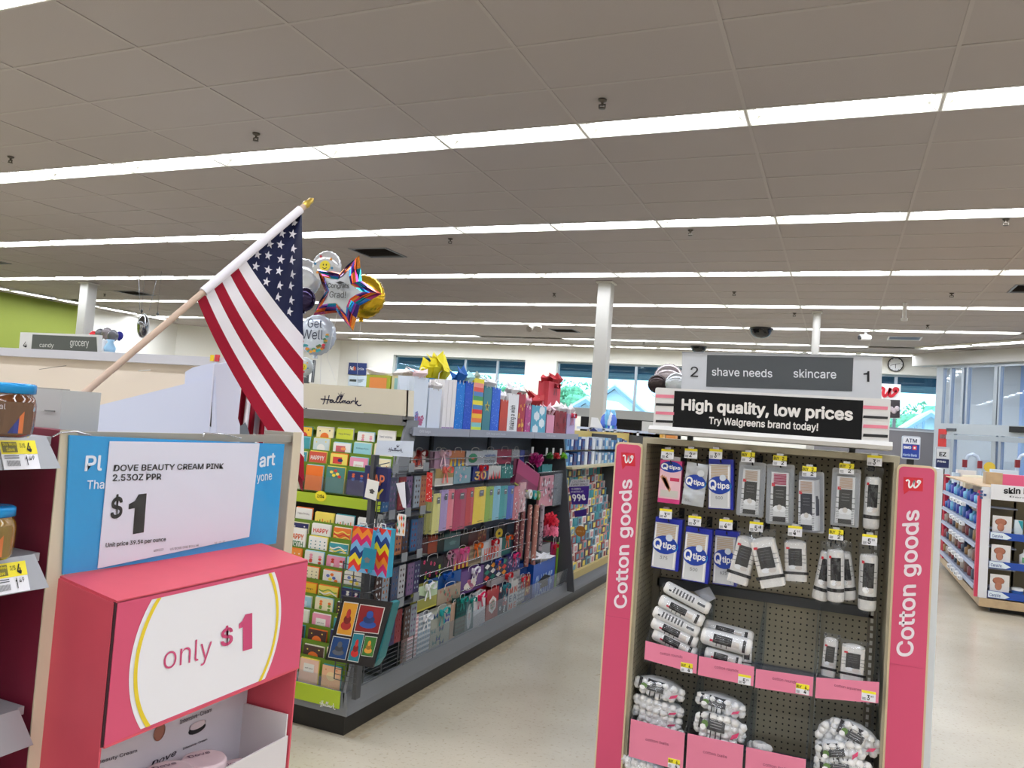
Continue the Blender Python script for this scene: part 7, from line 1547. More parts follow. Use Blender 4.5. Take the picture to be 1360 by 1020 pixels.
balloon(405, 487, .07, 4.7, (200, 206, 206), 'small daisy balloon just under the Get Well balloon', deco=dec_smile, metal=.2)
# star balloon
c = V(at(458, 389, Y=4.45)); t = thing('star_balloon', 'large rainbow striped star balloon reading Congrats Grad', 'balloon', tuple(c), bt); fr = Fr(c, (1, .1, 0)); m = MB()
cols = [mat(v, .14, .75) for v in [(226, 90, 50), (120, 60, 150), (30, 150, 170), (240, 150, 60), (60, 40, 110), (40, 120, 200), (200, 60, 120)]]
rot0 = 72; RO, RI = .275, .145; tips = []
for i in range(10):
    a = R(rot0+36*i); q = RO if i % 2 == 0 else RI; tips.append((q*math.cos(a)*1.03, q*math.sin(a)))
ins = [(x*.58, y*.58) for x, y in tips]
for i in range(10):
    j = (i+1) % 10
    for k in range(5):
        f0, f1 = k/5, (k+1)/5; L = lambda p_, q_, f: (p_[0]+(q_[0]-p_[0])*f, p_[1]+(q_[1]-p_[1])*f)
        z = lambda f: .012+.05*math.sin(math.pi*min(1, (1-f)*.5+.05)) if f < 1 else 0
        a0, a1, b0, b1 = L(ins[i], tips[i], f0), L(ins[i], tips[i], f1), L(ins[j], tips[j], f0), L(ins[j], tips[j], f1)
        zz0, zz1 = .055*math.sqrt(1-f0), .055*math.sqrt(max(0, 1-f1)); kn = (i*2+k*3) % 7; mid0 = ((a0[0]+b0[0])/2, (a0[1]+b0[1])/2, zz0+.012); mid1 = ((a1[0]+b1[0])/2, (a1[1]+b1[1])/2, zz1+.012*(1-f1))
        m.quad((*a0, zz0), (*a1, zz1), mid1, mid0, cols[kn]); m.quad(mid0, mid1, (*b1, zz1), (*b0, zz0), cols[(kn+1) % 7]); m.quad((*a0, -zz0), (*b0, -zz0), (*b1, -zz1), (*a1, -zz1), cols[kn])
part('rainbow_arms', fr.do(m), None, t)
m = MB(); m.add([(x*1.02, y*1.02, .056) for x, y in ins]+[(0, 0, .06)], [(i, (i+1) % 10, 10) for i in range(10)], None, False); part('silver_centre', fr.do(m), mat((196, 200, 206), .2, .7), t)
m = MB(); front(m, 'Congrats', -.085, .008, .165, .042, .09, None, .02); front(m, 'Grad!', -.065, -.05, .125, .044, .09, None, .008); m.add([(-.03, .055, .078), (.0, .045, .078), (.035, .057, .078), (.0, .068, .078)], [(0, 1, 2, 3)]); part('lettering', fr.do(m), INK, t)
part('string', MB().tube([c-V(.05, 0, .15), c-V(.1, 0, .45), (c.x-.12, c.y+.3, 1.5)], .0015, n=4), WHITE, t)
# small far balloons, mirror
for px, py, r, c_, lb in [(106, 452, .1, (190, 24, 34), 'small red heart balloon leftmost over the candy sign'), (124, 447, .13, (206, 40, 50), 'red patterned balloon second from left over the candy sign'), (133, 444, .13, (110, 110, 116), 'left silver balloon of the far group'), (142, 443, .13, (130, 124, 130), 'middle silver balloon of the far group'), (150, 446, .125, (104, 104, 110), 'right silver balloon of the far group'), (158.5, 446, .1, (40, 44, 130), 'dark blue and red balloon at the right of the far group')]:
    balloon(px, py, r*.62, 7.0+.2*(px % 5), c_, lb, 'distant foil balloons over the candy sign', deco=None)
for px, c_, n_ in [(100, (190, 190, 180), 'grey'), (116, (40, 150, 200), 'blue'), (127, (214, 190, 200), 'pink'), (137, (226, 226, 228), 'white'), (146, (150, 190, 220), 'pale blue')]:
    p = at(px, 462, Y=6.8); solo('balloon_weight', MB().lathe([(0, 0), (.06, 0), (.07, .05), (.03, .12), (.05, .15), (0, .15)], (p[0], p[1], p[2]-.05), n=9), mat(c_, .3), n_+' shiny balloon weight over the cream panel', 'balloon weight', 'balloon weights')
wg = thing('balloon_counter', 'grey shelf top carrying the distant balloons', 'shelving', (-9, 7, 0)); xa = at(95, 462, Y=6.8)[0]; xb = at(165, 462, Y=6.8)[0]; za = at(130, 466, Y=6.8)[2]; part('counter', MB().box(xa, xb, 6.6, 7.9, 0, za-.05), GREYM, wg); part('counter_top', MB().box(xa-.02, xb+.02, 6.58, 7.92, za-.05, za-.02), WHITE, wg)
c = V(at(190, 433, Y=11)); t = thing('security_mirror', 'oval convex security mirror hanging near the left wall', 'mirror', tuple(c)); fr = Fr(c, (.85, .5, 0), (.25, .1, 1))
m = MB(); m.grid(lambda a, b: tuple(fr(.1*math.cos(2*math.pi*a)*math.sin(math.pi/2*b), .22*math.sin(2*math.pi*a)*math.sin(math.pi/2*b), .1*math.cos(math.pi/2*b))), 20, 5); part('mirror_dome', m, mat((150, 152, 156), .06, 1), t)
part('rim', MB().tube([fr(.105*math.cos(2*math.pi*k/20), .225*math.sin(2*math.pi*k/20), 0) for k in range(21)], .012, n=6), mat((206, 206, 206), .4), t)
for dx in (-.12, .12): part('hanger', MB().tube([c+V(dx, 0, .3), (c.x+dx*2, c.y, CEIL)], .006, n=4), GREYM, t)
for px, py in ((188, 413), (209, 417)):
    p = at(px, py, Y=10.5); t = thing('hanging_tag', 'small dark diamond tag on a wire above the mirror, %s' % ('left one' if px < 200 else 'right one'), 'tag', p, 'diamond tags above the mirror'); part('tag_face', MB().slab([(p[0]-.03, p[1], p[2]), (p[0], p[1], p[2]-.045), (p[0]+.03, p[1], p[2]), (p[0], p[1], p[2]+.045)], (0, .01, 0)), GREYD, t); part('wire', MB().tube([(p[0], p[1], p[2]+.04), (p[0], p[1], CEIL)], .004, n=4), GREYM, t)
# ================================================================ BACKGROUND
# carrier boards on the rear wall
for y0, y1, c_, lb, tx in [(482.5, 497, (30, 50, 110), 'navy carrier sign on the rear wall above the card header', ('Fed', 'Ex')), (499.5, 512, (206, 222, 236), 'pale blue notice under the navy carrier sign', None)]:
    a, b_ = V(at(462.5, y1, Y=YB-.08)), V(at(487, y0, Y=YB-.08)); t = thing('wall_sign', lb, 'sign', tuple(a), 'signs on the rear wall'); sg = YB-.1
    part('board', MB().box(a.x, b_.x, YB-.1, YB-.06, a.z, b_.z), mat(c_, .4), t); w, h = b_.x-a.x, b_.z-a.z
    if tx:
        m = MB(); text_into(m, 'Fed', (a.x+w*.1, sg-.01, a.z+h*.35), (w*.2, 0, 0), (0, 0, h*.34), PRINTW, .03); text_into(m, 'Ex', (a.x+w*.31, sg-.01, a.z+h*.35), (w*.13, 0, 0), (0, 0, h*.34), mat((226, 100, 40), .5), .03); text_into(m, 'OnSite', (a.x+w*.54, sg-.01, a.z+h*.4), (w*.36, 0, 0), (0, 0, h*.2), PRINTW)
    else:
        m = MB(); text_into(m, 'UPS STORE', (a.x+w*.1, sg-.01, a.z+h*.45), (w*.36, 0, 0), (0, 0, h*.2), INK, .02) if False else None; m.box(a.x+w*.08, a.x+w*.46, sg-.01, sg-.005, a.z+h*.4, a.z+h*.62, mat((60, 70, 70), .5))
        for k in range(3): m.box(a.x+w*.54, a.x+w*(.9-.08*k), sg-.01, sg-.005, a.z+h*(.6-.12*k), a.z+h*(.64-.12*k), mat((90, 110, 130), .5))
    part('lettering', m, None, t)
# dark window strip and blind behind the balloons
a, b_ = V(at(402, 507, Y=20.3)), V(at(417, 478, Y=20.3)); t = thing('wall_poster', 'dark framed panel low behind the balloon bunch', 'poster', tuple(a)); part('panel', MB().box(a.x-.3, b_.x, 20.3, 20.4, a.z, b_.z), GREYD, t); part('white_edge', MB().box(b_.x-.12, b_.x-.04, 20.28, 20.3, a.z, b_.z), WHITE, t); part('post', MB().box(a.x, a.x+.2, 20.33, 20.38, 0, a.z), GREYD, t)
# shelf of blue goods seen between the cardboard and the flag
YQ = 5.2; q = lambda x, y: (300+x/7.283, 500+y/7.286)
def gp(x, y, o=0): return V(at(*q(x, y), Y=YQ-o))
A0, A1 = gp(120, 0).x, gp(420, 0).x; t = thing('goods_shelf', 'white shelf bay of blue goods seen left of the flag', 'shelving', ((A0+A1)/2, YQ, 0))
part('back_panel', MB().box(A0, A1, YQ+.3, YQ+.32, 0, gp(200, -120).z), mat((60, 130, 150), .5), t); z1_, z2_, z3_ = gp(250, 85).z, gp(250, 300).z, gp(250, 500).z
for z in (z1_, z2_): part('shelf', MB().box(A0, A1, YQ, YQ+.3, z-.015, z), WHITE, t); part('shelf_rail', MB().box(A0, A1, YQ-.01, YQ, z-.02, z+.004), WHITE, t)
part('white_base', MB().box(A0, A1, YQ-.02, YQ+.3, 0, z3_), WHITE, t); part('side_panel', MB().box(A1, A1+.02, YQ, YQ+.3, 0, z1_), GREYD, t)
rr = random.Random(6)
for lv, z, h in ((0, z1_, .08), (1, z2_, .15), (2, z3_, .16)):
    x = A0+.02; k = 0
    while x < A1-.1:
        w = rr.uniform(.07, .15); c_, n_ = [((30, 110, 170), 'blue'), ((120, 200, 230), 'light blue'), ((226, 232, 236), 'white'), ((80, 50, 120), 'purple'), ((30, 130, 130), 'teal'), ((214, 110, 50), 'orange')][(k+lv*2+int(w*60)) % 6]
        s_ = solo('boxed_item', MB().box(x, x+w-.01, YQ+.05, YQ+.2, z+.001, z+h*rr.uniform(.7, 1), mat(c_, .4)).box(x+w*.2, x+w*.6, YQ+.048, YQ+.05, z+h*.25, z+h*.55, WHITE), None, '%s box, %s from left on the %s level left of the flag' % (n_, ORD[k], ('top', 'middle', 'bottom')[lv]), 'box', 'boxed goods on the shelf left of the flag'); x += w; k += 1
# ---- middle background: photo counter gondola, white end shelf with yellow panels
def bay(x0, x1, Y, z0, z1, lb, cat='shelving', col=OFFW, name='store_shelf'):
    t = thing(name, lb, cat, ((x0+x1)/2, Y, 0)); part('body', MB().box(x0, x1, Y+.35, Y+.4, 0, z1), col, t); part('base', MB().box(x0, x1, Y, Y+.35, 0, .15), GREYD, t); return t
Y1 = 13.5; xa, xb = at(764, 550, Y=Y1)[0], at(900, 560, Y=Y1)[0]; zt = at(820, 545, Y=Y1)[2]; zb = at(820, 556, Y=Y1)[2]
t = bay(xa, xb, Y1, 0, zt, 'long dark cosmetics gondola with grey photo header behind the white column', name='cosmetics_gondola', col=BLACK)
part('header', MB().box(xa, xb, Y1-.02, Y1+.1, zb, zt), mat((176, 178, 176), .5), t)
p = V(at(799, 554, Y=Y1-.03)); part('lettering', text_into(MB(), 'photo mart', p, V(at(818, 555.5, Y=Y1-.03))-p, (0, 0, .09), None), GREYD, t)
for z in (zb-.42, zb-.82, zb-1.2): part('shelf', MB().box(xa, xb, Y1, Y1+.35, z-.02, z), WHITE, t)
rr = random.Random(9)
for lv in range(2):
    z = zb-.42-.4*lv; x = xa+.05; k = 0
    while x < xb-.15:
        w = rr.uniform(.12, .26); c_, n_ = [((150, 80, 90), 'rose'), ((226, 214, 206), 'cream'), ((60, 40, 50), 'dark'), ((226, 150, 80), 'amber'), ((120, 150, 180), 'blue grey'), ((200, 170, 190), 'pink')][(k*5+lv) % 6]
        solo('makeup_tray', MB().box(x, x+w-.02, Y1+.02, Y1+.2, z, z+rr.uniform(.13, .2), mat(c_, .4)).box(x+.02, x+w-.05, Y1+.015, Y1+.02, z+.02, z+.07, WHITE), None, '%s makeup tray, %s along the %s level behind the column' % (n_, ORD[k], ('upper', 'lower')[lv]), 'cosmetics', 'makeup trays on the dark gondola'); x += w; k += 1
# ceiling stock along the near side of that zone
YW_ = 9.9; z7 = lambda x, y: (740+x/6.375, 460+y/6.375)
def wp_(x, y, Y=YW_): return V(at(*z7(x, y), Y=Y))
t = thing('end_shelf', 'white end shelf with yellow back panels beyond the card gondola', 'shelving', tuple(wp_(400, 700)*1)); t.location.z = 0
xa, xb = wp_(165, 700).x, wp_(830, 700).x; zs = wp_(400, 700).z
part('top_shelf', MB().box(xa, xb, YW_, YW_+.5, zs-.02, zs+.01), mat((206, 216, 232), .4), t); part('back_panel', MB().box(xa, xb, YW_+.5, YW_+.52, 0, zs), mat((222, 196, 110), .5), t)
for x in (270, 385, 480, 675): part('partition', MB().box(wp_(x, 700).x, wp_(x, 700).x+.03, YW_, YW_+.5, .1, zs), WHITE, t)
part('blue_post', MB().box(wp_(345, 700).x, wp_(384, 700).x, YW_-.02, YW_, .1, zs), mat((150, 166, 206), .4), t)
for y in (800, 900, 1000): part('shelf', MB().box(xa, xb, YW_, YW_+.5, wp_(400, y).z-.015, wp_(400, y).z), WHITE, t)
part('base', MB().box(xa, xb, YW_, YW_+.5, 0, .12), GREYD, t)
m = Fr(wp_(305, 748, YW_-.01)).do(MB().add([(-.26*.5, 0, 0), (0, -.09, 0), (.13, 0, 0), (0, .09, 0)], [(0, 1, 2, 3)])); part('diamond_print', m, mat((40, 50, 110), .5), t)
part('yellow_front', MB().box(wp_(275, 740).x, wp_(344, 740).x, YW_-.005, YW_+.0, wp_(300, 1000).z, zs-.02), mat((214, 190, 110), .5), t)
solo('white_carton', MB().hexa([tuple(wp_(280, 690)), tuple(wp_(390, 695)), tuple(wp_(390, 695, YW_+.2)), tuple(wp_(280, 690, YW_+.2)), tuple(wp_(290, 600)), tuple(wp_(345, 605)), tuple(wp_(345, 605, YW_+.2)), tuple(wp_(290, 600, YW_+.2))]), WHITE, 'slanted white carton on the end shelf at the column foot', 'box')
rr = random.Random(12)
for k in range(7):
    a = wp_(372+k*13, 690-rr.uniform(0, 10)); c_, n_ = [((90, 120, 210), 'blue'), ((226, 232, 240), 'white'), ((120, 190, 230), 'light blue')][k % 3]
    solo('wrapped_pack', MB().ell((a.x, YW_+.12+.03*(k % 2), zs+.1+.02*(k % 3)), .05, .04, .1+.012*(k % 3), mat(c_, .2), 8, 6, jit=.1, rnd=rr), None, '%s glossy pack, %s in the heap beside the white column' % (n_, ORD[k]), 'packet', 'glossy packs beside the column')
for lv, y in enumerate((800, 900, 1000)):
    for k, x in enumerate(range(395, 470, 18)):
        a = wp_(x, y); c_, n_ = [((20, 120, 150), 'teal'), ((40, 80, 170), 'blue'), ((200, 226, 236), 'pale blue')][(k+lv) % 3]
        solo('bottle', MB().lathe([(0, 0), (.045, 0), (.05, .02), (.05, .13), (.02, .17), (.02, .2), (0, .2)], (a.x, YW_+.1, a.z), mat(c_, .3), 10), None, '%s bottle, %s from left on %s shelf right of the blue post' % (n_, ORD[k], ORD[lv]), 'bottle', 'bottles right of the blue post')
for k, x in enumerate(range(500, 830, 26)):
    a = wp_(x, 800); c_, n_ = [((226, 170, 70), 'golden'), ((230, 226, 214), 'cream'), ((200, 70, 90), 'red'), ((120, 160, 190), 'blue grey')][k % 4]
    solo('small_box', MB().box(a.x, a.x+.11, YW_+.04, YW_+.2, a.z+.001, a.z+.09+.02*(k % 3), mat(c_, .4)), None, '%s small box, %s from left on the yellow backed shelf' % (n_, ORD[k]), 'box', 'small boxes on the yellow backed shelf')
a = wp_(760, 690, YW_); solo('white_bin', MB().box(wp_(712, 700).x, wp_(805, 700).x, YW_+.02, YW_+.3, zs+.012, wp_(750, 635).z, mat((214, 212, 206), .4)), None, 'pale cardboard box on the end shelf beside the header sign', 'box')
# balloons poking up beside the aisle sign
balloon(888, 503, .16, 8.2, (180, 170, 172), 'silver patterned foil balloon left of the aisle sign', 'balloons beside the aisle sign', string=False); balloon(873, 510, .1, 8.0, (60, 50, 50), 'small dark and red balloon under the silver one by the aisle sign', 'balloons beside the aisle sign', string=False); balloon(899, 510, .12, 7.9, (200, 206, 210), 'pale balloon touching the left edge of the aisle sign', 'balloons beside the aisle sign', string=False)
solo('hanging_shelf_tray', MB().slab([wp_(240, 985, 9.3), wp_(285, 975, 9.3), wp_(375, 1015, 9.3), wp_(330, 1030, 9.3)], (0, .25, 0)), WHITE, 'small white tray jutting out of the white end shelf', 'tray')
a = wp_(335, 985, 9.35); solo('gold_ribbon', loop_bow(MB(), (a.x, a.y, a.z), .06, rr, None, 16), mat((190, 150, 60), .3), 'small gold ribbon bow on the jutting tray', 'ribbon')
# ================================================================ RIGHT BACKGROUND: skin care gondola
XG, YG = 1.33, 8.88; WOOD = mat((186, 160, 124), .5, var=.12, vscale=12); sk = thing('skin_gondola', 'white and pink skin care gondola with wood base at the right edge', 'shelving', (2.1, 10.2, 0))
part('wood_base', MB().box(XG-.01, 3.2, YG-.02, 12.0, .05, .13), WOOD, sk); part('kick', MB().box(XG+.1, 3.1, YG+.08, 11.9, 0, .05), BLACK, sk)
part('corner_column', MB().box(XG-.02, XG+.055, YG, YG+.06, .13, 1.2), mat((226, 226, 228), .4), sk); part('pink_column', MB().box(XG-.05, XG-.02, YG+.02, YG+.07, .13, 1.16), mat((206, 60, 90), .4), sk)
part('far_pink_column', MB().box(XG-.02, XG+.03, 11.75, 11.95, .13, 1.22), mat((200, 40, 76), .4), sk); part('far_wood_column', MB().box(XG-.12, XG-.03, 11.95, 12.0, .13, 1.2), WOOD, sk)
part('spine', MB().box(1.85, 1.9, YG+.3, 11.9, .13, 1.18), mat((140, 128, 106), .6), sk); part('back_panel', MB().box(XG+.06, 3.2, YG+.3, YG+.33, .13, 1.12), mat((128, 116, 90), .6), sk); part('top_board', MB().box(XG-.02, 3.2, YG+.02, 11.9, 1.19, 1.205), WOOD, sk)
part('side_wall', MB().box(XG+.3, XG+.32, YG+.3, 11.8, .13, 1.18), mat((196, 178, 160), .5), sk)
a, b_, c_ = V(at(1316, 663, Y=YG-.05)), V(at(1318, 643, Y=YG-.05)), V(at(1372, 665, Y=YG-.05)); part('header_board', MB().box(a.x, 3.2, YG-.05, YG-.02, a.z, b_.z), mat((234, 232, 232), .4), sk)
q = lambda x, y, o=.002: V(at(1240+x/8.5, 620+y/8.5, Y=YG-.05-o))
m = MB(); P = q(788, 304); text_into(m, 'skin health', P, (V(at(1360, 656.5, Y=YG-.052))-P)*2.25, (0, 0, .062), None, .03); P = q(858, 350); text_into(m, 'Dermatologist tested', P, (.62, 0, 0), (0, 0, .02), None); part('lettering', m, INK, sk)
P = V(at(1303.5, 657, Y=YG-.002)); m = MB()
for dx, dz in ((0, .03), (0, -.03), (.03, 0), (-.03, 0), (0, 0)): m.box(P.x+dx-.012, P.x+dx+.012, YG-.003, YG-.001, P.z+dz-.012, P.z+dz+.012)
part('cross_print', m, mat((60, 84, 130), .5), sk)
rr = random.Random(30)
for lv, (py, tz) in enumerate([(710, .085), (749, .08), (789, .08)]):
    z = at(1340, py, Y=YG)[2]; part('shelf', MB().box(XG+.07, 3.2, YG+.0, YG+.3, z-.02, z), GREYM, sk); part('blue_rail', MB().box(XG+.06, 3.2, YG-.015, YG-.002, z-.055, z+.012), mat((24, 70, 160), .4), sk)
    part('rail_wave', MB().slab([(XG+.062, YG-.016, z-.05), (XG+.2, YG-.016, z-.05), (XG+.24, YG-.016, z-.03), (XG+.17, YG-.016, z+.008), (XG+.062, YG-.016, z+.01)], (0, .001, 0)), mat((226, 236, 240), .4), sk)
    m = MB(); text_into(m, 'CeraVe', (XG+.075, YG-.0175, z-.04), (.09, 0, 0), (0, 0, .03), mat((40, 70, 140), .5), .01); text_into(m, 'for all skin types', (XG+.36, YG-.0175, z-.03), (.3, 0, 0), (0, 0, .02), PRINTW); disk(Fr((0, 0, 0)).do(MB()), 0, 0, 1, 1, 0) if False else None; part('rail_lettering', m, None, sk)
    pc = solo('counter_card', MB().box(XG+.08, XG+.24, YG+.02, YG+.024, z+.002, z+.17, mat((236, 232, 228), .4)).ell((XG+.15, YG+.019, z+.11), .05, .001, .035, mat((176, 110, 84), .5), 10, 6).ell((XG+.15, YG+.0185, z+.06), .03, .001, .04, mat((190, 124, 96), .5), 10, 6), None, 'picture card at the left of the %s skin care shelf' % ('top', 'middle', 'bottom')[lv], 'card', 'picture cards on the skin care shelves')
    items = [[('box', .27, .07, .14), ('box', .37, .07, .09), ('box', .46, .07, .13), ('box', .56, .08, .1)], [('pump', .36, .07, .13), ('pump', .5, .07, .13), ('box', .6, .07, .1)], [('tub', .27, .1, .055), ('tub', .39, .1, .055), ('box', .52, .08, .13)]][lv]
    for n_, (kd, dx, w, h) in enumerate(items):
        x = XG+dx; nm = '%s level, %s from the picture card' % (('top', 'middle', 'bottom')[lv], ORD[n_])
        if kd == 'box': t = thing('cream_box', 'white and teal cream carton, ' + nm, 'carton', (x, YG+.08, z), 'skin care goods'); part('carton', MB().box(x, x+w, YG+.06, YG+.1, z, z+h), mat((222, 234, 238), .4), t); part('teal_corner', MB().slab([(x+w*.4, YG+.0585, z+h*.98), (x+w*.98, YG+.0585, z+h*.3), (x+w*.98, YG+.0585, z+h*.98)], (0, .001, 0)), mat((40, 160, 170), .4), t)
        elif kd == 'pump':
            t = thing('pump_bottle', 'white pump bottle with green label, ' + nm, 'bottle', (x, YG+.08, z), 'skin care goods'); part('bottle', MB().lathe([(0, 0), (.035, 0), (.037, .01), (.037, h*.7), (.015, h*.8), (.012, h*.86)], (x, YG+.08, z), n=14), PRINTW, t); part('pump', MB().tube([(x, YG+.08, z+h*.86), (x, YG+.08, z+h*1.1), (x+.005, YG+.06, z+h*1.12), (x+.03, YG+.05, z+h*1.1)], .006, n=6), PRINTW, t); part('label', MB().box(x-.02, x+.022, YG+.04, YG+.043, z+.02, z+h*.55), mat((110, 170, 120), .4), t)
        else: t = thing('cream_tub', 'round white and blue cream tub, ' + nm, 'jar', (x+.05, YG+.09, z), 'skin care goods'); part('tub', MB().lathe([(0, 0), (.045, 0), (.05, .01), (.05, .035)], (x+.05, YG+.09, z), n=16), mat((60, 110, 190), .4), t); part('lid', MB().lathe([(.052, .033), (.052, h), (.045, h+.003), (0, h+.003)], (x+.05, YG+.09, z), n=16), PRINTW, t)
# side shelves of that gondola (facing the aisle)
for lv, py in enumerate([665, 691, 714, 741, 766]):
    z = at(1288, py, X=XG)[2]; part('side_shelf', MB().box(XG-.05, XG+.3, YG+.1, 11.72, z-.012, z), mat((150, 158, 178), .4), sk); part('side_rail', MB().hexa([(XG-.055, YG+.1, z-.03), (XG-.035, YG+.1, z-.03), (XG-.035, 11.72, z-.03), (XG-.055, 11.72, z-.03), (XG-.045, YG+.1, z+.01), (XG-.035, YG+.1, z+.01), (XG-.035, 11.72, z+.01), (XG-.045, 11.72, z+.01)]), mat((160, 170, 196), .4), sk)
    for k in range(4):
        y = YG+.75+.28*k; t_ = solo('shelf_strip', MB().box(XG-.09, XG-.056, y, y+.16, z-.055, z-.015, PRINTW).box(XG-.0915, XG-.09, y+.02, y+.09, z-.045, z-.025, mat((70, 84, 96), .4)), None, 'white shelf strip, %s from near end on the %s aisle shelf' % (ORD[k], ORD[lv]), 'price tag', 'shelf strips of the skin gondola')
    for k in range(11):
        y = YG+.25+k*.26; h = rr.uniform(.1, .16) if lv else rr.uniform(.1, .14); c_, n_ = ([((40, 90, 170), 'blue'), ((60, 60, 160), 'violet blue'), ((110, 180, 220), 'light blue')] if lv < 2 else [((130, 88, 76), 'tan'), ((60, 72, 92), 'slate'), ((176, 162, 150), 'cream'), ((130, 50, 60), 'dark red'), ((150, 112, 64), 'amber')])[(k*2+lv) % (3 if lv < 2 else 5)]
        solo('product_bottle', MB().lathe([(0, 0), (.04, 0), (.045, .015), (.045, h*.7), (.018, h*.82), (.018, h), (0, h)], (XG+.03, y, z+.001), mat(c_, .3), 10), None, '%s bottle, %s from near end on the %s aisle side shelf' % (n_, ORD[k], ORD[lv]), 'bottle', 'bottles on the aisle side of the skin gondola')
p = V(at(1345, 636, Y=9.6)); solo('pink_carton', MB().box(p.x-.09, p.x+.2, 9.6, 9.8, 1.207, p.z+.04, mat((214, 90, 130), .4)).box(p.x-.24, p.x-.09, 9.6, 9.8, 1.207, p.z+.05, WOOD), None, 'pink and tan carton lying on top of the skin gondola', 'box')
# wall signs and ATM
def kiosk(px0, px1, py0, py1, Y, lb, name, rows_, extra=None):
    a, b_ = V(at(px0, py1, Y=Y)), V(at(px1, py0, Y=Y)); t = thing(name, lb, 'machine', ((a.x+b_.x)/2, Y, 0)); w, h = b_.x-a.x, b_.z-a.z
    part('sign_frame', MB().rbox(a.x, b_.x, Y, Y+.12, a.z, b_.z, .03, axis='y'), mat((196, 202, 212), .4), t)
    for (f0, f1, c_) in rows_: part('sign_field', MB().box(a.x+w*.05, b_.x-w*.05, Y-.006, Y, a.z+h*f0, a.z+h*f1), mat(c_, .4), t)
    part('cabinet', MB().rbox(a.x+w*.05, b_.x-w*.05, Y+.02, Y+.6, 0, a.z-.12, .03), mat((30, 34, 60), .4), t); part('neck', MB().box(a.x+w*.3, b_.x-w*.3, Y+.03, Y+.1, a.z-.14, a.z+.02), BLACK, t)
    if extra: extra(t, a, w, h, Y-.008)
    return t
def atm_x(t, a, w, h, y):
    m = MB(); text_into(m, 'ATM', (a.x+w*.18, y, a.z+h*.72), (w*.62, 0, 0), (0, 0, h*.17), mat((50, 60, 90), .5), .02); text_into(m, 'BMO', (a.x+w*.1, y, a.z+h*.44), (w*.4, 0, 0), (0, 0, h*.12), PRINTW, .03); text_into(m, 'Harris Bank', (a.x+w*.08, y, a.z+h*.12), (w*.76, 0, 0), (0, 0, h*.12), mat((180, 200, 236), .5), .02)
    m.box(a.x+w*.58, a.x+w*.8, y, y+.001, a.z+h*.41, a.z+h*.6, mat((214, 60, 60), .5)); m.box(a.x+w*.64, a.x+w*.74, y-.001, y, a.z+h*.46, a.z+h*.54, PRINTW); part('lettering', m, None, t)
kiosk(1197, 1223, 580, 609, 15.0, 'cash machine with a blue ATM sign behind the right wing sign', 'cash_machine', [(.66, .94, (236, 238, 244)), (.06, .64, (30, 60, 150))], atm_x)
def ez_x(t, a, w, h, y):
    m = MB(); text_into(m, 'EZ', (a.x+w*.24, y, a.z+h*.56), (w*.5, 0, 0), (0, 0, h*.2), INK, .03); text_into(m, 'Prints', (a.x+w*.14, y, a.z+h*.28), (w*.6, 0, 0), (0, 0, h*.1), PRINTW, .02); part('lettering', m, None, t)
kiosk(1242, 1262, 594, 622, 16.5, 'dark blue kiosk sign partly hidden beside the entrance post', 'photo_kiosk', [(.46, .9, (226, 228, 232)), (.06, .44, (30, 40, 90))], ez_x)
# door gates seen over the skin gondola
for px, lb, w in [(1290, 'left security gate arch with a yellow round sticker near the doors', .62), (1360, 'right security gate arch at the photo edge near the doors', .62)]:
    Y = 13.2; a = V(at(px-10, 640, Y=Y)); t = thing('security_gate', lb, 'gate', (a.x+.2, Y, 0), 'security gates at the entrance'); zt = at(px, 603, Y=Y)[2]; x0, x1 = at(px-9, 620, Y=Y)[0], at(px+11, 620, Y=Y)[0]
    part('arch', MB().tube([(x0, Y, 0), (x0, Y, zt-.12), (x0+.04, Y, zt-.03), (x0+.1, Y, zt), (x1-.1, Y, zt), (x1-.04, Y, zt-.03), (x1, Y, zt-.12), (x1, Y, 0)], .025, n=8), mat((190, 204, 222), .3), t)
    part('clear_panel', MB().box(x0, x1, Y-.005, Y+.005, .2, zt-.45), clear((170, 210, 240), .1, .1, body=.2, bodyc=(150, 190, 226)), t)
    for x in (x0, x1): part('red_clip', MB().box(x-.03, x+.03, Y-.03, Y+.03, zt-.2, zt-.09), mat((130, 30, 40), .4), t)
    if px < 1300: part('sticker', Fr((x1+.12, Y-.03, zt-.17)).do(MB().add([(.075*math.cos(k*.4488), .075*math.sin(k*.4488), 0) for k in range(14)], [tuple(range(14))])), mat((226, 190, 60), .4), t)
for px, py, w, h, c_, n_ in [(1272, 632, .2, .3, (200, 216, 232), 'pale blue'), (1284, 630, .4, .34, (232, 226, 222), 'white'), (1316, 634, .3, .3, (150, 200, 220), 'aqua'), (1335, 632, .55, .4, (210, 220, 232), 'large pale')]:
    p = V(at(px, py+6, Y=12.7)); solo('checkout_panel', MB().rbox(p.x-w*.3, p.x+w*.3, 12.7, 12.9, 0, p.z+h*.35, .03, m=mat(c_, .4)), None, n_+' display panel standing behind the skin gondola', 'panel', 'panels behind the skin gondola')
t = thing('front_counter', 'curved tan counter rim behind the skin gondola', 'counter', (2.2, 11.98, 0)); part('rim', MB().tube([V(at(1278, 635, Y=12.3)), V(at(1300, 635.5, Y=12.3)), V(at(1330, 640, Y=12.2)), V(at(1365, 648, Y=12.1))], .05, n=6), mat((206, 196, 170), .5), t); part('body', MB().box(at(1280, 640, Y=12.3)[0], 3.6, 12.15, 12.4, 0, 1.2), mat((196, 186, 160), .5), t)

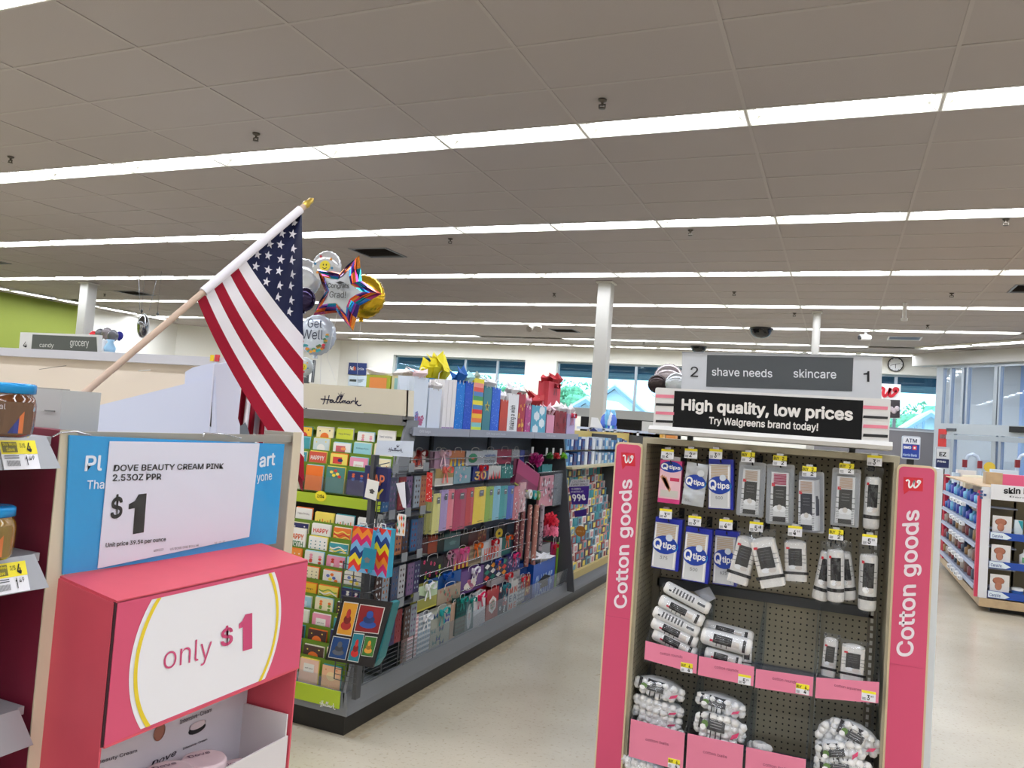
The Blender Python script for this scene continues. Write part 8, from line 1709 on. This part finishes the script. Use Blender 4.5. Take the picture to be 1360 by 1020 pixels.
# unseen gondolas added behind the displays to darken light bounced to the ceiling
for k, (x, y0, y1, lb) in enumerate([(-5.6, 7.0, 17.0, 'first'), (-8.2, 9.5, 17.0, 'second'), (-10.8, 8.2, 17.0, 'third'), (-13.4, 8.2, 17.0, 'fourth'), (-16.0, 7.0, 17.0, 'fifth')]):
    t = thing('unseen_gondola', 'unseen low grey gondola added behind the displays, %s aisle left of the card gondola' % lb, 'shelving', (x, (y0+y1)/2, 0), 'added unseen gondolas')
    part('spine', MB().box(x-.03, x+.03, y0, y1, .15, 1.33), TAND, t); part('base', MB().box(x-.45, x+.45, y0, y1, 0, .15), GREYD, t)
    for z in (.5, .8, 1.1): part('shelf', MB().box(x-.42, x+.42, y0, y1, z, z+.02), GREYM, t)
    rr = random.Random(k)
    for s_ in (-1, 1):
        m = MB()
        for lv in (.16, .53, .83, 1.13):
            y = y0+.05
            while y < y1-.4: w = rr.uniform(.2, .4); h = rr.uniform(.12, .19) if lv > 1 else rr.uniform(.15, .25); m.box(min(x+s_*.08, x+s_*.36), max(x+s_*.08, x+s_*.36), y, y+w-.02, lv, lv+h, mat([(90, 60, 50), (50, 70, 110), (140, 130, 120), (110, 40, 50), (60, 90, 70)][rr.randrange(5)], .5)); y += w
        part('shelf_stock', m, None, t, kind='stuff')
# ================================================================ printed and fixed details go one level down, under the part they sit on
UNDER = {'bag_print': ('bag_body',), 'bow': ('bag_body',), 'handle': ('bag_body',), 'gift_tag': ('bag_body',), 'card_print': ('card_front',), 'yellow_band': ('card',), 'printed_label': ('cotton',), 'swabs': ('window_tray', 'paper_tray'),
         'swab_tips': ('window_tray',), 'logo_badge': ('pink_panel',), 'script_logo': ('pink_panel',), 'panel_joint': ('pink_panel',), 'pack_label': ('paper',), 'sticker_print': ('pack',), 'latch': ('reflector',), 'tick_marks': ('clock_face',),
         'hour_hand': ('clock_face',), 'minute_hand': ('clock_face',), 'lid_lettering': ('lid',), 'label_lettering': ('paper_label',), 'zigzag_print': ('bag_body',), 'slot': ('carton',), 'tape': ('carton',), 'teal_corner': ('carton',),
         'flower_print': ('foil_skin',), 'face_print': ('foil_skin',), 'price_lettering': ('paper_sheet',), 'card_lettering': ('blue_card',), 'printed_stars': ('cloth',), 'sleeve_lettering': ('sleeve',), 'yellow_ring': ('front_flap',), 'white_circle': ('front_flap',),
         'back_lettering': ('inner_back',), 'printed_jar': ('inner_back',), 'printed_drop': ('inner_back',), 'rim': ('board', 'clock_face'), 'printed_pattern': ('roll',),
         'lettering': ('card', 'black_panel', 'grey_panel', 'pink_panel', 'pink_front', 'blue_card', 'front_flap', 'header', 'header_board', 'board', 'logo_oval', 'silver_centre', 'foil_skin', 'spot', 'sign_frame')}
base = lambda o: o.name.split('.')[0]
for root in [o for o in bpy.data.objects if o.parent is None and o.children]:
    sib = {}
    for c in root.children: sib.setdefault(base(c), c)
    for c in list(root.children):
        for w in UNDER.get(base(c), ()):
            if w in sib and sib[w] is not c: c.parent = sib[w]; break
